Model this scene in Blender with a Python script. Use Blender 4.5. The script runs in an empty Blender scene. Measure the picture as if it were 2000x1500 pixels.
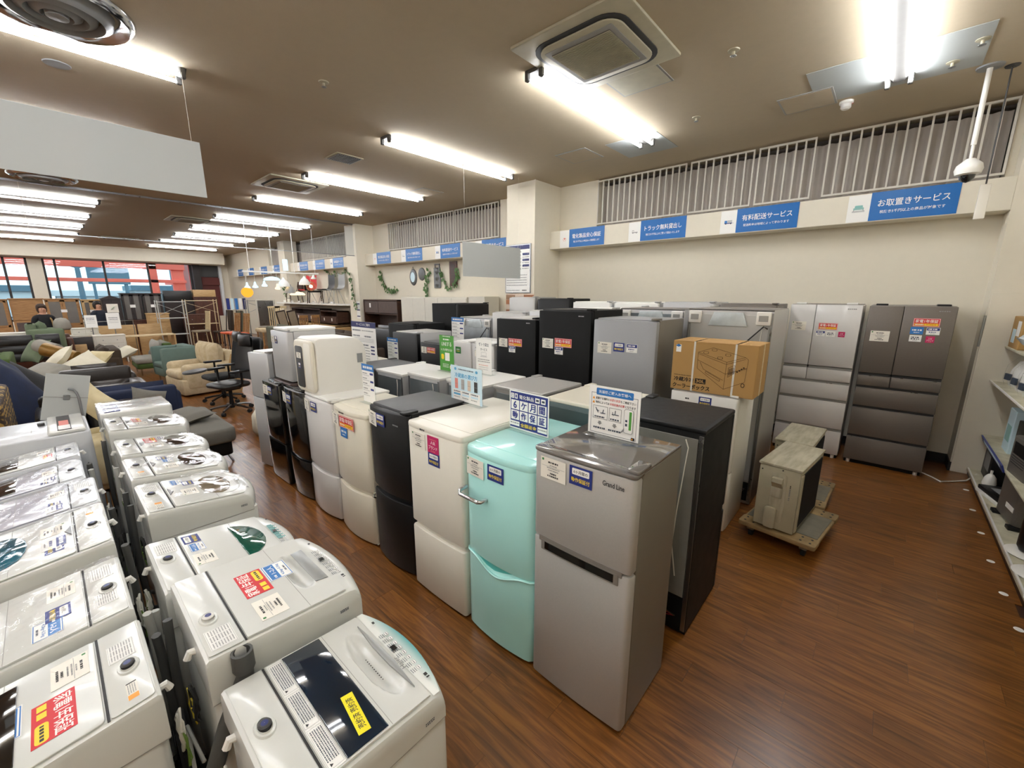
import bpy, bmesh, math, random
from mathutils import Vector, Matrix, Euler
random.seed(7)
PI = math.pi
SC = bpy.context.scene
COL = SC.collection

# ------------------------------------------------------------------ camera
cam_d = bpy.data.cameras.new('camera')
cam_d.sensor_width = 36.0
cam_d.lens = 36.0 * 808.0 / 2000.0
cam_d.clip_start = 0.02
cam_d.clip_end = 300
cam = bpy.data.objects.new('camera', cam_d)
COL.objects.link(cam)
cam.location = (0, 0, 1.9)
_yaw, _pit, _rol = math.radians(41.83), math.radians(12.18), math.radians(.11)
cam.rotation_euler = (Matrix.Rotation(_yaw, 3, 'Z') @ Matrix.Rotation(PI / 2 - _pit, 3, 'X') @ Matrix.Rotation(_rol, 3, 'Z')).to_euler()
SC.camera = cam

# ------------------------------------------------------------------ world, exposure
SC.view_settings.view_transform = 'Standard'
SC.view_settings.look = 'None'
SC.view_settings.gamma = 1.0
SC.view_settings.use_curve_mapping = False
SC.view_settings.exposure = 1.82
W = bpy.data.worlds.new('overcast_sky')
SC.world = W
W.use_nodes = True
_n = W.node_tree.nodes; _l = W.node_tree.links
_bg = _n['Background']
_tc = _n.new('ShaderNodeTexCoord'); _sep = _n.new('ShaderNodeSeparateXYZ')
_rmp = _n.new('ShaderNodeValToRGB')
_rmp.color_ramp.elements[0].position = 0.0; _rmp.color_ramp.elements[0].color = (0.50, 0.74, 0.86, 1)
_rmp.color_ramp.elements[1].position = 0.5; _rmp.color_ramp.elements[1].color = (0.62, 0.82, 0.92, 1)
_ns = _n.new('ShaderNodeTexNoise'); _ns.inputs['Scale'].default_value = 5
_mx = _n.new('ShaderNodeMixRGB'); _mx.blend_type = 'SOFT_LIGHT'; _mx.inputs[0].default_value = .5
_l.new(_tc.outputs['Generated'], _sep.inputs[0]); _l.new(_sep.outputs['Z'], _rmp.inputs[0])
_l.new(_tc.outputs['Generated'], _ns.inputs['Vector'])
_l.new(_rmp.outputs[0], _mx.inputs[1]); _l.new(_ns.outputs[0], _mx.inputs[2])
_l.new(_mx.outputs[0], _bg.inputs['Color'])
_bg.inputs['Strength'].default_value = .72
TUBE_STRENGTH = 16.0     # the fluorescent tubes light the shop
SC.cycles.use_light_tree = True
SC.cycles.max_bounces = 9
SC.cycles.diffuse_bounces = 5
SC.cycles.glossy_bounces = 3
SC.cycles.transmission_bounces = 4
SC.cycles.transparent_max_bounces = 12
SC.cycles.sample_clamp_indirect = 6.0
SC.cycles.caustics_reflective = False
SC.cycles.caustics_refractive = False

# ------------------------------------------------------------------ materials
def lin(h):
    if isinstance(h, str):
        h = h.lstrip('#'); c = [int(h[i:i + 2], 16) / 255 for i in (0, 2, 4)]
        return tuple(x / 12.92 if x <= .04045 else ((x + .055) / 1.055) ** 2.4 for x in c) + (1,)
    return tuple(h) + (1,)
MATS = {}
def mat(name, col, rough=.5, metal=0., noise=0., nscale=12., bump=0., bscale=60., spec=.5, coat=0., col2=None, alpha=1., trans=0., stretch=None, emit=0.):
    if name in MATS: return MATS[name]
    m = bpy.data.materials.new(name); m.use_nodes = True
    n = m.node_tree.nodes; l = m.node_tree.links; b = n['Principled BSDF']
    b.inputs['Base Color'].default_value = lin(col); b.inputs['Roughness'].default_value = rough
    b.inputs['Metallic'].default_value = metal; b.inputs['Specular IOR Level'].default_value = spec
    b.inputs['Coat Weight'].default_value = coat; b.inputs['Coat Roughness'].default_value = .06
    b.inputs['Alpha'].default_value = alpha; b.inputs['Transmission Weight'].default_value = trans
    if emit:
        b.inputs['Emission Color'].default_value = lin(col); b.inputs['Emission Strength'].default_value = emit
    tc = n.new('ShaderNodeTexCoord'); src = tc.outputs['Object']
    if stretch:
        mp = n.new('ShaderNodeMapping'); mp.inputs['Scale'].default_value = stretch
        l.new(src, mp.inputs['Vector']); src = mp.outputs[0]
    t = n.new('ShaderNodeTexNoise'); t.inputs['Scale'].default_value = nscale; t.inputs['Detail'].default_value = 4
    l.new(src, t.inputs['Vector'])
    c1 = lin(col); c2 = lin(col2) if col2 else tuple(x * (1 - noise) for x in c1[:3]) + (1,)
    if noise or col2:
        r = n.new('ShaderNodeValToRGB'); r.color_ramp.elements[0].position = .35; r.color_ramp.elements[1].position = .65
        r.color_ramp.elements[0].color = c2; r.color_ramp.elements[1].color = c1
        l.new(t.outputs[0], r.inputs[0]); l.new(r.outputs[0], b.inputs['Base Color'])
    mr = n.new('ShaderNodeMapRange'); mr.inputs[3].default_value = rough * .9; mr.inputs[4].default_value = min(1, rough * 1.12)
    l.new(t.outputs[0], mr.inputs[0]); l.new(mr.outputs[0], b.inputs['Roughness'])
    if bump:
        t2 = n.new('ShaderNodeTexNoise'); t2.inputs['Scale'].default_value = bscale; t2.inputs['Detail'].default_value = 3
        l.new(src, t2.inputs['Vector'])
        bp = n.new('ShaderNodeBump'); bp.inputs['Strength'].default_value = bump; bp.inputs['Distance'].default_value = .004
        l.new(t2.outputs[0], bp.inputs['Height']); l.new(bp.outputs[0], b.inputs['Normal'])
    MATS[name] = m
    return m
M = {}
def dm(k, *a, **kw): M[k] = mat(k, *a, **kw)
dm('wall_paint', '#e3dccb', .85, bump=.15, bscale=300, noise=.02)
dm('ceiling_paint', '#b9ab93', .9, bump=.3, bscale=220, noise=.03)
dm('ceiling_patch', '#adb1af', .8)
dm('white_enamel', '#e6e5e0', .34)
dm('cream_enamel', '#e9e5d9', .3, noise=.02)
dm('ivory_enamel', '#e2dccb', .3, noise=.02)
dm('washer_white', '#d3d4cf', .25, noise=.01, coat=.2)
dm('washer_grey', '#c9ccd0', .3, noise=.01, coat=.2)
dm('mint', '#b3ece8', .22, coat=.4, noise=.01)
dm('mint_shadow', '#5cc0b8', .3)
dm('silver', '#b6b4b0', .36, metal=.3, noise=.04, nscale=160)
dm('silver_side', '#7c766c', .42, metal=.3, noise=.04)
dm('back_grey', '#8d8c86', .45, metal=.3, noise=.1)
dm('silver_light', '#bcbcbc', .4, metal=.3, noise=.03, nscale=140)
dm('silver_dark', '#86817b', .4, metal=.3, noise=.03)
dm('dark_brown_metal', '#726b64', .36, metal=.25, noise=.05, nscale=140)
dm('pinkish_white', '#d6d4d2', .3, noise=.01, coat=.3)
dm('smoke_top', '#736f6b', .12, coat=1., noise=.1, nscale=4)
dm('black_gloss', '#0e0d0d', .1, coat=.8, noise=.1)
dm('black_matte', '#0c0c0c', .6, spec=.25, bump=.1, bscale=400, noise=.1)
dm('black_satin', '#101011', .42, spec=.35, noise=.1, nscale=30)
dm('dark_grey', '#3b3a3a', .5, noise=.05)
dm('top_charcoal', '#4a4a4b', .45, bump=.15, bscale=500, noise=.06)
dm('galv', '#8f979b', .35, metal=.75, noise=.2, nscale=3, bump=.1, bscale=8)
dm('galv_teal', '#5c6a6b', .4, metal=.5, noise=.15, nscale=3)
dm('chrome', '#c9cbce', .12, metal=1.)
dm('steel', '#9a9c9e', .28, metal=1.)
dm('plastic_white', '#e6e4de', .35)
dm('plastic_grey', '#8d8f90', .4)
dm('lamp_body', '#504e4b', .6)  # white fixtures, coloured dark grey to hold down the tube glow on them
dm('silver_mid', '#97989a', .4, metal=.25, noise=.03, nscale=140)
dm('scoop_grey', '#9c9e9c', .3, metal=.2)
dm('plastic_lgrey', '#bcbdbb', .35, metal=.2)
dm('rubber', '#141414', .7)
dm('gap', '#2a2a2b', .6)
dm('groove', '#9d9c98', .6)
dm('navy_glass', '#0a2238', .05, coat=1., noise=.5, nscale=3)
dm('green_glass', '#0d5a4a', .05, coat=1., noise=.25, nscale=3)
dm('smoke_glass', '#3a3330', .05, coat=1., noise=.2, nscale=3)
dm('champagne_glass', '#8b7f6c', .06, coat=1., noise=.2, nscale=3)
dm('teal_glass', '#1f6f86', .05, coat=1., noise=.3, nscale=3)
dm('black_glass', '#0a0a0b', .04, coat=1.)
dm('lilac_plastic', '#b9b9c4', .25, coat=.4)
dm('hose_grey', '#4c4c4a', .6, bump=.3)
dm('hose_lgrey', '#b3b3ad', .5)
dm('cord_white', '#d9d6cc', .5)
dm('cord_yellow', '#c8b12e', .5)
dm('cord_green', '#5d7a2a', .5)
dm('cord_black', '#191919', .5)
dm('inlet_blue', '#25306f', .3)
# print
dm('p_white', '#f1f0ec', .45); dm('p_navy', '#20317f', .4); dm('p_dnavy', '#232a63', .4); dm('p_blue', '#2f77bf', .4)
dm('p_black', '#222222', .5); dm('p_grey', '#8b8b8b', .5); dm('p_red', '#d3202b', .4); dm('p_yellow', '#f2d32a', .4)
dm('p_orange', '#ee9a20', .4); dm('p_mag', '#c21b62', .4); dm('p_green', '#4f9a3d', .4); dm('p_lblue', '#cde5ef', .45)
dm('p_mblue', '#57a5cf', .45); dm('p_sign', '#0768b4', .35); dm('p_teal', '#8db9b4', .5); dm('p_pink', '#e0897f', .5)
dm('p_aqua', '#7fb8b4', .35); dm('p_cream', '#ebe6da', .45); dm('p_key', '#3b4656', .5); dm('p_vyellow', '#f2e21a', .4)
dm('p_lgrey', '#bdbdbd', .5); dm('p_dgreen', '#2e7d3c', .4)
# wood, cloth
dm('oak', '#a97f4d', .5, col2='#8d6438', nscale=6, stretch=(1, 1, 12), bump=.05)
dm('light_oak', '#c9a877', .5, col2='#b18f5e', nscale=6, stretch=(1, 1, 12))
dm('pale_wood', '#d9c7a2', .5, col2='#c6b189', nscale=8, stretch=(1, 1, 10))
dm('walnut', '#4a2f20', .42, col2='#35211a', nscale=6, stretch=(1, 1, 10))
dm('dark_wood', '#2b1c18', .4, col2='#1c1210', nscale=6, stretch=(1, 1, 10))
dm('red_wood', '#5c3320', .4, col2='#42221a', nscale=5, stretch=(1, 10, 1))
dm('grey_wood', '#5a4a44', .5, col2='#473a36', nscale=6, stretch=(10, 1, 1))
dm('dolly_wood', '#a58c62', .75, col2='#7d6a4a', nscale=7, bump=.3, bscale=60)
dm('dolly_mat', '#7f7a6c', .85, bump=.5, bscale=150, noise=.2)
dm('white_wood', '#dcd8cc', .5, noise=.03)
dm('carton', '#b48d55', .8, noise=.05, nscale=5)
dm('carton_ink', '#4a3722', .8); dm('carton_black', '#1d1712', .8)
dm('cloth_grey', '#77746c', .9, bump=.3, bscale=500, noise=.08, nscale=60)
dm('cloth_lgrey', '#9a978e', .9, bump=.3, bscale=500, noise=.08)
dm('cloth_beige', '#c9b99a', .92, col2='#bba987', nscale=14, bump=.3, bscale=120)
dm('cloth_cream', '#d8cba6', .9, col2='#c9ba92', nscale=8, bump=.4, bscale=25)
dm('cloth_white', '#dcd6c2', .9, noise=.05, bump=.3, bscale=20)
dm('cloth_navy', '#1b2744', .85, col2='#141d36', nscale=7, bump=.5, bscale=16)
dm('cloth_green', '#4a5f2c', .9, noise=.15, bump=.2, bscale=200)
dm('cloth_sage', '#6d7b62', .9, noise=.1)
dm('cloth_teal', '#667a72', .9, noise=.08, bump=.2, bscale=200)
dm('cloth_brown', '#3f3226', .9, noise=.12)
dm('cloth_taupe', '#8f8371', .9, noise=.1)
dm('cloth_olive', '#5a5b4a', .9, noise=.1)
dm('leather_black', '#1c1b1b', .35, bump=.2, bscale=90, noise=.1)
dm('leather_brown', '#2c2622', .32, bump=.25, bscale=40, noise=.15)
dm('leather_orange', '#c9562a', .5, noise=.06)
dm('satin_gold', '#8c6a31', .3, metal=.3, noise=.2)
dm('mesh_black', '#161718', .8, bump=.4, bscale=300)
dm('skin', '#b98a70', .55); dm('hair_brown', '#3a2618', .6); dm('hair_black', '#17120f', .55)
dm('coat_black', '#14151a', .85); dm('coat_navy', '#1b2130', .85); dm('strap_tan', '#9a7c4e', .8)
dm('red_paint', '#ff7a68', .6); dm('ext_white', '#d9dde0', .7); dm('ext_dark', '#5c7888', .7); dm('asphalt', '#5a5c5e', .9)
dm('dark_frame', '#241a18', .5); dm('dark_red', '#5f2620', .6)
dm('leaf', '#51743c', .6, noise=.25, nscale=30); dm('stem', '#6b5a3a', .7)
dm('acu_white', '#b9b39b', .55, noise=.1, nscale=9, bump=.1, bscale=30)
dm('acu_top', '#bdb8a4', .6, col2='#a39c86', nscale=5, stretch=(6, 1, 1))
dm('fin', '#3a3b3c', .5, metal=.6)
dm('grille_white', '#d8d4ca', .45)
dm('curtain_grey', '#b9b2ab', .8, noise=.12, nscale=3)
dm('recess_dark', '#5d5753', .85, noise=.2, nscale=3)
dm('board_blank', '#b9bcba', .6, noise=.01)
dm('pewter', '#6f7070', .4, metal=.5, noise=.2)
dm('brick_red', '#a8704f', .85, noise=.25, nscale=20); dm('brick_pale', '#dcc9b6', .85, noise=.12, nscale=20); dm('brick_grey', '#b8b5a8', .85, noise=.12, nscale=20)
dm('brick_tan', '#9c7c62', .85, noise=.2, nscale=20)
dm('foil', '#c9d0d4', .3, metal=.85, noise=.2, nscale=6, bump=.3, bscale=14)
dm('heater_grey', '#77726c', .45, metal=.4, noise=.1, nscale=120)
dm('poly_bag', '#c9d2d4', .2, noise=.2)
dm('baseboard', '#191513', .6)
dm('lcd_dark', '#111111', .2)
dm('shelf_cream', '#cfcab2', .6, col2='#b7b197', nscale=9)
def emis(name, col, s):
    m = bpy.data.materials.new(name); m.use_nodes = True
    n = m.node_tree.nodes; n.remove(n['Principled BSDF']); e = n.new('ShaderNodeEmission')
    e.inputs[0].default_value = lin(col); e.inputs[1].default_value = s
    m.node_tree.links.new(e.outputs[0], n['Material Output'].inputs[0]); M[name] = m; return m
emis('tube_glow', (1.0, 1.02, 1.05), TUBE_STRENGTH)
emis('bulb_glow', (1.0, .72, .35), 4)
emis('shade_orange', (1.0, .30, .03), .55)
emis('shade_cool', (.55, .85, 1.0), .5)
emis('shade_warm', (1.0, .74, .45), .55)
def glassy(name, col, t, rough=.03, ior=1.45):
    m = bpy.data.materials.new(name); m.use_nodes = True
    n = m.node_tree.nodes; l = m.node_tree.links; n.remove(n['Principled BSDF'])
    a = n.new('ShaderNodeBsdfTransparent'); a.inputs[0].default_value = lin(col)
    g = n.new('ShaderNodeBsdfGlossy'); g.inputs['Roughness'].default_value = rough
    fr = n.new('ShaderNodeFresnel'); fr.inputs[0].default_value = ior
    ad = n.new('ShaderNodeMath'); ad.operation = 'ADD'; ad.inputs[1].default_value = t
    ge = n.new('ShaderNodeNewGeometry'); iv = n.new('ShaderNodeMath'); iv.operation = 'SUBTRACT'; iv.inputs[0].default_value = 1.; l.new(ge.outputs['Backfacing'], iv.inputs[1]); ml = n.new('ShaderNodeMath'); ml.operation = 'MULTIPLY'; l.new(iv.outputs[0], ml.inputs[1])
    x = n.new('ShaderNodeMixShader'); l.new(fr.outputs[0], ad.inputs[0]); l.new(ad.outputs[0], ml.inputs[0]); l.new(ml.outputs[0], x.inputs[0]); l.new(a.outputs[0], x.inputs[1]); l.new(g.outputs[0], x.inputs[2])
    l.new(x.outputs[0], n['Material Output'].inputs[0]); M[name] = m; return m
glassy('acrylic', (.93, .95, .95), .03)
glassy('film', (1., 1., 1.), .0, .06, 1.28)
glassy('smoke_screen_glass', (.86, .88, .90), .0, .02)
glassy('pane', (.95, .97, .97), .0, .02)
glassy('lampglass', (.9, .85, .8), .05)
# floor: printed wood planks
def floor_mat():
    m = bpy.data.materials.new('plank_vinyl'); m.use_nodes = True
    n = m.node_tree.nodes; l = m.node_tree.links; b = n['Principled BSDF']
    geo = n.new('ShaderNodeNewGeometry'); oi = n.new('ShaderNodeObjectInfo')
    add = n.new('ShaderNodeMath'); add.operation = 'ADD'; l.new(geo.outputs['Random Per Island'], add.inputs[0]); l.new(oi.outputs['Random'], add.inputs[1])
    mul = n.new('ShaderNodeMath'); mul.operation = 'MULTIPLY'; mul.inputs[1].default_value = 37.; l.new(add.outputs[0], mul.inputs[0])
    cm = n.new('ShaderNodeCombineXYZ'); l.new(mul.outputs[0], cm.inputs[0]); l.new(mul.outputs[0], cm.inputs[2])
    va = n.new('ShaderNodeVectorMath'); va.operation = 'ADD'; l.new(geo.outputs['Position'], va.inputs[0]); l.new(cm.outputs[0], va.inputs[1])
    mp = n.new('ShaderNodeMapping'); mp.inputs['Scale'].default_value = (1.3, 16, 1); l.new(va.outputs[0], mp.inputs[0])
    t = n.new('ShaderNodeTexNoise'); t.inputs['Scale'].default_value = 2.2; t.inputs['Detail'].default_value = 7; t.inputs['Distortion'].default_value = 1.2
    l.new(mp.outputs[0], t.inputs['Vector'])
    r = n.new('ShaderNodeValToRGB'); e = r.color_ramp.elements
    e[0].position = .3; e[0].color = lin('#5a3512'); e[1].position = .72; e[1].color = lin('#96622a')
    k = e.new(.5); k.color = lin('#7a4b20')
    l.new(t.outputs[0], r.inputs[0])
    hs = n.new('ShaderNodeHueSaturation'); mr = n.new('ShaderNodeMapRange'); fr = n.new('ShaderNodeMath'); fr.operation = 'FRACT'
    l.new(add.outputs[0], fr.inputs[0]); l.new(fr.outputs[0], mr.inputs[0]); mr.inputs[3].default_value = .86; mr.inputs[4].default_value = 1.12
    l.new(mr.outputs[0], hs.inputs['Value']); l.new(r.outputs[0], hs.inputs['Color']); l.new(hs.outputs[0], b.inputs['Base Color'])
    b.inputs['Roughness'].default_value = .3
    b.inputs['Coat Weight'].default_value = .25; b.inputs['Coat Roughness'].default_value = .22
    bp = n.new('ShaderNodeBump'); bp.inputs['Strength'].default_value = .12; bp.inputs['Distance'].default_value = .002
    l.new(t.outputs[0], bp.inputs['Height']); l.new(bp.outputs[0], b.inputs['Normal'])
    M['plank_vinyl'] = m
floor_mat()
def ornate_mat():
    m = mat('ornate_cloth', '#8b6a2e', .75); n = m.node_tree.nodes; l = m.node_tree.links
    w = n.new('ShaderNodeTexVoronoi'); w.inputs['Scale'].default_value = 9; w.feature = 'DISTANCE_TO_EDGE'
    w2 = n.new('ShaderNodeTexWave'); w2.wave_type = 'RINGS'; w2.inputs['Scale'].default_value = 7; w2.inputs['Distortion'].default_value = 5
    x = n.new('ShaderNodeMath'); x.operation = 'MULTIPLY'; tc = n.new('ShaderNodeTexCoord')
    l.new(tc.outputs['Object'], w.inputs[0]); l.new(tc.outputs['Object'], w2.inputs[0])
    l.new(w.outputs[0], x.inputs[0]); l.new(w2.outputs[1], x.inputs[1])
    r = n.new('ShaderNodeValToRGB'); r.color_ramp.elements[0].position = .03; r.color_ramp.elements[0].color = lin('#2f1d10')
    r.color_ramp.elements[1].position = .13; r.color_ramp.elements[1].color = lin('#a98743')
    l.new(x.outputs[0], r.inputs[0]); l.new(r.outputs[0], n['Principled BSDF'].inputs['Base Color']); M['ornate'] = m
ornate_mat()
def panel_fade():   # control panel print: white that turns to teal towards its front edge, printed on the part
    m = mat('teal_fade_print', '#e9ebe6', .25); n = m.node_tree.nodes; l = m.node_tree.links
    tc = n.new('ShaderNodeTexCoord'); s = n.new('ShaderNodeSeparateXYZ'); l.new(tc.outputs['Generated'], s.inputs[0])
    r = n.new('ShaderNodeValToRGB'); r.color_ramp.elements[0].position = .05; r.color_ramp.elements[0].color = lin('#5fa3a3')
    r.color_ramp.elements[1].position = .75; r.color_ramp.elements[1].color = lin('#e9ebe6')
    l.new(s.outputs['Y'], r.inputs[0]); l.new(r.outputs[0], n['Principled BSDF'].inputs['Base Color']); M['teal_fade'] = m
panel_fade()
# ------------------------------------------------------------------ mesh helpers
class MB:
    def __init__(s): s.v = []; s.f = []; s.m = []; s.mats = []
    def mi(s, k):
        if k not in s.mats: s.mats.append(k)
        return s.mats.index(k)
    def add(s, vs, fs, k):
        o = len(s.v); i = s.mi(k); s.v += [tuple(v) for v in vs]
        for f in fs: s.f.append([o + a for a in f]); s.m.append(i)
        return s
    def addbm(s, bm, k):
        bm.verts.index_update()
        s.add([v.co[:] for v in bm.verts], [[v.index for v in f.verts] for f in bm.faces], k); bm.free(); return s
    def box(s, x0, y0, z0, x1, y1, z1, k, r=0., seg=2):
        if r <= 0:
            v = [(x, y, z) for z in (z0, z1) for y in (y0, y1) for x in (x0, x1)]
            return s.add(v, [(0, 2, 3, 1), (4, 5, 7, 6), (0, 1, 5, 4), (2, 6, 7, 3), (0, 4, 6, 2), (1, 3, 7, 5)], k)
        bm = bmesh.new(); bmesh.ops.create_cube(bm, size=1)
        for v in bm.verts: v.co = Vector(((x0 + x1) / 2 + v.co.x * (x1 - x0), (y0 + y1) / 2 + v.co.y * (y1 - y0), (z0 + z1) / 2 + v.co.z * (z1 - z0)))
        r = min(r, abs(x1 - x0) * .49, abs(y1 - y0) * .49, abs(z1 - z0) * .49)
        bmesh.ops.bevel(bm, geom=bm.edges[:], offset=r, segments=seg, affect='EDGES', profile=.5)
        return s.addbm(bm, k)
    def rings(s, rs, k, cap=True, closed=True):
        n = len(rs[0]); v = [p for r in rs for p in r]; f = []
        for i in range(len(rs) - 1):
            for j in range(n if closed else n - 1):
                a, b = i * n + j, i * n + (j + 1) % n
                f.append((a, b, b + n, a + n))
        if cap: f.append(tuple(range(n))[::-1]); f.append(tuple((len(rs) - 1) * n + j for j in range(n)))
        return s.add(v, f, k)
    def prism(s, poly, z0, z1, k, e=0.):
        """polygon (x,y), counter-clockwise, extruded z0..z1 with a small chamfer e"""
        if e <= 0: return s.rings([[(x, y, z0) for x, y in poly], [(x, y, z1) for x, y in poly]], k)
        p2 = offset(poly, e); g = .3 * e
        p3 = offset(poly, g)
        return s.rings([[(x, y, z0) for x, y in p2], [(x, y, z0 + g) for x, y in p3], [(x, y, z0 + e) for x, y in poly], [(x, y, z1 - e) for x, y in poly], [(x, y, z1 - g) for x, y in p3], [(x, y, z1) for x, y in p2]], k)
    def cyl(s, p0, p1, r0, r1=None, k='', n=12, cap=True):
        r1 = r0 if r1 is None else r1; p0 = Vector(p0); p1 = Vector(p1); d = (p1 - p0).normalized()
        a = d.orthogonal().normalized(); b = d.cross(a)
        rs = [[p + (a * math.cos(t) + b * math.sin(t)) * r for t in [2 * PI * i / n for i in range(n)]] for p, r in ((p0, r0), (p1, r1))]
        return s.rings(rs, k, cap)
    def tube(s, pts, r, k, n=6):
        pts = [Vector(p) for p in pts]; rs = []; a = None
        for i, p in enumerate(pts):
            d = (pts[min(i + 1, len(pts) - 1)] - pts[max(i - 1, 0)]).normalized()
            if a is None: a = d.orthogonal().normalized()
            a = (a - d * a.dot(d)).normalized(); b = d.cross(a)
            rs.append([p + (a * math.cos(t) + b * math.sin(t)) * r for t in [2 * PI * j / n for j in range(n)]])
        return s.rings(rs, k)
    def lathe(s, prof, k, n=20, c=(0, 0, 0), sx=1., sy=1., cap=False):
        rs = [[(c[0] + r * sx * math.cos(2 * PI * j / n), c[1] + r * sy * math.sin(2 * PI * j / n), c[2] + z) for j in range(n)] for r, z in prof]
        return s.rings(rs, k, cap)
    def grid(s, fn, nu, nv, k):
        v = [fn(i / nu, j / nv) for j in range(nv + 1) for i in range(nu + 1)]
        return s.add(v, [(j * (nu + 1) + i, j * (nu + 1) + i + 1, (j + 1) * (nu + 1) + i + 1, (j + 1) * (nu + 1) + i) for j in range(nv) for i in range(nu)], k)
    def pillow(s, c, w, d, h, k, n=8, ax='z', pinch=.0, rot=0.):
        def P(u, v, sg):
            x, y = 2 * u - 1, 2 * v - 1
            e = (1 - abs(x) ** 3.0) * (1 - abs(y) ** 3.0)
            kx = 1 - pinch * (1 - abs(y) ** 2) if pinch else 1; ky = 1 - pinch * (1 - abs(x) ** 2) if pinch else 1
            p = Vector((x * w / 2 * kx, y * d / 2 * ky, sg * h / 2 * max(e, 0) ** .5))
            if ax == 'x': p = Vector((p.z, p.x, p.y))
            elif ax == 'y': p = Vector((p.x, p.z, p.y))
            if rot: p = Matrix.Rotation(rot, 3, 'Z') @ p
            return p + Vector(c)
        s.grid(lambda u, v: P(u, v, 1), n, n, k)
        o = len(s.f); s.grid(lambda u, v: P(u, v, -1), n, n, k)
        for i in range(o, len(s.f)): s.f[i] = s.f[i][::-1]
        return s
    def text(s, st, x, y, h, k, w=None, z=0., cx=True, rot=0.):
        tv, tf, bw, bh = TEXT(st); sc = h / bh; sx = sc if w is None else w / bw
        ox = x - (bw * sx / 2 if cx else 0); oy = y - h / 2
        vs = [(ox + a * sx, oy + b * sc, z) for a, b in tv]
        return s.add(vs, tf, k)
    def mesh(s, name, smooth=30, weld=False):
        me = bpy.data.meshes.new(name); me.from_pydata(s.v, [], s.f)
        for k in s.mats: me.materials.append(M[k])
        me.polygons.foreach_set('material_index', s.m)
        if smooth or weld:
            bm = bmesh.new(); bm.from_mesh(me)
            if weld: bmesh.ops.remove_doubles(bm, verts=bm.verts, dist=1e-4)
            lim = math.radians(smooth)
            for f in bm.faces: f.smooth = True
            for e in bm.edges:
                if len(e.link_faces) == 2:
                    try: e.smooth = e.calc_face_angle() < lim
                    except Exception: pass
            bm.to_mesh(me); bm.free()
        me.validate(); me.update(); return me
    def obj(s, name, parent=None, loc=(0, 0, 0), rot=(0, 0, 0), smooth=30, weld=False, mtx=None, **props):
        return link(name, s.mesh(name, smooth, weld), parent, loc, rot, mtx, **props)
def offset(poly, e):
    n = len(poly); out = []
    for i in range(n):
        p0, p1, p2 = poly[i - 1], poly[i], poly[(i + 1) % n]
        d1 = Vector((p1[0] - p0[0], p1[1] - p0[1])); d2 = Vector((p2[0] - p1[0], p2[1] - p1[1]))
        d1 = d1.normalized() if d1.length > 1e-9 else Vector((1, 0)); d2 = d2.normalized() if d2.length > 1e-9 else d1
        n1 = Vector((-d1.y, d1.x)); n2 = Vector((-d2.y, d2.x)); m = n1 + n2
        m = m / max(m.length_squared / 2, .5)
        out.append((p1[0] + m.x * e, p1[1] + m.y * e))
    return out
def link(name, data, parent=None, loc=(0, 0, 0), rot=(0, 0, 0), mtx=None, **props):
    o = bpy.data.objects.new(name, data); COL.objects.link(o)
    if mtx is not None: o.matrix_local = mtx
    else: o.location = loc; o.rotation_euler = rot
    if parent: o.parent = parent
    for k, v in props.items():
        if v is not None: o[k] = v
    return o
def tag(o, label, cat, group=None):
    o['label'] = label; o['category'] = cat
    if group: o['group'] = group
    return o
def thing(name, label, cat, loc=(0, 0, 0), rz=0., group=None):
    o = bpy.data.objects.new(name, None); COL.objects.link(o); o.empty_display_size = .1
    o.location = loc; o.rotation_euler = (0, 0, rz)
    return tag(o, label, cat, group)
def single(mb, name, label, cat, loc=(0, 0, 0), rot=(0, 0, 0), group=None, **kw):
    return tag(mb.obj(name, None, loc, rot, **kw), label, cat, group)
def struct(mb, name, **kw):
    o = mb.obj(name, **kw); o['kind'] = 'structure'; return o
def rrect(x0, y0, x1, y1, r, n=4):
    p = []
    for cx, cy, a in ((x1 - r, y0 + r, -90), (x1 - r, y1 - r, 0), (x0 + r, y1 - r, 90), (x0 + r, y0 + r, 180)):
        for i in range(n + 1):
            t = math.radians(a + 90 * i / n); p.append((cx + r * math.cos(t), cy + r * math.sin(t)))
    return p
# ---- text as flat meshes, cached
_T = {}
def TEXT(st):
    if st not in _T:
        c = bpy.data.curves.new('t', 'FONT'); c.body = st; c.size = 1; c.resolution_u = 2; c.offset = .011
        o = bpy.data.objects.new('t', c); COL.objects.link(o)
        dg = bpy.context.evaluated_depsgraph_get(); ev = o.evaluated_get(dg); me = ev.to_mesh()
        v = [(a.co.x, a.co.y) for a in me.vertices]; f = [list(p.vertices) for p in me.polygons]
        ev.to_mesh_clear(); bpy.data.objects.remove(o); bpy.data.curves.remove(c)
        if not v: v = [(0, 0), (1, 0), (1, 1)]; f = [[0, 1, 2]]
        x0 = min(a for a, b in v); y0 = min(b for a, b in v); x1 = max(a for a, b in v); y1 = max(b for a, b in v)
        _T[st] = ([(a - x0, b - y0) for a, b in v], f, x1 - x0, y1 - y0)
    return _T[st]
for _s in ('6ヶ月間の 動作保証付 家電1年保証 1-2人 4.2kg~5.5kg 人気 ブランド 電化製品 電化製品安心保証 税抜き5千円以上の商品は6ヶ月間保証します トラック無料貸出し 税抜き5千円以上のご購入で貸出いたします 有料配送サービス 配送料金は地域によって変わります お取置きサービス 税抜き5千円以上の商品が対象です 6 ケ 月 間 動 作 保 証 全額返金 冷蔵庫の選び方 サービスのご案内 LINEする トクが貯まる! 軽トラ貸出 サービス 冷蔵冷凍 クーラーボックス 30L Haier 洗濯機ご購入お客様へ').split(): TEXT(_s)
for _s in ('Grand Line', '設置する場所の', '水漏れ状況', 'をご確認下さい', '物件によっては', '水栓交換が必要', 'になります'): TEXT(_s)
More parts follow.
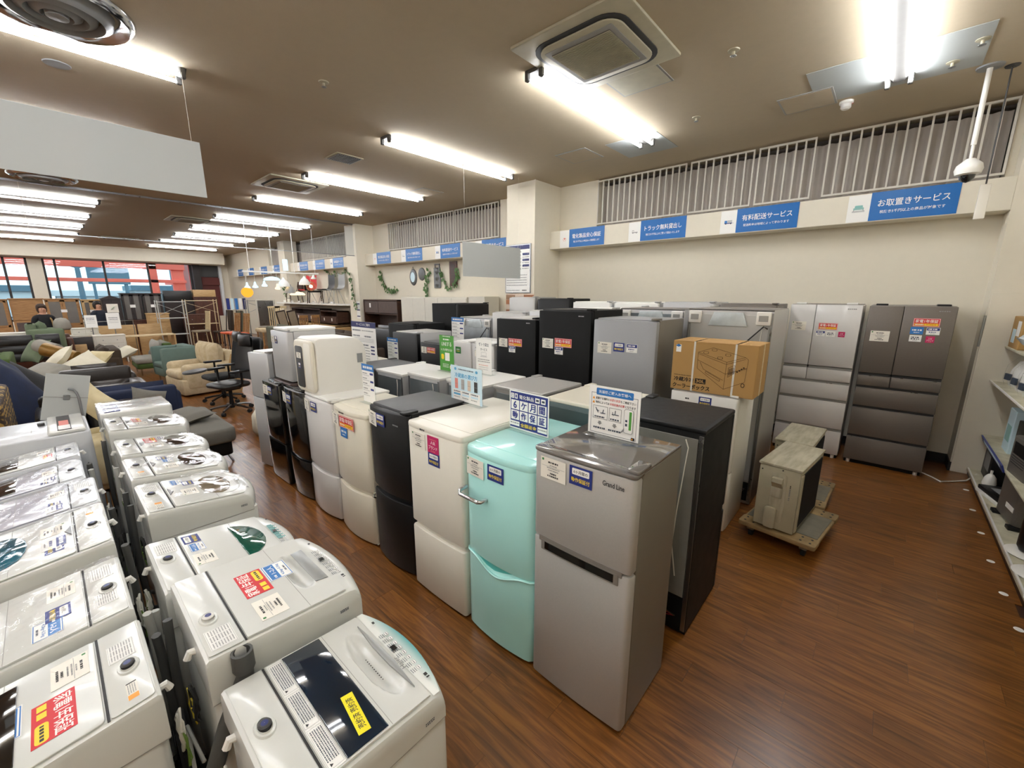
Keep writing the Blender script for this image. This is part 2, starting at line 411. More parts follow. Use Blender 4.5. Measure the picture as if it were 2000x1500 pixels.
# ---- printed decals: list of elements in millimetres, centre origin, x right y up
def dec(els, W_, H_, base='p_white', t=.0006, r=0.):
    mb = MB(); w, h = W_ / 2000, H_ / 2000
    if base:
        if r: mb.prism(rrect(-w, -h, w, h, r / 1000, 3), 0, t, base)
        else: mb.box(-w, -h, 0, w, h, t, base)
    z = t; random.seed(W_ * 31 + H_)
    for e in els:
        z += .00012
        if e[0] == 'r': _, x0, y0, x1, y1, k = e; mb.add([(x0 / 1000, y0 / 1000, z), (x1 / 1000, y0 / 1000, z), (x1 / 1000, y1 / 1000, z), (x0 / 1000, y1 / 1000, z)], [(0, 1, 2, 3)], k)
        elif e[0] == 'rr':
            _, x0, y0, x1, y1, rr_, k = e; p = rrect(x0 / 1000, y0 / 1000, x1 / 1000, y1 / 1000, rr_ / 1000, 4)
            mb.add([(a, b, z) for a, b in p], [list(range(len(p)))], k)
        elif e[0] == 't': _, st, x, y, hh, k, ww = e; mb.text(st, x / 1000, y / 1000, hh / 1000, k, ww / 1000 if ww else None, z)
        elif e[0] == 'tb':
            _, st, x, y, hh, k, ww = e
            for q in (-1, 0, 1): mb.text(st, (x + q * hh * .028) / 1000, (y + (q & 1) * hh * .02) / 1000, hh / 1000, k, ww / 1000 if ww else None, z + q * .00002)
        elif e[0] == 'p': _, pts, k = e; mb.add([(a / 1000, b / 1000, z) for a, b in pts], [list(range(len(pts)))], k)
        elif e[0] == 'o':      # outline rectangle
            _, x0, y0, x1, y1, tw, k = e
            for a, b, c, d in ((x0, y0, x1, y0 + tw), (x0, y1 - tw, x1, y1), (x0, y0, x0 + tw, y1), (x1 - tw, y0, x1, y1)):
                mb.add([(a / 1000, b / 1000, z), (c / 1000, b / 1000, z), (c / 1000, d / 1000, z), (a / 1000, d / 1000, z)], [(0, 1, 2, 3)], k)
        elif e[0] == 'l':      # a line of small characters
            _, x0, x1, y, hh, k = e; x = x0
            while x < x1 - hh * .5:
                ww = hh * random.uniform(.5, 1.5); xe = min(x + ww, x1)
                mb.add([(x / 1000, (y - hh / 2) / 1000, z), (xe / 1000, (y - hh / 2) / 1000, z), (xe / 1000, (y + hh / 2) / 1000, z), (x / 1000, (y + hh / 2) / 1000, z)], [(0, 1, 2, 3)], k)
                x = xe + hh * random.uniform(.25, .6)
        elif e[0] == 'ln':     # thin straight line
            _, xa, ya, xb, yb, tw, k = e; d = Vector((xb - xa, yb - ya)); nn = Vector((-d.y, d.x)).normalized() * tw / 2
            mb.add([((xa + nn.x) / 1000, (ya + nn.y) / 1000, z), ((xa - nn.x) / 1000, (ya - nn.y) / 1000, z), ((xb - nn.x) / 1000, (yb - nn.y) / 1000, z), ((xb + nn.x) / 1000, (yb + nn.y) / 1000, z)], [(0, 1, 2, 3)], k)
    return mb
_D = {}
def D(key):
    if key in _D: return _D[key]
    k = key
    if k == 'price':
        m = dec([('r', -41, 22, -34, 29, 'p_dgreen'), ('l', -18, 18, 20, 5, 'p_black'), ('l', -12, 14, 11, 3, 'p_grey'), ('ln', -42, 7, 42, 7, .8, 'p_grey'), ('l', -22, 26, 3, 3, 'p_grey'), ('l', -18, 22, -4, 3, 'p_grey'), ('l', -10, 12, -14, 4.5, 'p_black'), ('l', -20, 20, -22, 4.5, 'p_black')], 92, 66, 'p_cream')
    elif k == 'six':
        m = dec([('rr', -28, 3, 28, 22, 3, 'p_white'), ('t', '6ヶ月間の', 0, 12, 10, 'p_black', 46), ('t', '動作保証付', 0, -12, 14, 'p_yellow', 60)], 74, 56, 'p_navy')
    elif k == 'red':
        m = dec([('o', -64, -26, 64, 26, 2, 'p_white'), ('t', '家電1年保証', 0, 9, 22, 'p_white', 112), ('r', -60, -22, 60, -6, 'p_orange'), ('rr', -8, -21, 56, -8, 5, 'p_yellow'), ('l', -2, 50, -14, 4, 'p_red'), ('l', -54, -14, -14, 6, 'p_white')], 132, 56, 'p_red')
    elif k == 'redbig':
        m = dec([('t', '家電1年保証', 0, 18, 38, 'p_white', 150), ('rr', 2, -36, 74, -10, 9, 'p_yellow'), ('l', 10, 68, -23, 8, 'p_black'), ('l', -72, -8, -23, 19, 'p_yellow')], 160, 84, 'p_red')
    elif k == 'blue12':
        m = dec([('r', -52, 0, 52, 32, 'p_blue'), ('o', -56, -38, 56, 38, 2.5, 'p_blue'), ('t', '1-2人', 14, 15, 20, 'p_white', 56), ('l', -46, -24, 15, 8, 'p_white'), ('t', '4.2kg~5.5kg', 0, -12, 12, 'p_blue', 84), ('l', -20, 20, -27, 6, 'p_key')], 116, 80, 'p_white')
    elif k == 'cap':
        m = dec([('r', -31, 4, 31, 22, 'p_navy'), ('l', -24, 24, 13, 8, 'p_white'), ('l', -20, 20, -6, 6, 'p_navy'), ('l', -12, 12, -17, 3, 'p_grey')], 66, 48, 'p_white')
    elif k == 'bluecap':
        m = dec([('l', -24, 24, 4, 10, 'p_white'), ('l', -14, 14, -12, 5, 'p_white')], 66, 48, 'p_blue')
    elif k == 'wtag':
        m = dec([('l', -24, 24, 8, 8, 'p_key'), ('l', -24, 24, -4, 8, 'p_key'), ('l', -14, 14, -16, 3, 'p_grey')], 66, 48, 'p_white')
    elif k == 'mag':
        m = dec([('l', -18, 18, 18, 3, 'p_pink'), ('t', '人気', 0, 7, 12, 'p_white', 26), ('t', 'ブランド', 0, -10, 13, 'p_white', 46), ('l', -12, 12, -23, 3, 'p_pink')], 60, 60, 'p_mag')
    elif k == 'gtag': m = dec([('l', -20, 20, 6, 6, 'p_white'), ('l', -20, 20, -8, 5, 'p_yellow')], 66, 54, 'p_dgreen')
    elif k == 'sold': m = dec([('t', '売約済 売約済', 0, 0, 22, 'p_black', 118)], 150, 36, 'p_vyellow')
    elif k == 'notice':
        m = dec([('o', -50, -34, 50, 34, .8, 'p_grey')] + [('l', -45 + 32 * (i % 3), -18 + 32 * (i % 3), 26 - 7.5 * (i // 3), 3, 'p_grey') for i in range(24)], 104, 72, 'p_white')
    elif k == 'noticelong':
        els = []
        for b in range(3):
            els.append(('o', -205 + b * 138, -24, -73 + b * 138, 24, .8, 'p_grey')); els.append(('p', [(-200 + b * 138, 16), (-190 + b * 138, 16), (-195 + b * 138, 6)], 'p_black'))
            for j in range(6): els.append(('l', -185 + b * 138, -80 + b * 138, 17 - j * 7, 3.2, 'p_key'))
        m = dec(els, 420, 52, 'p_white')
    elif k == 'orangetag': m = dec([('r', 20, -14, 44, 14, 'p_orange'), ('r', -44, -14, -38, 14, 'p_black')] + [('l', -34, 14, 8 - i * 6, 2.5, 'p_grey') for i in range(4)], 90, 30, 'p_cream')
    elif k == 'energy': m = dec([('o', -40, -19, 40, 19, 1, 'p_black'), ('r', -38, -4, -20, 17, 'p_grey')] + [('l', -16, 36, 12 - i * 6, 3, 'p_black') for i in range(5)], 84, 40, 'p_lgrey')
    elif k == 'dark_tag': m = dec([('rr', -18, 6, 18, 28, 3, 'p_white'), ('l', -18, 18, -4, 5, 'p_yellow'), ('l', -18, 18, -16, 5, 'p_white')], 56, 64, 'p_dnavy')
    else: raise KeyError(k)
    _D[k] = m.mesh(k, smooth=0); return _D[k]
NAMES = dict(price='price_card', six='warranty_sticker', red='warranty_sticker', redbig='warranty_sticker', blue12='capacity_sticker', cap='capacity_sticker', bluecap='promotion_sticker', wtag='promotion_sticker', mag='promotion_sticker', gtag='promotion_sticker', sold='sold_sticker', notice='instruction_sticker', noticelong='instruction_sticker', orangetag='caution_sticker', energy='rating_sticker', dark_tag='warranty_sticker')
LBL = dict(price='white price card', six='navy six-month warranty sticker', red='red one-year warranty sticker', redbig='red one-year warranty sticker', blue12='blue and white capacity sticker', mag='magenta popular brand sticker', sold='yellow sold sticker', gtag='green sticker', cap='blue and white capacity sticker')
def sticker(key, parent, loc, rot=(PI / 2, 0, 0), s=1.):
    o = link(NAMES[key], D(key), parent, loc, rot, label=LBL.get(key)); o.scale = (s, s, s); return o
# ------------------------------------------------------------------ the room
CEIL = 3.84
XF, XR, YB, YN = -26.0, 1.3, 6.75, -16.0
floor = struct(MB().box(XF - .2, YN - .2, -.12, XR + .2, 7.3, -.004, 'walnut'), 'floor')
random.seed(3)
pl = MB().box(-.4594, -.0745, 0, .4594, .0745, .0035, 'plank_vinyl').mesh('plank', smooth=0)
rest = MB(); L_, W_ = .92, .15
ny = int((6.75 - YN) / W_)
cnt = 0
def in_near(x, y):
    return (-6.6 < x < 1.3 and .5 < y < 1.6) or (-.9 < x < 1.3 and 1.5 < y < 6.75) or (-.9 < x < 1.3 and 0 < y < 1)
for j in range(ny):
    y = YN + (j + .5) * W_; off = (j * .37 % 1) * L_ + random.uniform(0, .1); i = 0
    while True:
        x = XR - .46 + off - i * L_; i += 1
        if x > XR: continue
        if x < XF - .4: break
        if in_near(x, y) and cnt < 290:
            link('plank', pl, floor, (x, y, -.0035)); cnt += 1
        else:
            a, b, c, d = x - .4594, x + .4594, y - .0745, y + .0745
            rest.add([(a, c, 0), (b, c, 0), (b, d, 0), (a, d, 0), (a, c, -.004), (b, c, -.004), (b, d, -.004), (a, d, -.004)], [(0, 1, 2, 3), (0, 4, 5, 1), (1, 5, 6, 2), (2, 6, 7, 3), (3, 7, 4, 0)], 'plank_vinyl')
rest.obj('planks', floor, smooth=0, kind='stuff')
struct(MB().box(XF - .2, YN - .2, CEIL, XR + .2, 7.3, CEIL + .15, 'ceiling_paint'), 'ceiling')
# back wall (the one with the blue signs)
wb = MB()
wb.box(XF - .2, YB, 0, XR + .2, YB + .5, 3.08, 'wall_paint')
for a, b in ((XF - .2, -20.0), (-12.2, -10.65), (-6.38, -4.04), (.69, XR + .2)): wb.box(a, YB, 3.08, b, YB + .5, CEIL, 'wall_paint')
struct(wb, 'wall_back')
struct(MB().box(XR, YN, 0, XR + .2, YB, CEIL, 'wall_paint'), 'wall_right')
struct(MB().box(XF - .2, YN - .2, 0, XR + .2, YN, CEIL, 'wall_paint'), 'wall_front')
struct(MB().box(-5.5, 6.0, 0, -4.84, YB, CEIL, 'wall_paint'), 'trim_1')
struct(MB().box(-12.1, 6.2, 0, -11.5, YB, CEIL, 'wall_paint'), 'trim_2')
struct(MB().box(.75, 6.45, 0, XR, YB, CEIL, 'wall_paint'), 'trim_3')
struct(MB().box(-17.6, 6.3, 0, -17.0, YB, CEIL, 'wall_paint'), 'trim_4')
for n, (a, b) in enumerate(((-4.84, .75), (-11.5, -5.5), (-17.0, -12.1))):
    struct(MB().box(a, YB - .012, 0, b, YB, .1, 'baseboard'), 'baseboard_back' if n == 0 else 'baseboard_back.%03d' % n)
struct(MB().box(.738, 6.45, 0, .75, YB - .012, .1, 'baseboard').box(.738, 6.438, 0, XR, 6.45, .1, 'baseboard'), 'baseboard_right')
# far wall with the shop windows
wf = MB(); wf.box(XF - .2, YN, 0, XF, YB, .8, 'wall_paint').box(XF - .2, YN, 3.38, XF, YB, CEIL, 'wall_paint')
wf.box(XF - .2, -.14, .8, XF + .25, .26, 3.38, 'wall_paint').box(XF - .2, 6.42, .8, XF, YB, 3.38, 'wall_paint').box(XF - .2, YN, .8, XF, -6, 3.38, 'wall_paint')
struct(wf, 'wall_left')
struct(MB().box(-25.95, YN, 3.31, -24.6, 6.3, CEIL - .001, 'wall_paint'), 'trim_5')
def window(n, y0, y1, muls):
    r = bpy.data.objects.new('window_%d' % n, None); COL.objects.link(r); r.location = (XF - .1, 0, 0); r['kind'] = 'structure'
    f = MB(); f.box(-.04, y0, .8, .04, y1, .88, 'dark_frame').box(-.04, y0, 3.3, .04, y1, 3.38, 'dark_frame')
    for m in [y0, y1 - .07] + list(muls): f.box(-.05, m, .88, .05, m + .07, 3.3, 'dark_frame')
    f.obj('window_frame', r, smooth=0)
    ys = [y0] + list(muls) + [y1 - .07]
    for a, b in zip(ys[:-1], ys[1:]): MB().box(-.006, a + .07, .88, .006, b, 3.3, 'pane').obj('pane', r, smooth=0)
window(1, -6, -.14, (-4.4, -2.8, -.79)); window(2, .26, 5.2, (.58, 2.05, 3.53))
struct(MB().box(XF - .15, 5.2, .8, XF - .05, 6.42, 3.38, 'dark_red').box(XF - .05, 5.2, .8, XF + .3, 5.5, 3.38, 'dark_frame').box(XF - .04, 5.5, 2.75, XF + .02, 6.3, 3.38, 'dark_grey').box(XF - .02, 5.55, 2.35, XF + .1, 6.3, 2.7, 'dark_red').box(XF - .04, 6.3, .8, XF + .2, 6.42, 3.38, 'ext_white'), 'trim_6')
# outside
t = thing('red_porch_frame', 'red painted steel porch frame outside the far shop windows', 'porch', (-28, 0, 0))
for z0, z1, k in ((3.12, 3.42, 0), (2.46, 2.62, 0), (3.9, 4.2, 0)): MB().box(-.12, -8, z0, .12, 5.3, z1, 'red_paint', .01, 1).obj('beam', t)
for y0, y1, x in ((3.85, 4.15, 0), (4.75, 5.25, -.1), (5.5, 5.9, 0), (-6.4, -6.0, 0)): MB().box(x - .15, y0, 0, x + .12, y1, 4.2, 'red_paint', .01, 1).obj('column', t)
t2 = thing('white_porch_wall', 'white rendered wall at the end of the red porch outside', 'wall', (-29.5, 5.3, 0)); MB().box(-.3, 0, 0, 1.2, .8, 4.2, 'ext_white', .01, 1).obj('panel', t2); MB().box(-1, -.5, 2.4, .9, 0, 2.6, 'red_paint').obj('beam', t2)
t = thing('roadside_sign', 'dark roadside sign board on posts seen through the far windows', 'sign', (-40, 3.35, 0))
MB().box(-.1, -1.05, 2.55, .1, 1.05, 3.95, 'ext_dark', .02, 1).obj('board', t)
for y in (-.8, .8): MB().cyl((0, y, 0), (0, y, 2.6), .08, k='ext_dark').obj('post', t)
t = thing('street_lamp', 'twin-armed street lamp outside the far windows', 'lamp', (-36, 1.72, 0))
MB().cyl((0, 0, 0), (0, 0, 4.1), .16, .1, 'ext_dark').obj('pole', t)
for s in (-1, 1):
    MB().tube([(0, 0, 3.4), (0, s * .4, 3.55), (0, s * .9, 3.62)], .04, 'ext_dark').obj('arm', t); MB().box(-.12, s * .9 - .2, 3.55, .12, s * .9 + .2, 3.66, 'ext_dark', .03).obj('lamp_head', t)
for i, (y, h) in enumerate(((6.4, 5.2), (8.2, 5.8), (9.8, 5.0))):
    t = thing('utility_pole', ['left', 'middle', 'right'][i] + ' of the three utility poles beyond the porch', 'pole', (-52, y - 1, 0))
    MB().cyl((0, 0, 0), (0, 0, h + 1), .14, k='ext_dark').obj('pole', t); MB().box(-.06, -.9, h, .06, .9, h + .12, 'ext_dark').box(-.06, -.7, h - .5, .06, .7, h - .4, 'ext_dark').obj('crossarm', t)
    MB().tube([(.1, -.8, h + .12), (.1, 0, h + .16), (.1, .8, h + .12)], .02, 'ext_dark').obj('wire', t)
for i, (y0, y1, h, k) in enumerate(((-14, 0, 2.6, 'ext_dark'), (1, 5.5, 2.2, 'ext_white'), (6.5, 16, 2.75, 'ext_dark'))):
    t = thing('distant_building', ['long low dark-roofed', 'low pale', 'low dark right-hand'][i] + ' building across the road outside', 'building', (-58 - i, (y0 + y1) / 2, 0))
    w = (y1 - y0) / 2; MB().box(-3, -w, 0, 3, w, h - .5, 'ext_white').obj('wall', t); MB().box(-3.3, -w - .3, h - .5, 3.3, w + .3, h, k).obj('roof', t)
single(MB().box(-80, -60, -.2, XF - .25, 80, -.06, 'asphalt'), 'car_park_ground', 'grey asphalt car park ground outside the far windows', 'ground')
# recesses behind the grilles, with grey curtains
for i, (a, b) in enumerate(((-4.04, .69), (-10.65, -6.38), (-20.0, -12.2))):
    struct(MB().box(a, 7.05, 3.08, b, 7.2, CEIL, 'recess_dark').box(a, YB + .0, 3.06, b, 7.05, 3.082, 'wall_paint'), 'trim_%d' % (7 + i))
    n = int((b - a) / .022)
    mb = MB(); mb.grid(lambda u, v: (a + .02 + (b - a - .04) * u, 6.90 + .022 * math.sin(u * (b - a) * 2 * PI / .13 + .6 * math.sin(u * 40)) + .004 * math.sin(u * 90), 3.09 + .66 * v), n, 1, 'curtain_grey')
    o = single(mb, 'pleated_curtain', ['grey pleated curtain behind the long slatted grille at the right', 'grey pleated curtain behind the slatted grille between the two pillars', 'grey pleated curtain behind the farthest slatted grille'][i], 'curtain', smooth=60)
slat = MB().box(-.009, -.012, 0, .009, .012, .70, 'grille_white').mesh('slat', smooth=0)
segs = [(-4.03, -2.53), (-2.47, -1.63), (-1.58, -.95), (-.83, .68), (-10.63, -9.3), (-9.25, -7.85), (-7.8, -6.4), (-16.5, -14.4), (-14.35, -12.25)]
names = ['leftmost slatted white grille above the blue signs, beside the poster pillar', 'second slatted white grille from the poster pillar above the blue signs', 'third slatted white grille from the poster pillar above the blue signs', 'rightmost slatted white grille above the sofa icon sign',
         'left slatted white grille between the two wall pillars', 'middle slatted white grille between the two wall pillars', 'right slatted white grille between the two wall pillars', 'farther slatted grille beyond the second pillar', 'nearer slatted grille beyond the second pillar']
for (a, b), nm in zip(segs, names):
    w = b - a; t = thing('vent_grille', nm, 'grille', (a, 6.72, 3.1), group='slatted grilles under the ceiling')
    for z in (.0, .69): MB().box(0, -.014, z, w, .014, z + .022, 'grille_white').obj('grille_frame', t, smooth=0)
    n = round(w / .1)
    for j in range(n + 1): link('slat', slat, t, (.009 + (w - .018) * j / n, 0, .006))
# ------------------------------------------------------------------ ceiling fittings
def lamp_proto():
    t = thing('twin_tube_light', 'x', 'ceiling light')
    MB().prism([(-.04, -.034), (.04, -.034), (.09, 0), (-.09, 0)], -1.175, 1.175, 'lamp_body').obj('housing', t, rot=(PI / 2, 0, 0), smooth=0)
    for sx in (-1, 1):
        MB().cyl((sx * .078, -1.12, -.062), (sx * .078, 1.12, -.062), .0145, k='tube_glow', n=10).obj('fluorescent_tube', t)
        for sy in (-1, 1):
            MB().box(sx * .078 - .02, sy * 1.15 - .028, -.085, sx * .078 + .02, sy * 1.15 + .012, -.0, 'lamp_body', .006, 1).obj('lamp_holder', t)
    return t
def copy_tree(o, parent=None):
    c = o.copy(); COL.objects.link(c); c.parent = parent
    for ch in list(o.children): copy_tree(ch, c)
    return c
lp = lamp_proto(); first = True
xs = [-.22, -2.61, -5.0, -7.43, -9.87, -12.8, -15.2, -17.5, -20.0, -22.4]
ordn = ['first', 'second', 'third', 'fourth', 'fifth', 'sixth', 'seventh', 'eighth', 'ninth', 'tenth']
for yc, rn in ((4.36, 'the row nearest the blue-sign wall'), (.0, 'the row over the washing machines'), (-4.4, 'the added unseen first row behind the camera'), (-8.8, 'the added unseen second row behind the camera'), (-13.2, 'the added unseen last row behind the camera')):  # rows behind the camera are unseen, added to brighten the upright faces
    for i, x in enumerate(xs):
        o = lp if first else copy_tree(lp); first = False
        o.location = (x, yc, CEIL)
        tag(o, 'twin-tube fluorescent ceiling light, %s from the right in %s' % (ordn[i], rn), 'ceiling light', 'twin-tube ceiling lights')
def cassette(x, y, s, lab):
    t = thing('air_conditioner', lab, 'air conditioner', (x, y, CEIL)); h = s / 2
    MB().prism(rrect(-h, -h, h, h, .02, 3), -.022, 0, 'acu_white', .006).obj('frame', t)
    r = .17 * s
    MB().prism(rrect(-h * .8, -h * .8, h * .8, h * .8, r, 6), -.03, -.0225, 'gap').obj('air_slot', t)
    g = MB().prism(rrect(-h * .72, -h * .72, h * .72, h * .72, r * .8, 6), -.045, -.0305, 'acu_white', .006).obj('cover', t)
    MB().prism(rrect(-h * .6, -h * .6, h * .6, h * .6, .01, 2), -.049, -.0455, 'groove').obj('cover_rim', t)
    gr = MB().box(-h * .52, -h * .5, -.053, h * .52, h * .5, -.0495, 'recess_dark')
    for i in range(34):
        yy = -h * .5 + (i + .5) * h / 34; gr.box(-h * .52, yy - .004, -.058, h * .52, yy + .003, -.053, 'acu_white')
    gr.obj('intake_grille', t, smooth=0, kind='stuff')
cassette(-2.06, 3.32, 1.0, 'large square cassette air conditioner in the ceiling near the camera')
cassette(-8.35, 3.32, .98, 'square cassette air conditioner in the ceiling beyond the vent')
cassette(-14.2, 3.0, .98, 'distant square cassette air conditioner behind the glass screen')
cassette(-20.8, 2.2, .98, 'farthest square cassette air conditioner near the window wall')
def hatch(x, y, wx, wy, lab, k='ceiling_paint'):
    t = thing('access_panel', lab, 'ceiling panel', (x, y, CEIL)); a, b = wx / 2, wy / 2
    MB().box(-a, -b, -.008, a, b, 0, 'groove', .002, 1).obj('frame', t)
    MB().box(-a + .02, -b + .02, -.0095, a - .02, b - .02, -.0081, k).obj('panel', t)
hatch(-2.02, 4.0, .5, .42, 'square ceiling access panel beside the large air conditioner', 'acu_white'); hatch(-.92, 5.55, .46, .46, 'ceiling access panel above the third blue sign'); hatch(-3.6, 5.45, .5, .5, 'ceiling access panel above the pillar corner')
hatch(-7.0, 5.3, .5, .5, 'ceiling access panel between the light rows far left')
struct(MB().box(-3.1, 5.3, CEIL - .004, -2.4, 6.0, CEIL - .0002, 'ceiling_patch'), 'trim_10'); struct(MB().box(-.85, 4.9, CEIL - .004, .3, 5.7, CEIL - .0002, 'ceiling_patch'), 'trim_11')
def diffuser(x, y, r, lab):
    t = thing('round_air_diffuser', lab, 'air vent', (x, y, CEIL))
    MB().lathe([(r, 0), (r * .985, -.03), (r * .9, -.055), (r * .8, -.03), (r * .76, .0)], 'chrome', 40).obj('rim', t, smooth=60)
    for i, q in enumerate((.72, .52, .34)):
        MB().lathe([(r * q, -.0), (r * (q - .03), -.05), (r * (q - .14), -.075), (r * (q - .18), -.02)], 'plastic_grey', 36).obj('cone_ring', t, smooth=60)
    MB().lathe([(.001, -.085), (r * .14, -.08), (r * .15, -.04), (.001, -.03)], 'plastic_grey', 24).obj('centre_disc', t, smooth=60)
diffuser(-4.55, .38, .42, 'large round metal air diffuser above the hanging board'); diffuser(-10.9, .35, .42, 'farther round metal air diffuser below the hanging board')
def small(x, y, kind, lab, cat):
    n = {'sprinkler': 'sprinkler_head', 'smoke': 'smoke_detector', 'spot': 'downlight', 'vent': 'ceiling_vent', 'speaker': 'ceiling_speaker'}[kind]
    t = thing(n, lab, cat, (x, y, CEIL))
    if kind == 'sprinkler': MB().lathe([(.045, 0), (.043, -.008), (.012, -.012), (.012, -.04)], 'acu_white', 16).obj('collar', t); MB().lathe([(.024, -.042), (.022, -.046), (.006, -.046), (.001, -.05)], 'steel', 12).obj('nozzle', t)
    elif kind == 'smoke': MB().lathe([(.06, 0), (.06, -.02), (.045, -.03), (.045, -.06), (.03, -.075), (.001, -.078)], 'plastic_white', 20).obj('body', t); MB().cyl((.05, 0, -.03), (.056, 0, -.03), .004, k='p_red').obj('indicator', t)
    elif kind == 'spot': MB().lathe([(.05, 0), (.048, -.008), (.036, -.008)], 'plastic_white', 18).obj('ring', t); MB().lathe([(.035, -.004), (.001, -.003)], 'shade_warm', 18).obj('lens', t)
    elif kind == 'vent':
        MB().box(-.2, -.2, -.01, .2, .2, 0, 'acu_white', .003, 1).obj('frame', t); g = MB().box(-.17, -.17, -.012, .17, .17, -.0101, 'gap')
        for i in range(12): g.box(-.17, -.165 + i * .03, -.018, .17, -.155 + i * .03, -.0121, 'plastic_grey')
        g.obj('louvre', t, smooth=0)
    else: MB().lathe([(.09, 0), (.085, -.006), (.001, -.006)], 'plastic_grey', 20).obj('cover', t)
small(-6.22, 3.27, 'vent', 'small square dark louvred vent in the ceiling', 'air vent'); small(-1.23, 4.06, 'sprinkler', 'sprinkler head with round collar right of the large air conditioner', 'sprinkler')
small(-.62, 5.82, 'smoke', 'round white smoke detector above the last blue sign', 'smoke detector'); small(-4.23, 2.08, 'sprinkler', 'small sprinkler head in the open middle of the ceiling', 'sprinkler')
small(.11, 5.48, 'sprinkler', 'sprinkler head on the pale ceiling patch beside the right tubes', 'sprinkler'); small(.25, 5.17, 'sprinkler', 'sprinkler head in the ceiling near the upper right corner', 'sprinkler')
small(-1.9, 5.2, 'sprinkler', 'sprinkler head past the end of the second ceiling light', 'sprinkler')
small(-7.2, 3.5, 'spot', 'small lit downlight between vent and far air conditioner', 'downlight'); small(-5.65, .41, 'speaker', 'grey round ceiling speaker under the third tube light', 'speaker')
# glass smoke screen hanging across the shop
t = thing('smoke_screen', 'hanging clear glass smoke screen across the ceiling', 'glass screen', (-11.6, 0, 0))
MB().box(-.02, -8.9, CEIL - .03, .02, 6.19, CEIL, 'steel').obj('top_rail', t); MB().box(-.008, -8.9, 2.97, .008, 6.19, 2.985, 'steel').obj('bottom_rail', t)
ys = [-8.9, -5.9, -2.9, .05, 2.95, 6.19]
for a, b in zip(ys[:-1], ys[1:]): MB().box(-.003, a + .004, 2.985, .003, b - .004, CEIL - .03, 'smoke_screen_glass').obj('glass_pane', t, smooth=0)
# hanging blank boards
for x, y0, y1, z0, z1, zt, lab in ((-4.9, -.75, 1.19, 2.78, 3.25, CEIL - .1, 'large blank grey board hanging by threads at the upper left'), (-5.0, 4.44, 5.8, 2.18, 2.70, CEIL - .1, 'smaller blank grey board hanging by threads before the poster pillar')):
    t = thing('hanging_board', lab, 'hanging board', (x, y0, z0)); MB().box(-.004, 0, 0, .004, y1 - y0, z1 - z0, 'board_blank', .001, 1).obj('board', t)
    for y, zt in ((.06, CEIL - .045), (y1 - y0 - .06, CEIL - .045 if x > -5 else CEIL)): MB().cyl((0, y, z1 - z0), (0, y, zt - z0), .0012, k='cord_white', n=5).obj('thread', t)
# dome camera and cable
t = thing('dome_camera', 'white dome camera hanging on a ceiling pole', 'camera', (.36, 5.8, CEIL))
MB().lathe([(.09, 0), (.085, -.012), (.02, -.014)], 'plastic_grey', 20).obj('ceiling_plate', t)
MB().cyl((0, 0, -.01), (0, 0, -.62), .02, k='plastic_white').cyl((0, 0, -.62), (0, 0, -.76), .013, k='plastic_white').obj('pole', t)
MB().lathe([(.02, -.76), (.03, -.74), (.085, -.79), (.095, -.83), (.085, -.87), (.05, -.88)], 'plastic_white', 22, c=(0, -.03, 0)).obj('housing', t, smooth=50)
MB().lathe([(.055, -.875), (.05, -.905), (.03, -.93), (.001, -.94)], 'black_gloss', 18, c=(0, -.03, 0)).obj('dome', t, smooth=60)
t = thing('hanging_sensor_box', 'slim cream box hanging on a thin cable beside the dome camera', 'sensor', (.5, 5.9, CEIL))
MB().lathe([(.05, 0), (.045, -.01), (.01, -.012)], 'dark_grey', 14).obj('ceiling_plate', t); MB().cyl((0, 0, -.01), (0, 0, -.95), .006, k='dark_grey', n=6).obj('rod', t); MB().box(-.035, -.02, -1.25, .035, .02, -.95, 'p_cream', .006).obj('box', t)
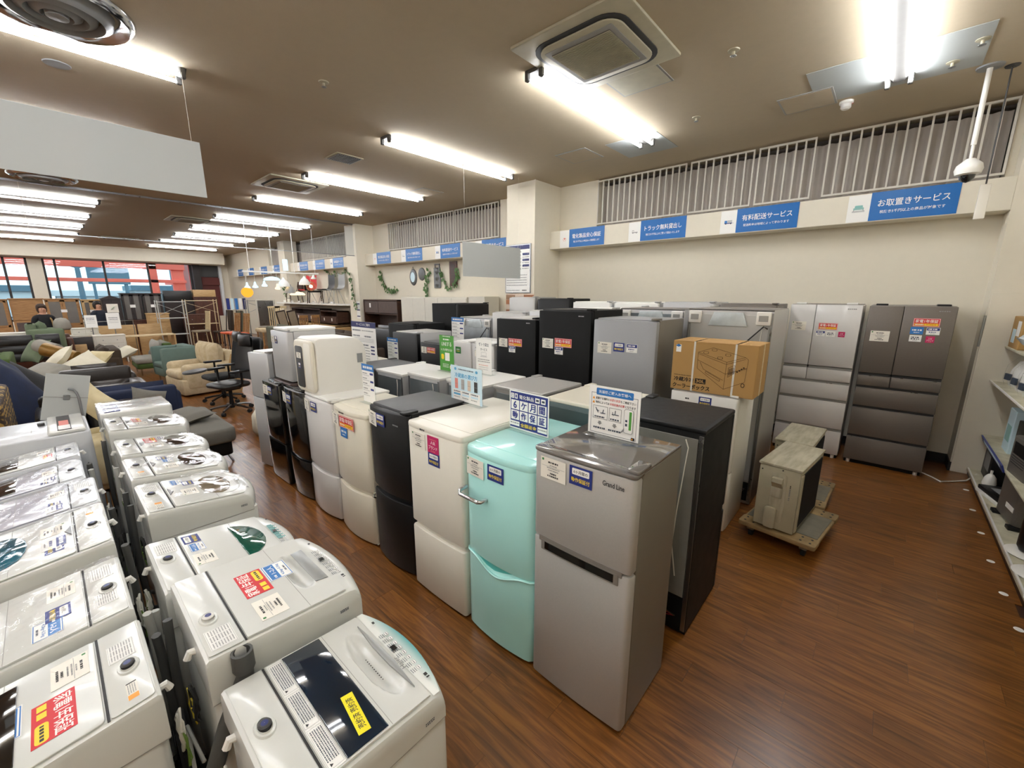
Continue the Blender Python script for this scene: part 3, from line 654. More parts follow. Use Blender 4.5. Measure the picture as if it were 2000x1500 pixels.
# ------------------------------------------------------------------ sign shelves with blue banners
icon_w = .2
def banner(x0, kind, z0, yf, place):
    txt = [('電化製品安心保証', '税抜き5千円以上の商品は6ヶ月間保証します', 'blue warranty sign with heart icon'), ('トラック無料貸出し', '税抜き5千円以上のご購入で貸出いたします', 'blue truck loan sign with grey truck icon'), ('有料配送サービス', '配送料金は地域によって変わります', 'blue delivery sign with blue truck icon'), ('お取置きサービス', '税抜き5千円以上の商品が対象です', 'blue hold service sign with sofa icon')][kind]
    t = thing('service_sign', txt[2] + ' ' + place, 'sign', (x0, yf - .001, z0), group='blue service signs on the wall shelves')
    ic = MB().box(0, -.002, 0, icon_w, 0, .29, 'p_white')
    ic.obj('icon_panel', t, smooth=0)
    els = {0: [('p', [(0, -14), (-20, 8), (-18, 20), (-8, 24), (0, 16), (8, 24), (18, 20), (20, 8)], 'p_pink'), ('ln', -34, 10, -22, -26, 5, 'p_pink'), ('ln', 34, 10, 22, -26, 5, 'p_pink'), ('ln', -22, -26, -4, -30, 5, 'p_pink'), ('ln', 22, -26, 4, -30, 5, 'p_pink')],
           1: [('o', -40, -8, -10, 26, 5, 'p_grey'), ('r', -44, -14, 52, -6, 'p_grey'), ('r', 2, -4, 52, 0, 'p_grey'), ('rr', -34, -24, -18, -8, 7.9, 'p_grey'), ('rr', 26, -24, 42, -8, 7.9, 'p_grey')],
           2: [('rr', -50, -18, -16, 22, 8, 'p_blue'), ('r', -14, -16, 46, 24, 'p_lgrey'), ('r', -50, -20, 48, -10, 'p_navy'), ('rr', -40, -28, -24, -12, 7.9, 'p_black'), ('rr', 22, -28, 38, -12, 7.9, 'p_black'), ('rr', 54, -18, 62, -10, 3.9, 'p_grey')],
           3: [('rr', -48, -14, 48, 10, 8, 'p_teal'), ('rr', -36, 4, 36, 34, 8, 'p_aqua'), ('r', -56, -40, 56, -22, 'p_lgrey'), ('r', -46, -22, -38, -14, 'p_grey'), ('r', 38, -22, 46, -14, 'p_grey')]}[kind]
    dec(els, 10, 10, None, t=0.0).obj('icon', t, (icon_w / 2, -.0025, .145), (PI / 2, 0, 0), smooth=0)
    bn = MB().box(icon_w, -.003, 0, icon_w + .7, -.0, .3, 'p_sign').obj('banner', t, smooth=0)
    dec([('t', txt[0], 0, 30, 76, 'p_white', 570)], 10, 10, None, t=0.).obj('title_lettering', bn, (icon_w + .35, -.0036, .15), (PI / 2, 0, 0), smooth=0)
    dec([('t', txt[1], 0, -62, 34, 'p_white', 520)], 10, 10, None, t=0.).obj('small_lettering', bn, (icon_w + .35, -.0036, .15), (PI / 2, 0, 0), smooth=0)
def sign_shelf(x0, x1, lab, xs, place, zb=2.72):
    single(MB().box(x0, 6.45, zb, x1, YB, zb + .31, 'wall_paint', .004, 1), 'sign_shelf', lab, 'shelf')
    for k, x in enumerate(xs): banner(x, k % 4, zb + .01, 6.45, place)
sign_shelf(-4.84, .75, 'long white boxed shelf carrying four blue signs at the right', (-4.61, -3.27, -1.9, -.52), 'on the right-hand shelf')
sign_shelf(-11.5, -5.5, 'white boxed shelf carrying blue signs between the pillars', (-11.05, -9.65, -8.24, -6.84), 'on the shelf between the pillars')
sign_shelf(-17.0, -12.1, 'white boxed shelf with signs beyond the second pillar', (-16.3, -15.0, -13.7), 'on the shelf beyond the second pillar')
sign_shelf(-24.0, -17.6, 'farthest white boxed shelf with signs near the windows', (-23.4, -21.9, -20.3, -18.8), 'on the farthest shelf')
# framed poster and brick panel on the pillar
t = thing('framed_poster', 'tall framed white notice poster with dark header on the pillar', 'poster', (-5.22, 6.0, 1.93))
MB().box(-.31, -.022, 0, .31, 0, .87, 'steel', .004, 1).obj('frame', t)
els = [('r', -285, 340, 285, 415, 'p_dnavy')] + [('r', 120, 235 - 100 * i, 280, 275 - 100 * i, 'p_dnavy') for i in range(3)] + [('l', 120, 275, 205 - 100 * i, 18, 'p_grey') for i in range(3)] + [('l', -270, 90, 300 - 60 * i, 16, 'p_grey') for i in range(6)] + [('l', -270, 230, -110 - 45 * i, 13, 'p_grey') for i in range(5)] + [('l', 120, 240, -385, 20, 'p_black'), ('l', -270, 60, -385, 12, 'p_grey')]
dec(els, 580, 840).obj('print', t, (0, -.0225, .435), (PI / 2, 0, 0), smooth=0)
MB().grid(lambda u, v: (-.29 + .58 * u, -.027 - .0025 * math.sin(9 * u + 14 * v) - .0015 * math.sin(31 * v + 5 * u), .015 + .84 * v), 24, 34, 'film').obj('plastic_cover', t, smooth=90)
t = thing('brick_panel', 'brick-patterned cladding on the pillar under the poster', 'wall panel', (-5.17, 5.998, 1.3))
MB().box(-.34, -.012, 0, .34, 0, .62, 'brick_pale').obj('backing', t)
random.seed(12); bm_ = {k: MB().box(-.5, -.011, -.5, .5, .0, .5, k).mesh('brick', smooth=0) for k in ('brick_red', 'brick_pale', 'brick_grey', 'brick_tan')}
z = .6
for row, cols in enumerate((['brick_tan', 'brick_pale', 'brick_red'], ['brick_red', 'brick_grey', 'brick_red', 'brick_grey'], ['brick_pale', 'brick_pale', 'brick_pale'], ['brick_red', 'brick_pale', 'brick_red', 'brick_pale'], ['brick_pale', 'brick_grey', 'brick_pale'], ['brick_pale', 'brick_red', 'brick_pale'])):
    x = -.335
    for i, k in enumerate(cols):
        w = .67 / len(cols) - .004
        if i == 0 and row % 2: w *= .6
        if i == len(cols) - 1: w = .335 - x
        o = link('brick', bm_[k], t, (x + w / 2, -.0125, z - .045)); o.scale = (w, 1, .082); x += w + .006
    z -= .092
# ------------------------------------------------------------------ refrigerators
def plan(w, yb, yf, bulge, r=.02, n=10):
    """counter-clockwise outline seen from above: front edge (low y) bulges outwards"""
    p = []; h = w / 2
    for i in range(4):
        t = math.radians(180 + 90 * i / 3); p.append((-h + r + r * math.cos(t), yf + bulge + r + r * math.sin(t)))
    for i in range(1, n):
        u = i / n; x = -h + r + (w - 2 * r) * u; p.append((x, yf + bulge * (2 * u - 1) ** 2))
    for i in range(4):
        t = math.radians(270 + 90 * i / 3); p.append((h - r + r * math.cos(t), yf + bulge + r + r * math.sin(t)))
    p += [(h, yb), (-h, yb)]
    return p
def warp_slab(mb, poly, z0, z1f, k, e=.006, lip=None, lipk=None):
    """prism whose top height follows z1f(x)"""
    p2 = offset(poly, e)
    mb.rings([[(x, y, z0) for x, y in p2], [(x, y, z0 + e) for x, y in poly], [(x, y, z1f(x) - e) for x, y in poly], [(x, y, z1f(x)) for x, y in p2]], k)
    return mb
def fridge(label, x0, x1, yf, d, h, m, face=-1, splits=(), bulge=.012, top='flat', topm=None, side=None, name='refrigerator', z=0., handle='lip', backm='galv', stickers=(), brand=None, rz=None, r=.02, feet=True, cat='refrigerator', group=None, rubber=True):
    w = x1 - x0; xc = (x0 + x1) / 2; side = side or m; topm = topm or m
    yc = yf + d / 2 if face == -1 else yf - d / 2
    t = thing(name, label, cat, (xc, yc, z), (0 if face == -1 else PI) if rz is None else rz, group)
    dt = .055; F = -d / 2; bz = .012 if feet else .0
    zt = h - (.018 if top in ('cap', 'smoke', 'tray') else .004)
    c = MB().prism(plan(w, d / 2, F + dt + .008, 0, .004, 2), bz, zt, side, .004)
    cab = c.obj('cabinet', t)
    if rubber: MB().box(-w / 2 + .012, F + dt, bz + .02, w / 2 - .012, F + dt + .01, zt - .012, 'plastic_lgrey').obj('door_seal', t)
    zs = [bz + .003] + list(splits) + [zt - .003]
    nm = ['lower_door', 'upper_door'] if len(splits) == 1 else ['door'] * 9
    for i in range(len(zs) - 1):
        a, b = zs[i] + (.004 if i else 0), zs[i + 1] - .004
        mb = MB(); f = lambda x, b=b: b
        if handle == 'smile' and i == 0 and len(splits) == 1:
            f = lambda x, b=b: b + .012 - .058 * math.cos(min(abs(x) / (w * .42), 1) * PI / 2) ** 2
            warp_slab(mb, plan(w, F + dt, F, bulge, r, 24), a, f, m, .008)
        elif handle == 'lip' and i == 0 and len(splits) == 1: mb.prism(plan(w, F + dt, F, bulge, r), a, b - .028, m, .008)
        else: mb.prism(plan(w, F + dt, F, bulge, r), a, b, m, .008)
        dr = mb.obj(nm[i], t, smooth=40)
        if handle == 'lip' and i == 0 and len(splits) == 1:
            MB().prism(plan(w - .03, F + dt, F + .022, bulge, .01), b - .03, b + .004, m, .0).obj('handle_recess', dr)
        if handle == 'smile' and i == 0 and len(splits) == 1:
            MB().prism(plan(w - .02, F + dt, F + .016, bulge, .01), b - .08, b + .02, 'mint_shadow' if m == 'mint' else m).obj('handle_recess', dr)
            if m == 'mint':
                pts = [(x, y - .001, f(x) - .006) for x, y in plan(w + .004, F + dt, F, bulge, r, 24)[:-2]]
                MB().tube(pts, .007, 'mint', 6).obj('rim', dr)
        if handle == 'slot' and i == 0 and len(splits) == 1:
            MB().prism(plan(w * .86, F + .03, F - .002, bulge * .8, .004), b - .012, b + .012, 'silver_dark').obj('handle_frame', dr)
            MB().prism(plan(w * .72, F + .03, F - .0045, bulge * .6, .003), b - .045, b - .008, 'black_gloss').obj('handle_slot', dr)
            MB().prism(plan(w * .80, F + .03, F - .0035, bulge * .7, .003), b - .052, b - .002, 'silver_dark').obj('handle_trim', dr)
        if handle == 'bar' or (handle == 'smile' and m == 'mint' and i == 1):
            hz = a + .36 if m == 'mint' else (a + b) / 2; hx = -w / 2 + .015
            MB().tube([(hx, F + .015, hz + .02), (hx, F - .035, hz + .015), (hx + .012, F - .045, hz), (hx + .15, F - .047, hz - .0), (hx + .162, F - .038, hz), (hx + .165, F + .012, hz)], .011, 'chrome', 8).obj('handle', dr, smooth=60)
    if top == 'cap':
        MB().prism(plan(w + .004, d / 2, F - .002, bulge, r + .004), h - .045, h - .0, topm, .012).obj('top_cap', t)
        MB().prism(plan(w - .01, d / 2 - .01, F + dt + .03, 0, .01, 2), h - .002, h + .004, topm, .003).obj('top_panel', t)
    elif top == 'smoke':
        MB().prism(plan(w + .006, F + dt + .01, F - .006, bulge, r + .002), h - .022, h - .004, topm, .005).obj('door_cap', t, smooth=40)
        MB().prism(plan(w - .002, d / 2, F + dt + .004, 0, .012, 2), h - .018, h - .0045, topm, .004).obj('top_panel', t)
        MB().prism(rrect(w / 2 - .05, F + .012, w / 2 + .006, F + .13, .012), h - .004, h + .012, topm, .004).obj('hinge_cover', t)
    else:
        MB().prism(plan(w - .004, d / 2, F + dt + .006, 0, .012, 2), h - .02, h, topm, .005).obj('top_panel', t)
        MB().prism(rrect(w / 2 - .06, F + .01, w / 2 - .004, F + .12, .01), h - .003, h + .014, topm if top != 'flat' else side, .004).obj('hinge_cover', t)
    if top == 'tray':
        MB().prism(plan(w + .01, d / 2 + .004, F + dt - .02, 0, .02, 3), h - .02, h + .004, topm, .006).prism(plan(w - .03, d / 2 - .02, F + dt, 0, .02, 3), h + .0035, h + .0045, topm).obj('worktop', t)
    if feet:
        for sx in (-1, 1):
            MB().cyl((sx * (w / 2 - .05), F + .09, 0), (sx * (w / 2 - .05), F + .09, bz + .01), .016, k='rubber').obj('foot', t)
            MB().cyl((sx * (w / 2 - .05), d / 2 - .06, 0), (sx * (w / 2 - .05), d / 2 - .06, bz + .01), .016, k='rubber').obj('foot', t)
    if face == 1:
        bp = MB().box(-w / 2 + .03, d / 2 - .001, .24, w / 2 - .03, d / 2 + .003, h - .05, backm, .002, 1)
        bp.obj('back_panel', t)
        MB().box(-w / 2 + .03, d / 2 - .005, .04, w / 2 - .03, d / 2 + .0015, .22, 'black_matte').obj('compressor_bay', t)
        MB().lathe([(.02, .0), (.07, .02), (.075, .09), (.05, .14), (.001, .15)], 'black_satin', 16, c=(.03, d / 2 - .01, .05), sy=.5).obj('compressor', t, smooth=60)
        random.seed(int(w * 1000)); pp = MB()
        for j in range(3):
            pts = [(-w / 2 + .05 + (w - .1) * random.random(), d / 2 + .012, .05 + .13 * random.random()) for _ in range(5)]
            pp.tube(pts, .004, ('steel', 'carton_ink', 'p_red')[j], 5)
        pp.obj('pipe', t)
        for sx in (-1, 1): MB().box(sx * (w / 2 - .015) - .012, d / 2 - .002, .03, sx * (w / 2 - .015) + .012, d / 2 + .005, h - .03, 'steel', .002, 1).obj('back_rail', t)
        cx = -w / 2 + .09
        MB().tube([(cx, d / 2 + .01, h - .06), (cx - .02, d / 2 + .02, h - .1), (cx + .01, d / 2 + .018, h * .62), (cx + .02, d / 2 + .018, h * .45), (cx - .01, d / 2 + .018, h * .3)], .0035, 'cord_white' if side not in ('black_matte',) else 'cord_white', 6).obj('power_cord', t)
    if brand:
        st, bx, bz_, bw, bh, bk = brand
        (MB().text(st, 0, 0, bh, bk, bw) if st else dec([('l', -bw * 500, bw * 500, 0, bh * 900, bk)], 9, 9, None, t=0)).obj('brand_lettering', t, (bx, F - .002 + bulge * (max(0, abs(2 * bx / w) - bw / w)) ** 2, bz_), (PI / 2, 0, 0), smooth=0)
    for s_ in stickers:
        key, sx, sz = s_[:3]; sc = s_[3] if len(s_) > 3 else 1.
        u = sx / (w / 2); sl = math.atan2(2 * bulge * u, w / 2)
        sc *= (1.5 if yf < 3 else 1.3); sticker(key, t, (sx, F - .0014 + bulge * u * u - bulge * (.04 * sc / (w / 2)) ** 2, sz), (PI / 2, 0, sl), sc)
    return t
YF = 1.39
A = {}
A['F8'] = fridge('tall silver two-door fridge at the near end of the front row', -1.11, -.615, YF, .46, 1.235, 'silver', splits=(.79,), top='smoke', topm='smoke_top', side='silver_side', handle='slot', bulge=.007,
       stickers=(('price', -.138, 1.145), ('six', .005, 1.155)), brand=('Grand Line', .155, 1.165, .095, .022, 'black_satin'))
A['F7'] = fridge('mint green retro fridge with chrome bar handle', -1.60, -1.118, YF - .005, .70, 1.115, 'mint', splits=(.49,), top='cap', handle='smile', bulge=.016, r=.045,
       stickers=(('price', -.144, 1.01), ('six', .01, 1.02)))
A['F6'] = fridge('white two-door fridge with pink popular brand sticker', -2.12, -1.615, YF, .77, 1.145, 'cream_enamel', splits=(.47,), top='cap', handle='lip', bulge=.007,
       stickers=(('price', -.135, 1.04), ('mag', .01, 1.045, 1.15), ('six', .012, .955, .95)), brand=(None, -.09, 1.115, .05, .012, 'p_black'))
A['F5'] = fridge('black two-door fridge between the two white ones, matte top', -2.62, -2.15, YF, .56, 1.16, 'black_satin', splits=(.56,), top='flat', topm='top_charcoal', handle='lip', bulge=.03,
       stickers=(('price', -.16, 1.07), ('six', -.04, 1.08)), brand=(None, .13, 1.075, .06, .01, 'p_grey'))
A['F4'] = fridge('cream two-door fridge with red one-year warranty sticker', -3.20, -2.67, YF, .52, 1.05, 'ivory_enamel', splits=(.44,), top='cap', handle='lip', bulge=.03, r=.035,
       stickers=(('price', -.18, .95), ('red', .02, .955, 1.1), ('bluecap', -.03, .87, 1.1)), brand=(None, -.05, 1.02, .08, .012, 'p_black'))
A['F3'] = fridge('white two-door fridge with a pale glass-like worktop in front row', -3.74, -3.225, YF, .56, 1.06, 'pinkish_white', splits=(.43,), top='tray', topm='white_enamel', handle='lip', bulge=.03,
       stickers=(('price', -.16, .965), ('six', .0, .975)))
A['F2'] = fridge('glossy black two-door fridge under the white cooler', -4.245, -3.755, YF, .55, 1.055, 'black_gloss', splits=(.41,), top='flat', handle='lip', bulge=.03,
       stickers=(('price', -.15, .95), ('six', -.02, .955)))
A['F1'] = fridge('flat-fronted glossy black fridge under the small white fridge', -4.715, -4.26, YF, .55, 1.05, 'black_gloss', splits=(.44,), top='flat', handle='none', bulge=.004, r=.008,
       stickers=(('price', -.14, .95), ('six', -.02, .955)))
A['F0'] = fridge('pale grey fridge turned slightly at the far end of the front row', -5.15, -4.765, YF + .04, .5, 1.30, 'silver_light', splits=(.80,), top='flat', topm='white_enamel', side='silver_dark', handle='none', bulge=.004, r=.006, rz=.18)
# second row, facing away
fridge('black fridge seen from behind with a white cord, tallest of the second row', -1.135, -.60, 2.72, .58, 1.225, 'black_satin', face=1, splits=(.6,), top='tray', topm='black_satin', side='black_matte', backm='back_grey', cat='refrigerator')
fridge('cream-topped fridge with teal-grey back behind the mint one', -1.70, -1.17, 2.86, .60, 1.195, 'ivory_enamel', face=1, splits=(.5,), top='tray', topm='ivory_enamel', side='galv_teal', backm='galv_teal')
fridge('taupe-grey topped fridge behind the white front-row fridge', -2.36, -1.86, 3.01, .60, 1.16, 'silver', face=1, splits=(.5,), top='tray', topm='silver', side='silver_dark', backm='galv')
fridge('white-topped fridge with the light truck service stand on it', -2.90, -2.43, 2.95, .60, 1.15, 'white_enamel', face=1, splits=(.5,), top='tray', topm='white_enamel', side='silver_light', backm='galv')
fridge('white-topped fridge with the green stand on it', -3.46, -2.97, 2.92, .60, 1.145, 'white_enamel', face=1, splits=(.5,), top='tray', topm='white_enamel', side='silver_light', backm='galv')
fridge('white-topped fridge between the charcoal top and the green stand', -3.99, -3.50, 2.90, .62, 1.12, 'white_enamel', face=1, splits=(.5,), top='tray', topm='white_enamel', side='silver_light', backm='galv')
fridge('charcoal-topped fridge beside the row of white tops', -4.56, -4.04, 2.88, .58, 1.11, 'black_satin', face=1, splits=(.5,), top='tray', topm='top_charcoal', side='dark_grey', backm='galv')
fridge('white-topped fridge under the large service guide stand', -5.18, -4.66, 2.98, .62, 1.07, 'white_enamel', face=1, splits=(.5,), top='tray', topm='ivory_enamel', side='white_enamel', backm='galv')
fridge('white-topped fridge behind the small blue-headed stand at far left', -5.72, -5.22, 2.98, .6, 1.07, 'white_enamel', face=1, splits=(.5,), top='tray', topm='white_enamel', side='white_enamel')
# third row, facing the aisle
Y3 = 3.4
A['T4'] = fridge('slim white fridge with a cardboard box on top', -1.26, -.745, Y3, .52, 1.135, 'white_enamel', splits=(.52,), top='flat', handle='none', bulge=.006, side='white_enamel', stickers=(('six', .02, 1.07),), brand=(None, -.12, 1.075, .03, .012, 'p_black'))
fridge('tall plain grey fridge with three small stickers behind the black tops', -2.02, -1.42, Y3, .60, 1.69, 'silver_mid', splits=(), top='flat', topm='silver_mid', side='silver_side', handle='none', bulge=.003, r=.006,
       stickers=(('price', -.18, 1.425, 1.2), ('six', -.035, 1.44, 1.1), ('cap', .09, 1.44, 1.2)))
fridge('taller black fridge with red warranty sticker, beside the grey one', -2.67, -2.055, Y3, .62, 1.755, 'black_matte', splits=(), top='flat', topm='black_satin', handle='none', bulge=.003, r=.006,
       stickers=(('price', -.19, 1.415, 1.15), ('red', .0, 1.432, 1.2), ('cap', -.05, 1.35, 1.2)), brand=(None, .2, 1.70, .06, .01, 'p_lgrey'))
fridge('shorter black fridge with red warranty sticker and silver top', -3.28, -2.715, Y3, .62, 1.65, 'black_matte', splits=(), top='flat', topm='silver', handle='none', bulge=.003, r=.006,
       stickers=(('price', -.18, 1.375, 1.1), ('red', .0, 1.388, 1.15), ('cap', -.045, 1.31, 1.1)), brand=(None, .18, 1.605, .05, .01, 'p_lgrey'))
fridge('small white fridge showing a price card and red sticker behind the white stand', -3.70, -3.33, Y3, .56, 1.33, 'pinkish_white', splits=(.7,), top='flat', topm='white_enamel', handle='none', bulge=.004, r=.01,
       stickers=(('price', -.08, 1.21, .9), ('red', .07, 1.2, .6)), brand=(None, -.09, 1.28, .06, .01, 'p_black'))
fridge('small white fridge with green sticker behind the green stand', -4.06, -3.72, Y3, .56, 1.33, 'pinkish_white', splits=(.7,), top='flat', topm='white_enamel', handle='none', bulge=.004, r=.01, stickers=(('gtag', -.06, 1.22, 1.2),))
fridge('low black fridge with a red sticker behind the white tops', -4.74, -4.15, Y3, .56, 1.27, 'black_satin', splits=(.6,), top='flat', topm='top_charcoal', handle='none', bulge=.004, r=.01, stickers=(('price', -.22, 1.16), ('red', -.06, 1.165, 1.05)))
fridge('plain black fridge with light top left of the low black one', -5.42, -4.82, Y3 + .0, .62, 1.37, 'black_satin', splits=(.6,), top='flat', topm='silver', side='silver_light', handle='none', bulge=.003, r=.006)
fridge('wide black fridge half hidden behind the service guide stand', -6.5, -5.75, 4.0, .65, 1.42, 'black_matte', splits=(), top='flat', topm='black_matte', handle='none', bulge=.003, r=.006)
# fourth row and beyond
def back_gear(t, w, d, h):
    for sx in (-1, 1):
        b = MB().box(sx * (w / 2 - .07) - .055, d / 2, h - .13, sx * (w / 2 - .07) + .055, d / 2 + .03, h - .02, 'plastic_white', .008).obj('wall_bracket', t)
        MB().box(sx * (w / 2 - .07) - .035, d / 2 + .03, h - .1, sx * (w / 2 - .07) + .035, d / 2 + .033, h - .05, 'groove', .002, 1).obj('bracket_window', b)
        MB().tube([(sx * (w / 2 - .02), d / 2 + .02, h - .15), (sx * (w / 2 - .022), d / 2 + .02, h * .5), (sx * (w / 2 - .02), d / 2 + .02, .15)], .008, 'steel').obj('pipe', t)
    MB().prism([(-.16, -.06), (.16, -.06), (.12, .06), (-.12, .06)], 0, .02, 'poly_bag', .006).obj('board_cover', t, (0, d / 2, h - .09), (PI / 2, 0, PI))
    MB().tube([(-w / 2 + .03, d / 2 + .03, h - .16), (-w / 2 + .06, d / 2 + .04, h - .14), (-w / 2 + .25, d / 2 + .05, h - .36)], .006, 'cord_black').obj('power_cord', t)
tg = fridge('big grey-brown fridge seen from behind, right of the cardboard box', -1.40, -.70, 4.78, .72, 1.78, 'silver', face=1, splits=(.5, .75, 1.1), top='flat', topm='silver_dark', side='silver', backm='plastic_lgrey'); back_gear(tg, .70, .72, 1.78)
tg = fridge('silver fridge seen from behind between the grey one and the box', -2.22, -1.52, 4.92, .62, 1.76, 'silver', face=1, splits=(.5, .75, 1.1), top='flat', topm='silver_dark', side='silver_light', backm='galv'); back_gear(tg, .70, .62, 1.76)
tg = fridge('silver-backed fridge with white cables left of the two black ones', -5.02, -4.33, 4.98, .6, 1.56, 'silver_light', face=1, splits=(.5, .8), top='flat', topm='silver', side='silver_light', backm='foil'); back_gear(tg, .69, .6, 1.56)
tg = fridge('tall black fridge turned sideways with a silver back panel', -6.27, -5.5, 4.8, .72, 1.745, 'black_satin', face=-1, splits=(.6, 1.0), top='flat', topm='black_satin', side='black_matte', rz=PI / 2, handle='none')
MB().box(-.3, .361, .3, .3, .37, 1.66, 'galv', .003, 1).obj('back_panel', tg)
for sx in (-.24, .24): MB().box(sx - .05, .37, 1.53, sx + .05, .378, 1.62, 'black_matte', .002, 1).obj('vent', tg)
fridge('grey-sided fridge peeking between black ones in the middle', -4.25, -3.62, 4.3, .62, 1.66, 'silver', splits=(.6, 1.), top='flat', topm='silver', side='silver_light', handle='none')
far = [(-5.0, -4.42, 5.5, .6, 1.86, 'silver', 'two-tone grey fridge against the wall right of the pillar'), (-4.36, -3.72, 5.5, .6, 1.84, 'black_satin', 'black fridge in the back row right of the grey one'), (-3.66, -3.02, 5.5, .62, 1.80, 'white_enamel', 'white fridge in the back row behind the black ones'),
       (-2.96, -2.30, 5.5, .62, 1.80, 'white_enamel', 'second white fridge in the back row behind the grey one'), (-2.24, -1.6, 5.5, .62, 1.81, 'silver_light', 'pale fridge in the back row behind the silver one'), (-1.54, -.93, 5.5, .62, 1.80, 'dark_brown_metal', 'brown-topped fridge in the back row left of the white six-door one')]
for x0, x1, y, d, h, m, lab in far:
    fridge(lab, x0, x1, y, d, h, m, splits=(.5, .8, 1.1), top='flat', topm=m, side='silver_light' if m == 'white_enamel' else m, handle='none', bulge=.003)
fridge('silver fridge with open hinge top behind the shorter black one', -3.56, -2.9, 4.3, .6, 1.70, 'silver_light', splits=(.6,), top='flat', topm='silver', side='silver', handle='none')
fridge('white fridge with box-like top behind the taller black one', -2.86, -2.28, 4.3, .6, 1.745, 'white_enamel', splits=(.6,), top='flat', topm='white_enamel', side='silver', handle='none')
# the two big french-door fridges by the back wall
def big_fridge(label, x0, x1, yf, d, h, m, sp, drawers, stk, brand):
    w = x1 - x0; t = thing('refrigerator', label, 'refrigerator', ((x0 + x1) / 2, yf + d / 2, 0)); F = -d / 2; dt = .06
    MB().prism(rrect(-w / 2, F + dt + .008, w / 2, d / 2, .006, 2), .03, h - .01, m, .004).obj('cabinet', t)
    MB().prism(rrect(-w / 2 + .01, F + .01, w / 2 - .01, d / 2, .01, 2), h - .012, h + .0, 'silver_dark', .004).obj('top_panel', t)
    for sx in (-1, 1): MB().box(sx * (w / 2 - .1) - .05, F + .02, h - .002, sx * (w / 2 - .1) + .05, F + .16, h + .018, 'plastic_white' if m != 'dark_brown_metal' else 'black_satin', .006).obj('hinge_cover', t)
    MB().box(-w / 2 + .02, F + dt, .03, w / 2 - .02, F + dt + .006, h - .02, 'gap').obj('door_seal', t)
    zd = drawers[-1]
    for a, b, n in ((-w / 2, sp, 'left_door'), (sp, w / 2, 'right_door')):
        MB().prism(rrect(a + .002, F, b - .002, F + dt, .006, 3), zd + .004, h - .006, m, .004).obj(n, t, smooth=40)
    prev = .045
    for i, zz in enumerate(drawers):
        top = zz - .014
        parts_ = [(-w / 2, w / 2)] if i < len(drawers) - 1 else [(-w / 2, sp), (sp, w / 2)]
        for a, b in parts_:
            dr = MB().prism(rrect(a + .002, F, b - .002, F + dt, .006, 3), prev, top - .012, m, .004).obj('drawer', t, smooth=40)
            MB().box(a + .008, F + .014, top - .02, b - .008, F + dt, top + .012, 'gap' if m == 'dark_brown_metal' else 'groove').obj('handle_recess', dr)
            MB().box(a + .004, F - .001, top - .016, b - .004, F + .006, top - .011, 'steel').obj('drawer_edge', dr)
        prev = zz
    MB().box(-w / 2 + .01, F + .03, .0, w / 2 - .01, F + .08, .045, 'black_matte').obj('kick_plate', t)
    for sx in (-1, 1): MB().cyl((sx * (w / 2 - .05), F + .03, 0), (sx * (w / 2 - .05), F + .03, .035), .018, k='plastic_white').obj('foot', t)
    for key, sx, sz, sc in stk: sticker(key, t, (sx, F - .001, sz), s=sc)
    dec([('l', -42, 42, 0, 11, 'p_grey')], 9, 9, None, t=0).obj('brand_lettering', t, (w / 2 - .09, F - .0012, h - .05), (PI / 2, 0, 0), smooth=0)
big_fridge('big white six-door fridge against the wall, left of the dark one', -.875, -.205, 6.0, .68, 1.80, 'pinkish_white', -.085, (.36, .71, .92, 1.085), (('price', -.23, 1.545, 1.55), ('red', .05, 1.55, 1.35), ('cap', -.01, 1.465, 1.3), ('wtag', .085, 1.465, 1.3), ('mag', .185, 1.465, 1.0)), None)
big_fridge('big dark grey-brown six-door fridge in the right corner', -.155, .515, 5.99, .68, 1.795, 'dark_brown_metal', -.055, (.345, .69, .92, 1.06), (('price', -.21, 1.47, 1.7), ('red', .13, 1.63, 1.5), ('bluecap', .07, 1.545, 1.5), ('cap', .19, 1.545, 1.5), ('wtag', .07, 1.465, 1.4), ('mag', .18, 1.46, 1.1)), None)
# small fridges standing on the black ones
single(MB().box(-.21, -.24, 0, .21, .24, .018, 'grey_wood', .003, 1), 'pallet_board', 'thin brown board under the small white fridge', 'board', (-4.3, 1.68, 1.052))
t = fridge('small white single-door fridge standing on the black fridges', -4.53, -4.1, 1.46, .46, .51, 'silver_light', splits=(), top='tray', topm='white_enamel', side='silver_light', handle='none', bulge=.004, z=1.07, stickers=(('price', -.15, .40, .6), ('dark_tag', -.06, .40, .75)), feet=True)
t = thing('mini_cooler', 'rounded white portable mini cooler box on the glossy black fridge', 'cooler', (-3.66, 1.65, 1.057)); t.scale = (1.3, 1, 1)
def rr_yz(y0, y1, z0, z1, r): return rrect(y0, z0, y1, z1, r, 6)
p = [(-.21, 0)] + [(.24, 0), (.245, .33)] + [(.245 - .13 + .13 * math.cos(a), .33 + .15 * math.sin(a)) for a in [i * PI / 2 / 6 for i in range(1, 7)]] + [(-.17, .485), (-.20, .47)]
MB().rings([[(x, y, z) for y, z in offset([(a, b) for a, b in p], e)] for x, e in ((-.15, .02), (-.145, .005), (-.13, 0), (.13, 0), (.145, .005), (.15, .02))], 'plastic_white').obj('shell', t, smooth=50)
dr = MB().prism(rrect(-.14, .02, .14, .465, .05, 5), 0, .03, 'ivory_enamel', .01).obj('door', t, (0, -.205, 0), (PI / 2, 0, 0), smooth=50)
MB().prism(rrect(-.115, .05, -.0, .41, .02, 4), .03, .034, 'dark_grey', .002).obj('glass_window', dr)
MB().prism(rrect(.02, .05, .12, .44, .02, 4), .03, .032, 'cream_enamel', .001).obj('trim_panel', dr)
sticker('price', t, (-.057, -.2405, .33), s=.75); sticker('dark_tag', t, (-.057, -.2405, .24), s=.8)
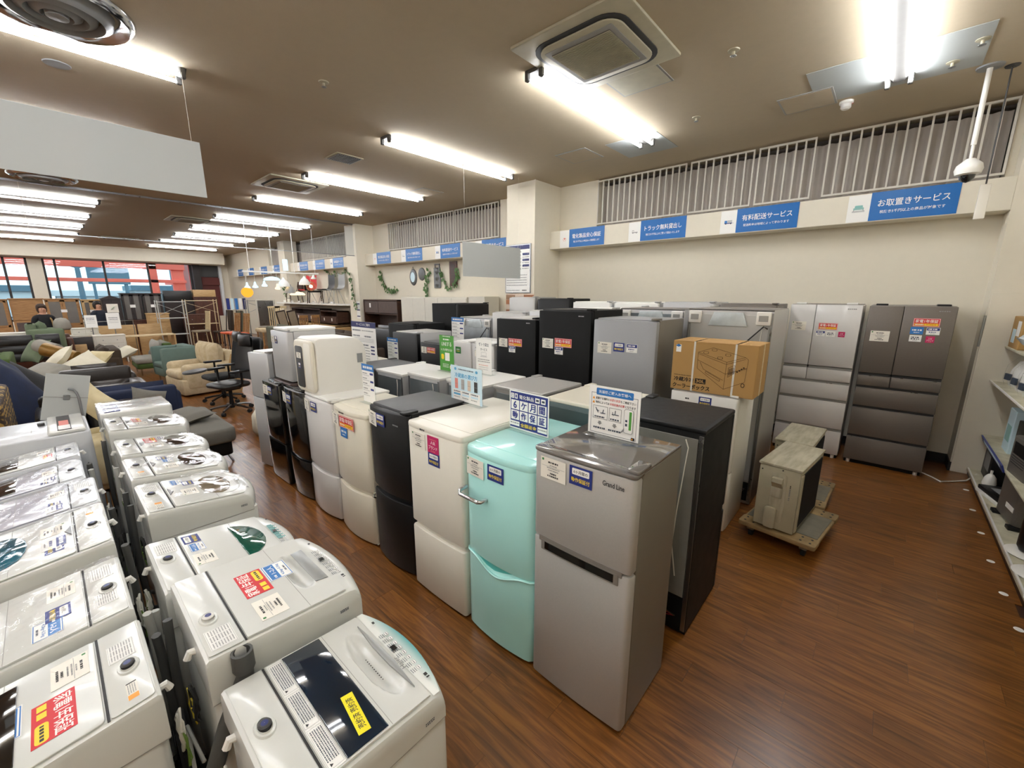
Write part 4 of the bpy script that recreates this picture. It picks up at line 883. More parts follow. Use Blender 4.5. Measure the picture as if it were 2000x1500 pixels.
MB().box(.151, .15, .25, .154, .2, .33, 'plastic_grey').obj('vent', t)
for sx in (-.1, .1):
    for sy in (-.15, .18): MB().cyl((sx, sy, -.004), (sx, sy, .01), .012, k='rubber').obj('foot', t)
# ---- cooler carton on the slim white fridge
t = thing('cardboard_box', 'brown strapped cardboard box with a cooler drawing on the white fridge', 'box', (-.965, 3.60, 1.137))
w, d, h = .62, .36, .40
MB().box(-w / 2, -d / 2, 0, w / 2, d / 2, h, 'carton', .004, 1).obj('carton', t)
for sx in (-.14, .16): MB().box(sx - .007, -d / 2 - .0015, -.0, sx + .007, d / 2 + .0015, h + .0015, 'cord_white').obj('strap', t)
MB().box(-w / 2 - .0012, -.02, 0, w / 2 + .0012, .02, h + .001, 'pale_wood').obj('tape', t)
e = [('tb', '冷蔵冷凍', -205, -112, 36, 'carton_black', 158), ('r', -116, -132, -34, -92, 'carton_black'), ('tb', '30L', -75, -112, 26, 'carton', 66), ('tb', 'クーラーボックス', -145, -166, 38, 'carton_black', 290), ('l', -285, -130, -78, 6, 'carton_ink'),
     ('r', -285, 110, -245, 170, 'p_white'), ('p', [(-290, 160), (-268, 176), (-246, 160), (-268, 150)], 'p_blue')]
def pl_(pts, tw=2.2):
    for a, b in zip(pts[:-1], pts[1:]): e.append(('ln', a[0], a[1], b[0], b[1], tw, 'carton_ink'))
pl_([(-110, 120), (0, 165), (230, 110), (105, 62), (-110, 120), (-108, -8), (100, -150), (240, -75), (250, 95), (230, 110)]); pl_([(105, 62), (100, -150)]); pl_([(-109, 60), (104, -30), (245, 30)]); pl_([(-90, 45), (-60, -10), (90, -80)]); pl_([(-110, 110), (104, 45), (232, 98)])
pl_([(-40, -25), (70, -78), (66, -92), (-44, -38), (-40, -25)]); pl_([(120, 20), (165, 45), (162, -20), (122, -52), (120, 20)])
for cx, cy in ((-50, 122), (10, 148), (55, 90), (110, 118)): e.append(('rr', cx - 20, cy - 9, cx + 20, cy + 9, 8.9, 'carton_ink')); e.append(('rr', cx - 17, cy - 7, cx + 17, cy + 7, 6.9, 'carton'))
for i in range(6): e.append(('r', 126 + i * 6, -36 + i * 3, 129 + i * 6, 14 + i * 3, 'carton_ink'))
for i in range(4): e.append(('rr', 178 + 14 * i, -10 + 12 * i, 190 + 14 * i, 2 + 12 * i, 5.9, 'carton_ink'))
e.append(('rr', 218, -118, 244, -84, 12.9, 'carton_ink')); e.append(('rr', 223, -112, 239, -90, 7.9, 'carton'))
dec(e, 10, 10, None, t=0.).obj('printed_drawing', t, (0, -d / 2 - .0008, h / 2), (PI / 2, 0, 0), smooth=0)
MB().box(-w / 2, -d / 2, h, w / 2, -.004, h + .0015, 'carton').box(-w / 2, .004, h, w / 2, d / 2, h + .0015, 'carton').obj('flap', t)
# ------------------------------------------------------------------ outdoor units on dollies
def dolly(label, x, y, w, l, rz):
    t = thing('wooden_dolly', label, 'dolly', (x, y, 0), rz)
    for sy in (-1, 1):
        b = MB().prism(rrect(-w / 2, sy * (l / 2 - .07) - .07, w / 2, sy * (l / 2 - .07) + .07, .02, 3), .10, .135, 'dolly_wood', .006).obj('end_board', t)
        for bx in (-w / 2 + .04, w / 2 - .04, -w / 2 + .1, w / 2 - .1):
            for by in (-.03, .03): MB().cyl((bx, sy * (l / 2 - .07) + by, .1345), (bx, sy * (l / 2 - .07) + by, .1375), .008, k='gap', n=8).obj('bolt', b)
    for sx in (-1, 1): MB().box(sx * (w / 2 - .05) - .045, -l / 2 + .14, .10, sx * (w / 2 - .05) + .045, l / 2 - .14, .13, 'dolly_wood', .004, 1).obj('side_board', t)
    MB().box(-w / 2 + .02, -l / 2 + .142, .115, w / 2 - .02, l / 2 - .142, .136, 'dolly_mat', .003, 1).obj('mat', t)
    for sx in (-1, 1):
        for sy in (-1, 1):
            c = MB().box(sx * (w / 2 - .08) - .025, sy * (l / 2 - .07) - .025, .06, sx * (w / 2 - .08) + .025, sy * (l / 2 - .07) + .025, .1, 'steel', .004, 1).obj('caster_fork', t)
            MB().cyl((sx * (w / 2 - .08) - .012, sy * (l / 2 - .07) + .015, .036), (sx * (w / 2 - .08) + .012, sy * (l / 2 - .07) + .015, .036), .036, k='rubber', n=16).obj('wheel', c)
    return t
def acunit(label, x, y, rz):
    t = thing('outdoor_unit', label, 'air conditioner', (x, y, .137), rz); w, l, h = .27, .64, .525
    MB().box(-w / 2, -l / 2, .01, w / 2, l / 2, h - .02, 'acu_white', .008, 2).obj('casing', t)
    MB().box(-w / 2 - .008, -l / 2 - .008, h - .022, w / 2 + .008, l / 2 + .008, h, 'acu_top', .006, 2).obj('top_lid', t)
    for i in (-1, 1): MB().box(-w / 2 + .03, i * .2 - .02, -.0, w / 2 - .03, i * .2 + .02, .012, 'gap').obj('foot', t)
    s = MB().prism(rrect(-.045, -.2, .055, .19, .02, 4), 0, .004, 'acu_top', .001).obj('valve_recess', t, (.0, -l / 2 + .0, .27), (PI / 2, 0, 0))
    MB().prism([(0, 0), (.045, -.0), (.05, -.03), (.0, -.09)], -.035, .035, 'acu_white', .004).obj('handle', t, (-.0, -l / 2 - .0, .43), (PI / 2, 0, -PI / 2))
    MB().box(-.04, -l / 2 - .012, .27, .035, -l / 2, .35, 'acu_top', .004).obj('valve_cover', t)
    MB().prism(rrect(-.05, -.11, .03, .06, .02, 4), 0, .035, 'acu_white', .008).obj('valve_cover', t, (-.01, -l / 2 - .003, .13), (PI / 2, 0, 0))
    for a in (.08,): dec([('l', -30, 30, 0, 9, 'p_grey'), ('l', -60, -36, 0, 6, 'p_black'), ('l', 36, 60, 0, 9, 'p_grey')], 8, 8, None, t=0).obj('embossed_lettering', t, (a, -l / 2 - .0012, .33), (PI / 2, PI / 2, 0), smooth=0)
    f = MB().box(w / 2, -l / 2 + .05, .04, w / 2 + .004, l / 2 - .05, h - .05, 'fin')
    for i in range(46): yy = -l / 2 + .055 + i * (l - .11) / 46; f.box(w / 2 + .004, yy, .045, w / 2 + .009, yy + .003, h - .055, 'fin')
    f.obj('cooling_fins', t, smooth=0, kind='stuff')
    MB().box(w / 2, -l / 2 + .0, .03, w / 2 + .012, -l / 2 + .05, h - .04, 'acu_white', .004, 1).obj('corner_post', t)
    MB().cyl((-w / 2 + .02, -l / 2 - .004, h - .06), (-w / 2 + .02, -l / 2 + .01, h - .06), .005, k='gap').cyl((0.02, -l / 2 - .004, h - .035), (.02, -l / 2 + .01, h - .035), .005, k='gap').obj('screw', t)
dolly('worn wooden dolly under the nearer outdoor unit', -.36, 3.79, .52, .70, -.13); acunit('nearer beige air conditioner outdoor unit on a wooden dolly', -.395, 3.80, -.11)
dolly('worn wooden dolly under the farther outdoor unit', -.40, 4.50, .5, .66, -.04); acunit('farther beige air conditioner outdoor unit, half hidden behind the nearer one', -.43, 4.47, -.05)
# ------------------------------------------------------------------ top-loading washing machines
def washer(label, x0, x1, yb, d, h, face, kind='lid', bulge=.035, film=False, sk=(), wm='washer_white', win=None, cap='dark', slope=.05, top=.15, cord=True, hose=True, seed=1, group='top-loading washing machines back to back', lidm=None):
    """face=+1: control panel towards the fridges; yb = back plane"""
    w = x1 - x0; yc = yb + d / 2 * face
    t = thing('washing_machine', label, 'washing machine', ((x0 + x1) / 2, yc, 0), PI if face == 1 else 0, group)
    hf = h - slope; y0 = -d / 2 + .045
    def zt(y): return hf + (h - hf) * (y - y0) / (d / 2 - y0)
    al = math.atan2(h - hf, d / 2 - y0); lidm = lidm or wm
    def S(x, v, dz=0.):   # point on the top, v = distance from the front edge
        y = -d / 2 + v; return (x, y - math.sin(al) * dz, zt(y) + math.cos(al) * dz)
    MB().prism(rrect(-w / 2 + .004, -d / 2 + .03, w / 2 - .004, d / 2 - .006, .03, 4), .03, h - top + .01, wm, .004).obj('cabinet', t)
    MB().box(-w / 2 + .02, -d / 2 + .05, 0, w / 2 - .02, d / 2 - .02, .03, 'gap').obj('base', t)
    s_ = MB()
    for sx in (-1, 1):
        s_.tube([(sx * (w / 2 - .0035), -d / 2 + .1 + .1 * math.cos(a) + .1, .36 + .2 * math.sin(a)) for a in [PI / 2 + i * PI / 8 for i in range(5)]], .004, wm, 6)
    s_.obj('side_rib', t)
    mb = MB(); cols = [-.5, -.488, -.45, -.35, -.25, -.15, -.05, .05, .15, .25, .35, .45, .488, .5]; rs = []; bowl_ = win in ('band', 'scoop', 'wave'); vb0 = d - .105; ys_ = [.089, .096, .15, .22, .3, vb0 - .02, vb0 - .012] if bowl_ else [.1 + i * (d - .13) / 4 for i in range(5)]
    for c in cols:
        x = c * w; yf = -d / 2 + bulge * (2 * c) ** 2; dz = {.5: .014, .488: .004}.get(abs(c), 0)
        pr = [(yf, h - top), (yf, hf - .04), (yf + .006, hf - .018), (yf + .02, hf - .004), (yf + .04, zt(yf + .04))] + [(-d / 2 + v_, zt(-d / 2 + v_) - (.045 if bowl_ and abs(c) < .44 and .09 < v_ < vb0 - .015 else 0)) for v_ in ys_] + [(d / 2 - .01, h), (d / 2 - .002, h - .006), (d / 2, h - .02), (d / 2, h - top)]
        rs.append([(x, y, z - (dz if z > h - top + .001 else 0)) for y, z in pr])
    mb.rings(rs, wm); mb.obj('top_panel', t, smooth=35)
    MB().box(-w / 2 + .001, -d / 2 + bulge, h - top - .004, w / 2 - .001, d / 2 - .002, h - top + .001, 'groove').obj('seam', t)
    # lid: slab on the slope
    def slab(x_, v0, v1, th, k, name, r=.01, par=t, z0=.0005, e=.003):
        m = MB().prism(rrect(-x_, 0, x_, v1 - v0, r, 3), z0, th, k, min(e, (th - z0) * .45)); return m.obj(name, par, S(0, v0), (al, 0, 0), smooth=40)
    vb = d - .105                                       # hinge gap in front of the back strip
    if bowl_:
        LX, LY = w / 2 - .016, vb - .006 - .085
        def hz(x, y):
            if win == 'band': q = 1 - (x / .15) ** 2 - ((y - .052) / .042) ** 2; dd = .03
            elif win == 'scoop': q = 1 - (x / .125) ** 4 - ((y - .078) / .034) ** 2; dd = .03
            else: q = 1 - (x / .17) ** 2 - ((y - .06) / .06) ** 2; dd = .016
            return .006 - dd * (min(max(q, 0), 1)) ** .6
        gl = MB().grid(lambda u, v: (-LX + 2 * LX * u, LY * v, hz(-LX + 2 * LX * u, LY * v)), 44, 40, lidm)
        for a_, b_ in (((-LX, 0), (LX, 0)), ((LX, 0), (LX, LY)), ((LX, LY), (-LX, LY)), ((-LX, LY), (-LX, 0))): gl.add([(a_[0], a_[1], .0), (b_[0], b_[1], .0), (b_[0], b_[1], .006), (a_[0], a_[1], .006)], [(0, 1, 2, 3)], lidm)
        lid = gl.obj('lid', t, S(0, .085), (al, 0, 0), smooth=50)
    else: lid = slab(w / 2 - .016, .085, vb - .006, .006, lidm, 'lid', .012)
    slab(w / 2 - .012, vb - .005, vb + .001, .002, 'gap', 'hinge_gap', .001)
    MB().box(-w / 2 + .018, -.0006, .006, w / 2 - .018, .0006, .0068, 'groove').obj('fold_line', lid, (0, .12, 0))
    strip = slab(w / 2 - .014, vb + .003, d - .012, .003, wm, 'back_strip', .008)
    # inlet
    il = MB().lathe([(.026, 0), (.024, .005), (.018, .004), (.017, .009)], wm, 20, c=(0, 0, 0), sx=1.4); il.obj('inlet_surround', t, S(.02 if seed % 2 else -.06, d - .05, .003), (al, 0, 0))
    kk = {'dark': 'dark_grey', 'white': 'plastic_white'}[cap]
    c = MB().lathe([(.016, .0), (.0165, .011), (.012, .014), (.001, .014)], kk, 18).obj('inlet_port', t, S(.02 if seed % 2 else -.06, d - .05, .004), (al, 0, 0))
    MB().lathe([(.009, .0145), (.001, .0148)], 'inlet_blue', 16).obj('dust_cap', c)
    # lid kinds
    L = lambda x, v: (x, v - .085)
    def poly(pts, k, name, th=.0085, z0=.0062, e=.001): return MB().prism([L(*p) for p in pts], z0, th, k, e).obj(name, lid, smooth=50)
    vm = .085; D_ = vb - .006 - vm
    if win == 'band':
        b = MB().prism([L(-w / 2 + .022, vm + D_ * .45), L(w / 2 - .022, vm + D_ * .45), L(w / 2 - .022, vm + D_ * .84), L(-w / 2 + .022, vm + D_ * .84)], .0062, .009, 'navy_glass', .002).obj('dark_glass', lid)
        o = link('instruction_sticker', D('noticelong'), lid, (0, D_ * .92, .0065)); o.scale = (1., .75, 1)
        MB().prism([(-.165, .0), (-.05, -.010), (.05, -.010), (.165, .0), (.05, .010), (-.05, .010)], .0066, .013, 'scoop_grey', .001).obj('handle_lip', lid, (0, .018, 0))
        vs = MB()
        for i in range(15): vs.box(-.07 + i * .01 - .0015, .0, .0, -.07 + i * .01 + .0015, .003, .001, 'gap')
        vs.obj('vent_slot', lid, (0, .05, -.0225), kind='stuff', smooth=0)
        MB().text('Haier', 0, 0, .014, 'p_grey', .055, .0072).obj('brand_lettering', lid, (-.06, .0, .0), smooth=0)
        o = sticker('sold', lid, (-.115, D_ * .6, .0095), (0, 0, -.12), .9)
    elif win == 'scoop':
        poly([(-.125, vm + .012), (.125, vm + .012), (.118, vm + .055), (-.118, vm + .055)], 'scoop_grey', 'handle_plate', .009)
    elif win in ('fan_smoke', 'fan_champ', 'fan_teal', 'fan_green', 'fan_pink'):
        k = {'fan_smoke': 'smoke_glass', 'fan_champ': 'champagne_glass', 'fan_teal': 'teal_glass', 'fan_green': 'green_glass', 'fan_pink': 'smoke_glass'}[win]
        if win == 'fan_green': pts = [(.165, vm + .135)] + [(.165 * math.cos(a), vm + .135 - .105 * math.sin(a)) for a in [i * PI / 12 for i in range(1, 12)]] + [(-.165, vm + .135)]; pts = [(x, v) for x, v in pts][::-1]
        else: pts = [(-.145, vm + .115)] + [(-.158 * math.cos(a), vm + .115 - .09 * math.sin(a)) for a in [i * PI / 12 for i in range(1, 12)]] + [(.145, vm + .115), (.115, vm + .145), (.06, vm + .162), (0, vm + .168), (-.06, vm + .162), (-.115, vm + .145)]
        poly(pts, k, 'lid_window', .010, e=.003)
        if win != 'fan_green':
            MB().lathe([(.172, 0), (.170, .0025), (.165, .0)], lidm, 30, sy=.5).obj('moulded_ring', lid, (0, .065, .0058), smooth=60)
            if seed % 2: MB().prism([(-.05, 0), (0, -.02), (.05, 0)], .0062, .012, 'plastic_grey', .001).obj('handle_tab', lid, (0, D_ - .005, 0))
    elif win == 'rect': poly([(-w / 2 + .06, vm + .02), (w / 2 - .06, vm + .02), (w / 2 - .05, vm + D_ * .48), (-w / 2 + .05, vm + D_ * .48)], 'black_glass', 'lid_window', .009)
    elif win == 'oval':
        MB().lathe([(.1, .0), (.098, .003), (.08, .0015), (.001, .0012)], 'lilac_plastic', 28, sy=.6).obj('handle_oval', lid, (0, .05, .0062), smooth=70)
    elif win == 'wave':
        pass
    # control panel print
    els = []; random.seed(seed)
    for i in range(8):
        xx = -110 + i * 26; els.append(('rr', xx - 9, -6, xx + 9, 6, 5, 'p_grey')); els.append(('rr', xx - 8, -5, xx + 8, 5, 4.5, 'p_white')); els.append(('l', xx - 6, xx + 6, 0, 3, 'p_key'))
        for j in range(3): els.append(('l', xx - 9, xx + 8, 12 + j * 6, 2.4, 'p_key'))
    els += [('l', -165, -140, 4, 10, 'p_black'), ('l', 140, 152, 6, 8, 'p_black')]
    if win == 'fan_green': els.insert(0, ('rr', -80, -8, 90, 26, 8, 'p_aqua'))
    els.append(('r', -8, 8, 14, 24, 'lcd_dark'))
    if kind != 'rear':
        if win == 'band':
            pb = MB(); ln = []
            pb.rings([[(c_ * (w - .02), bulge * (2 * c_) ** 2 + .012 - (0), .0012) for c_ in [-.5 + i / 16 for i in range(17)]], [(c_ * (w - .02), .078, .0012) for c_ in [-.5 + i / 16 for i in range(17)]]], 'teal_fade', cap=False, closed=False)
            pb.obj('control_panel', t, S(0, 0), (al, 0, 0), smooth=0)
        dec(els, 10, 10, None, t=0).obj('control_print', t, S(0, .05, .0016), (al, 0, 0), smooth=0)
    for key, x, v, *rst in sk:
        sc = rst[0] if rst else 1.; on = v > vb
        sticker(key, strip if on else lid, (x, (v - vb - .006) if on else (v - .085), .0035 if on else .0066 + (.003 if win == 'band' else 0)), (0, 0, rst[1] if len(rst) > 1 else 0), sc)
    dec([('l', -16, 16, 3, 4, 'p_key'), ('l', -16, 16, -3, 4, 'p_key')], 8, 8, None, t=0).obj('side_lettering', t, (-w / 2 - .0006, -d / 2 + .1, hf - .06), (PI / 2, 0, -PI / 2), smooth=0)
    if film:
        rr_ = random.Random(seed * 7); a1, a2, a3 = rr_.random() * 6, rr_.random() * 6, rr_.random() * 6
        def ff(u, v):
            x = -w / 2 + .006 + (w - .012) * u; vv = .03 + (d - .036) * v
            zz = .0135 + .003 * math.sin(17 * u + a1 + 5 * v) * math.sin(9 * v + a2) + .0022 * math.sin(41 * v + 13 * u + a3) * math.sin(PI * u) + .0012 * math.sin(70 * u + 30 * v)
            p = S(x, max(vv, .03 + bulge * (2 * u - 1) ** 2), zz); return p
        MB().grid(ff, 34, 30, 'film').obj('plastic_film', t, smooth=90)
    # rear: hose, cord, connector
    rg = random.Random(seed); hx = (-.18 if rg.random() < .5 else .16); y = d / 2
    if hose:
        MB().tube([(hx, y - .01, .12), (hx, y + .03, .14), (hx + .01, y + .038, .4), (hx - .01, y + .034, h - .16), (hx, y + .03, h - .08)], .014, 'hose_grey' if seed % 3 else 'hose_lgrey', 8).obj('drain_hose', t, smooth=60)
    MB().tube([(-hx * .6, y - .004, h - .06), (-hx * .6, y + .014, h - .055), (-hx * .6, y + .022, h - .075)], .011, 'plastic_white', 8).obj('hose_hook', t)
    if cord:
        pts = []
        for i in range(22): a = i * .9; pts.append((-hx * .7 + .03 * math.cos(a), y + .026 + .006 * math.sin(a * 1.7), h - .2 - .06 * math.sin(a) - .002 * i))
        MB().tube(pts, .004, ('cord_white', 'cord_white', 'cord_black')[seed % 3], 5).obj('power_cord', t, smooth=60)
        MB().tube([(p[0] + .04, p[1] + .004, p[2] - .04) for p in pts[::2]], .0022, ('cord_yellow', 'cord_green')[seed % 2], 4).obj('earth_wire', t)
    return t
RB = .165; LB = .055
washer('nearest white washing machine with dark blue glass lid and teal-edged panel', -1.262, -.80, .165, .485, .80, 1, win='band', bulge=.045, seed=1, slope=.022, top=.11)
washer('white washing machine with big red warranty sticker and grey handle, behind the blue-lidded one', -1.80, -1.30, .15, .505, .875, 1, win='scoop', cap='white', seed=2, bulge=.035, slope=.022,
       sk=(('redbig', .03, .30), ('blue12', .05, .215), ('price', -.14, .30, 1.25), ('notice', -.17, .451, .95)))
washer('white washing machine with green glass lid window', -2.31, -1.84, .135, .515, .815, 1, win='fan_green', seed=3, bulge=.05,
       sk=(('six', .15, .365, 1.1), ('blue12', .06, .36, .7), ('price', -.06, .355, 1.1), ('notice', .13, .46, .95)))
washer('film-wrapped white washing machine with champagne lid window, nearest of the wrapped right row', -2.98, -2.52, .18, .50, .86, 1, win='fan_champ', film=True, seed=5, bulge=.055,
       sk=(('blue12', .14, .33, .7), ('six', .10, .285, .9), ('price', -.04, .30, 1.05), ('orangetag', -.15, .446), ('notice', .13, .446, .85)))
washer('film-wrapped white washing machine with dark brown lid window, second of the wrapped right row', -3.50, -3.05, .18, .50, .87, 1, win='fan_smoke', film=True, seed=7, bulge=.055,
       sk=(('six', .11, .32, .9), ('blue12', .05, .30, .7), ('price', -.08, .30, 1.), ('orangetag', -.14, .446)))
washer('film-wrapped white washing machine with dark window and red sticker, third of the wrapped right row', -3.98, -3.54, .185, .50, .88, 1, win='fan_smoke', film=True, seed=9, bulge=.055,
       sk=(('redbig', .08, .32, .8, PI / 2 * 0), ('cap', .12, .25), ('price', -.07, .30, 1.)))
washer('film-wrapped washing machine with raised dark-edged back, farthest of the right row', -4.56, -4.06, .175, .50, .93, 1, win='fan_pink', film=True, seed=11, bulge=.055,
       sk=(('red', .03, .32, 1.), ('price', -.09, .30, 1.)))
# left column, panels facing away
washer('nearest white washing machine of the left row with red one-year sticker', -1.745, -1.335, LB, .50, .83, -1, win='rect', seed=13, bulge=.03,
       sk=(('redbig', .06, .30, .98), ('blue12', -.0, .20, 1.05), ('price', -.10, .335, 1.2), ('notice', -.07, .445, .85), ('orangetag', .13, .45, .8)))
washer('film-wrapped white washing machine with pale moulded lid, second of the left row', -2.23, -1.79, LB - .005, .50, .845, -1, win='wave', film=True, seed=15, bulge=.03,
       sk=(('six', .04, .325, 1.1), ('blue12', .11, .30, .9), ('price', -.10, .335, 1.1), ('notice', -.12, .445, .9), ('notice', .08, .445, .8)))
washer('washing machine with teal glass lid window, third of the left row', -2.80, -2.30, LB - .005, .50, .885, -1, win='fan_teal', film=True, seed=17, bulge=.05,
       sk=(('six', .13, .33, 1.), ('cap', .07, .33, 1.6), ('price', -.07, .33, 1.2), ('orangetag', -.16, .45, .9)))
washer('lilac-grey washing machine with oval lid handle, fourth of the left row', -3.29, -2.86, LB - .008, .50, .87, -1, win='oval', film=True, seed=19, bulge=.03, wm='washer_grey', lidm='lilac_plastic',
       sk=(('six', .07, .34, .8), ('cap', .13, .34, 1.3), ('price', -.07, .35, .9), ('notice', -.1, .45, .9)))
washer('grey washing machine with black glass lid, fifth of the left row', -3.72, -3.34, LB - .04, .50, .865, -1, win='rect', film=True, seed=21, bulge=.03, wm='washer_grey', lidm='lilac_plastic', sk=(('cap', .07, .36, 1.1), ('dark_tag', .12, .35, .8), ('price', -.06, .36, .9)))
washer('grey washing machine with black glass lid and pink sheet, sixth of the left row', -4.15, -3.77, LB - .04, .50, .88, -1, win='rect', film=True, seed=23, bulge=.03, wm='washer_grey', lidm='washer_white', sk=(('red', .04, .36, .8), ('price', -.08, .34, .9)))
# large drum machine at the end of the left row
t = thing('drum_washing_machine', 'large pale grey drum washing machine with detergent drawer strip, end of the left row', 'washing machine', (-4.5, -.235, 0))
MB().prism(rrect(-.30, -.36, .30, .33, .04, 5), .02, .93, 'washer_grey', .012).obj('cabinet', t, smooth=50)
MB().box(-.29, .12, .93, .29, .31, .955, 'washer_white', .012).obj('back_panel', t); MB().box(-.24, .17, .955, .26, .24, .958, 'dark_grey').obj('label_strip', t); MB().box(-.05, .18, .958, .2, .23, .96, 'p_pink').box(.12, .175, .958, .25, .235, .9605, 'p_white').obj('sticker', t)
MB().cyl((-.12, .09, .93), (-.12, .09, .95), .02, k='dark_grey').obj('inlet_port', t); MB().box(.0, .04, .93, .09, .044, .9315, 'groove').obj('seam', t)
MB().lathe([(.2, 0), (.2, .03), (.16, .04), (.13, .03)], 'plastic_lgrey', 30, c=(0, 0, 0)).obj('door_ring', t, (0, -.36, .5), (PI / 2, 0, 0)); MB().box(-.28, -.364, .04, .28, -.36, .06, 'gap').obj('base_slot', t)
# raised dark back of the farthest right washer
t = thing('wrapped_washing_machine', 'film-wrapped washing machine with navy rear strip behind the right row', 'washing machine', (-4.83, .40, 0), PI)
MB().prism(rrect(-.24, -.23, .24, .23, .03, 5), .02, .95, 'washer_white', .012).obj('cabinet', t, smooth=50); MB().box(-.2, .1, .951, .2, .2, .957, 'p_dnavy', .003, 1).obj('rear_strip', t)
MB().grid(lambda u, v: (-.235 + .47 * u, -.22 + .45 * v, .966 + .003 * math.sin(19 * u + 7 * v) * math.sin(11 * v)), 26, 22, 'film').obj('plastic_film', t, smooth=90)
# hose with open cuff by the nearest washer
t = thing('spare_hose', 'dark grey hose end sticking up behind the blue-lidded washer', 'hose', (-1.285, .235, .0))
MB().tube([(0, -.12, .5), (0, -.06, .66), (0, 0, .78), (0, .0, .835)], .024, 'hose_grey', 12).obj('hose', t, smooth=60)
MB().rings([[((.026 + dr) * math.cos(a), (.026 + dr) * math.sin(a), z) for a in [i * PI / 8 for i in range(16)]] for dr, z in ((0, .80), (.004, .81), (.003, .865), (-.004, .866), (-.006, .81))], 'hose_grey', cap=False).obj('cuff', t)
for i, (x, y, k, lab) in enumerate(((-1.5, .10, 'cord_black', 'tangled black cords on the floor between the two nearest washers'), (-2.2, .10, 'hose_grey', 'tangled grey hoses on the floor between the second washers'), (-3.0, .10, 'cord_black', 'tangled black cords between the middle washers'), (-3.8, .11, 'hose_grey', 'tangled grey hoses between the far washers'))):
    rg = random.Random(i + 40); mb = MB()
    for j in range(9):
        pts = [(rg.uniform(-.32, .32), rg.uniform(-.03, .035), .012 + rg.uniform(0, .5 if j > 4 else .1)) for _ in range(7)]
        sm = []
        for a, b in zip(pts[:-1], pts[1:]): sm += [a, tuple((a[q] * .5 + b[q] * .5) for q in range(3))]
        mb.tube(sm, .006 if k == 'cord_black' else .010, k if j % 3 else ('cord_green', 'cord_white', 'hose_lgrey')[j % 3 if j < 3 else (j // 3) % 3], 5)
    o = single(mb, 'cable_tangle', lab, 'cables', (x, y, 0), smooth=60); o['kind'] = 'stuff'
# power strip post between the rows
t = thing('sign_stand', 'chrome floor stand with a tilted grey sign board behind the washers', 'sign stand', (-4.97, .085, 0))
MB().cyl((0, 0, .02), (0, 0, 1.05), .009, k='steel', n=10).obj('pole', t); MB().lathe([(.11, 0), (.11, .008), (.02, .02), (.012, .03)], 'steel', 24, sx=.6, sy=.5).obj('base', t)
MB().tube([(0, 0, 1.05), (.0, -.005, 1.09), (.0, -.02, 1.12), (.0, -.05, 1.13)], .008, 'steel', 8).obj('bent_neck', t)
b = MB().box(-.004, -.13, -.19, .004, .13, .19, 'board_blank', .001, 1).obj('board', t, (-.012, -.07, 1.06), (-.24, .0, .2))
MB().box(.004, -.13, -.003, .008, .13, .003, 'groove').box(.004, -.02, -.02, .014, .02, .02, 'steel', .003, 1).obj('bracket', b)
# ------------------------------------------------------------------ acrylic sign stands
def popstand(label, x, y, z, w, h, els, base, rz=0, name='acrylic_sign', foot=True, W_=None, tilt=0., sh='p_white'):
    t = thing(name, label, 'sign stand', (x, y, z + .0005), rz)
    MB().box(-w / 2, -.0035, .004, w / 2, .0035, h, 'acrylic', .001, 1).obj('holder', t, rot=(tilt, 0, 0), smooth=0)
    s = dec(els, w * 1000 - 4, h * 1000 - 8, base, t=.0006).obj('printed_sheet', t, (0, -.0040, h / 2 + .002), (PI / 2 + tilt, 0, 0), smooth=0)
    if foot: MB().box(-w / 2 - .01, -.04, 0, w / 2 + .01, .04, .003, 'acrylic', .001, 1).obj('foot', t, smooth=0)
    return t
e = [('o', -118, -112, 118, 84, 2, 'p_key'), ('rr', -92, 74, 96, 108, 5, 'p_blue'), ('t', '洗濯機ご購入お客様へ', 2, 91, 15, 'p_white', 165),
     ('p', [(-112, 52), (-98, 52), (-105, 66)], 'p_orange'), ('p', [(-112, 32), (-98, 32), (-105, 46)], 'p_orange'),
     ('t', '設置する場所の', -58, 59, 12, 'p_black', 72), ('t', '水漏れ状況', 6, 59, 12, 'p_red', 52), ('t', 'をご確認下さい', 72, 59, 12, 'p_black', 76), ('t', '物件によっては', -58, 39, 12, 'p_black', 72), ('t', '水栓交換が必要', 18, 39, 12, 'p_red', 74), ('t', 'になります', 84, 39, 12, 'p_black', 52),
     ('o', -106, -42, -28, 22, 2, 'p_grey'), ('o', -20, -42, 42, 22, 2, 'p_grey'), ('ln', -92, 12, -78, -12, 4, 'p_key'), ('ln', -88, -2, -74, -2, 3, 'p_key'), ('ln', -66, -12, -40, -12, 4, 'p_key'), ('ln', -54, -12, -50, 6, 4, 'p_key'), ('l', -96, -38, -32, 7, 'p_key'),
     ('ln', -6, -8, 30, -8, 4, 'p_key'), ('ln', 10, -8, 12, 12, 4, 'p_key'), ('ln', 2, -14, -2, 4, 3, 'p_key'), ('l', -12, 34, -32, 7, 'p_key'), ('p', [(-74, -52), (-60, -52), (-60, -60), (-54, -60), (-67, -72), (-80, -60), (-74, -60)], 'p_grey'), ('p', [(4, -52), (18, -52), (18, -60), (24, -60), (11, -72), (-2, -60), (4, -60)], 'p_grey'),
     ('l', -100, -36, -86, 8, 'p_key'), ('l', -20, 44, -86, 8, 'p_key'), ('rr', 56, -84, 102, 30, 10, 'p_grey'), ('rr', 58, -82, 100, 28, 9, 'p_white'), ('p', [(60, -60), (60, -76), (38, -92)], 'p_grey'), ('r', 82, -66, 94, 20, 'p_green'), ('r', 64, -50, 74, -38, 'p_key'), ('r', 64, -30, 74, -20, 'p_key'), ('rr', 96, -112, 114, -98, 3, 'p_black'), ('r', 99, -109, 105, -102, 'p_orange')]
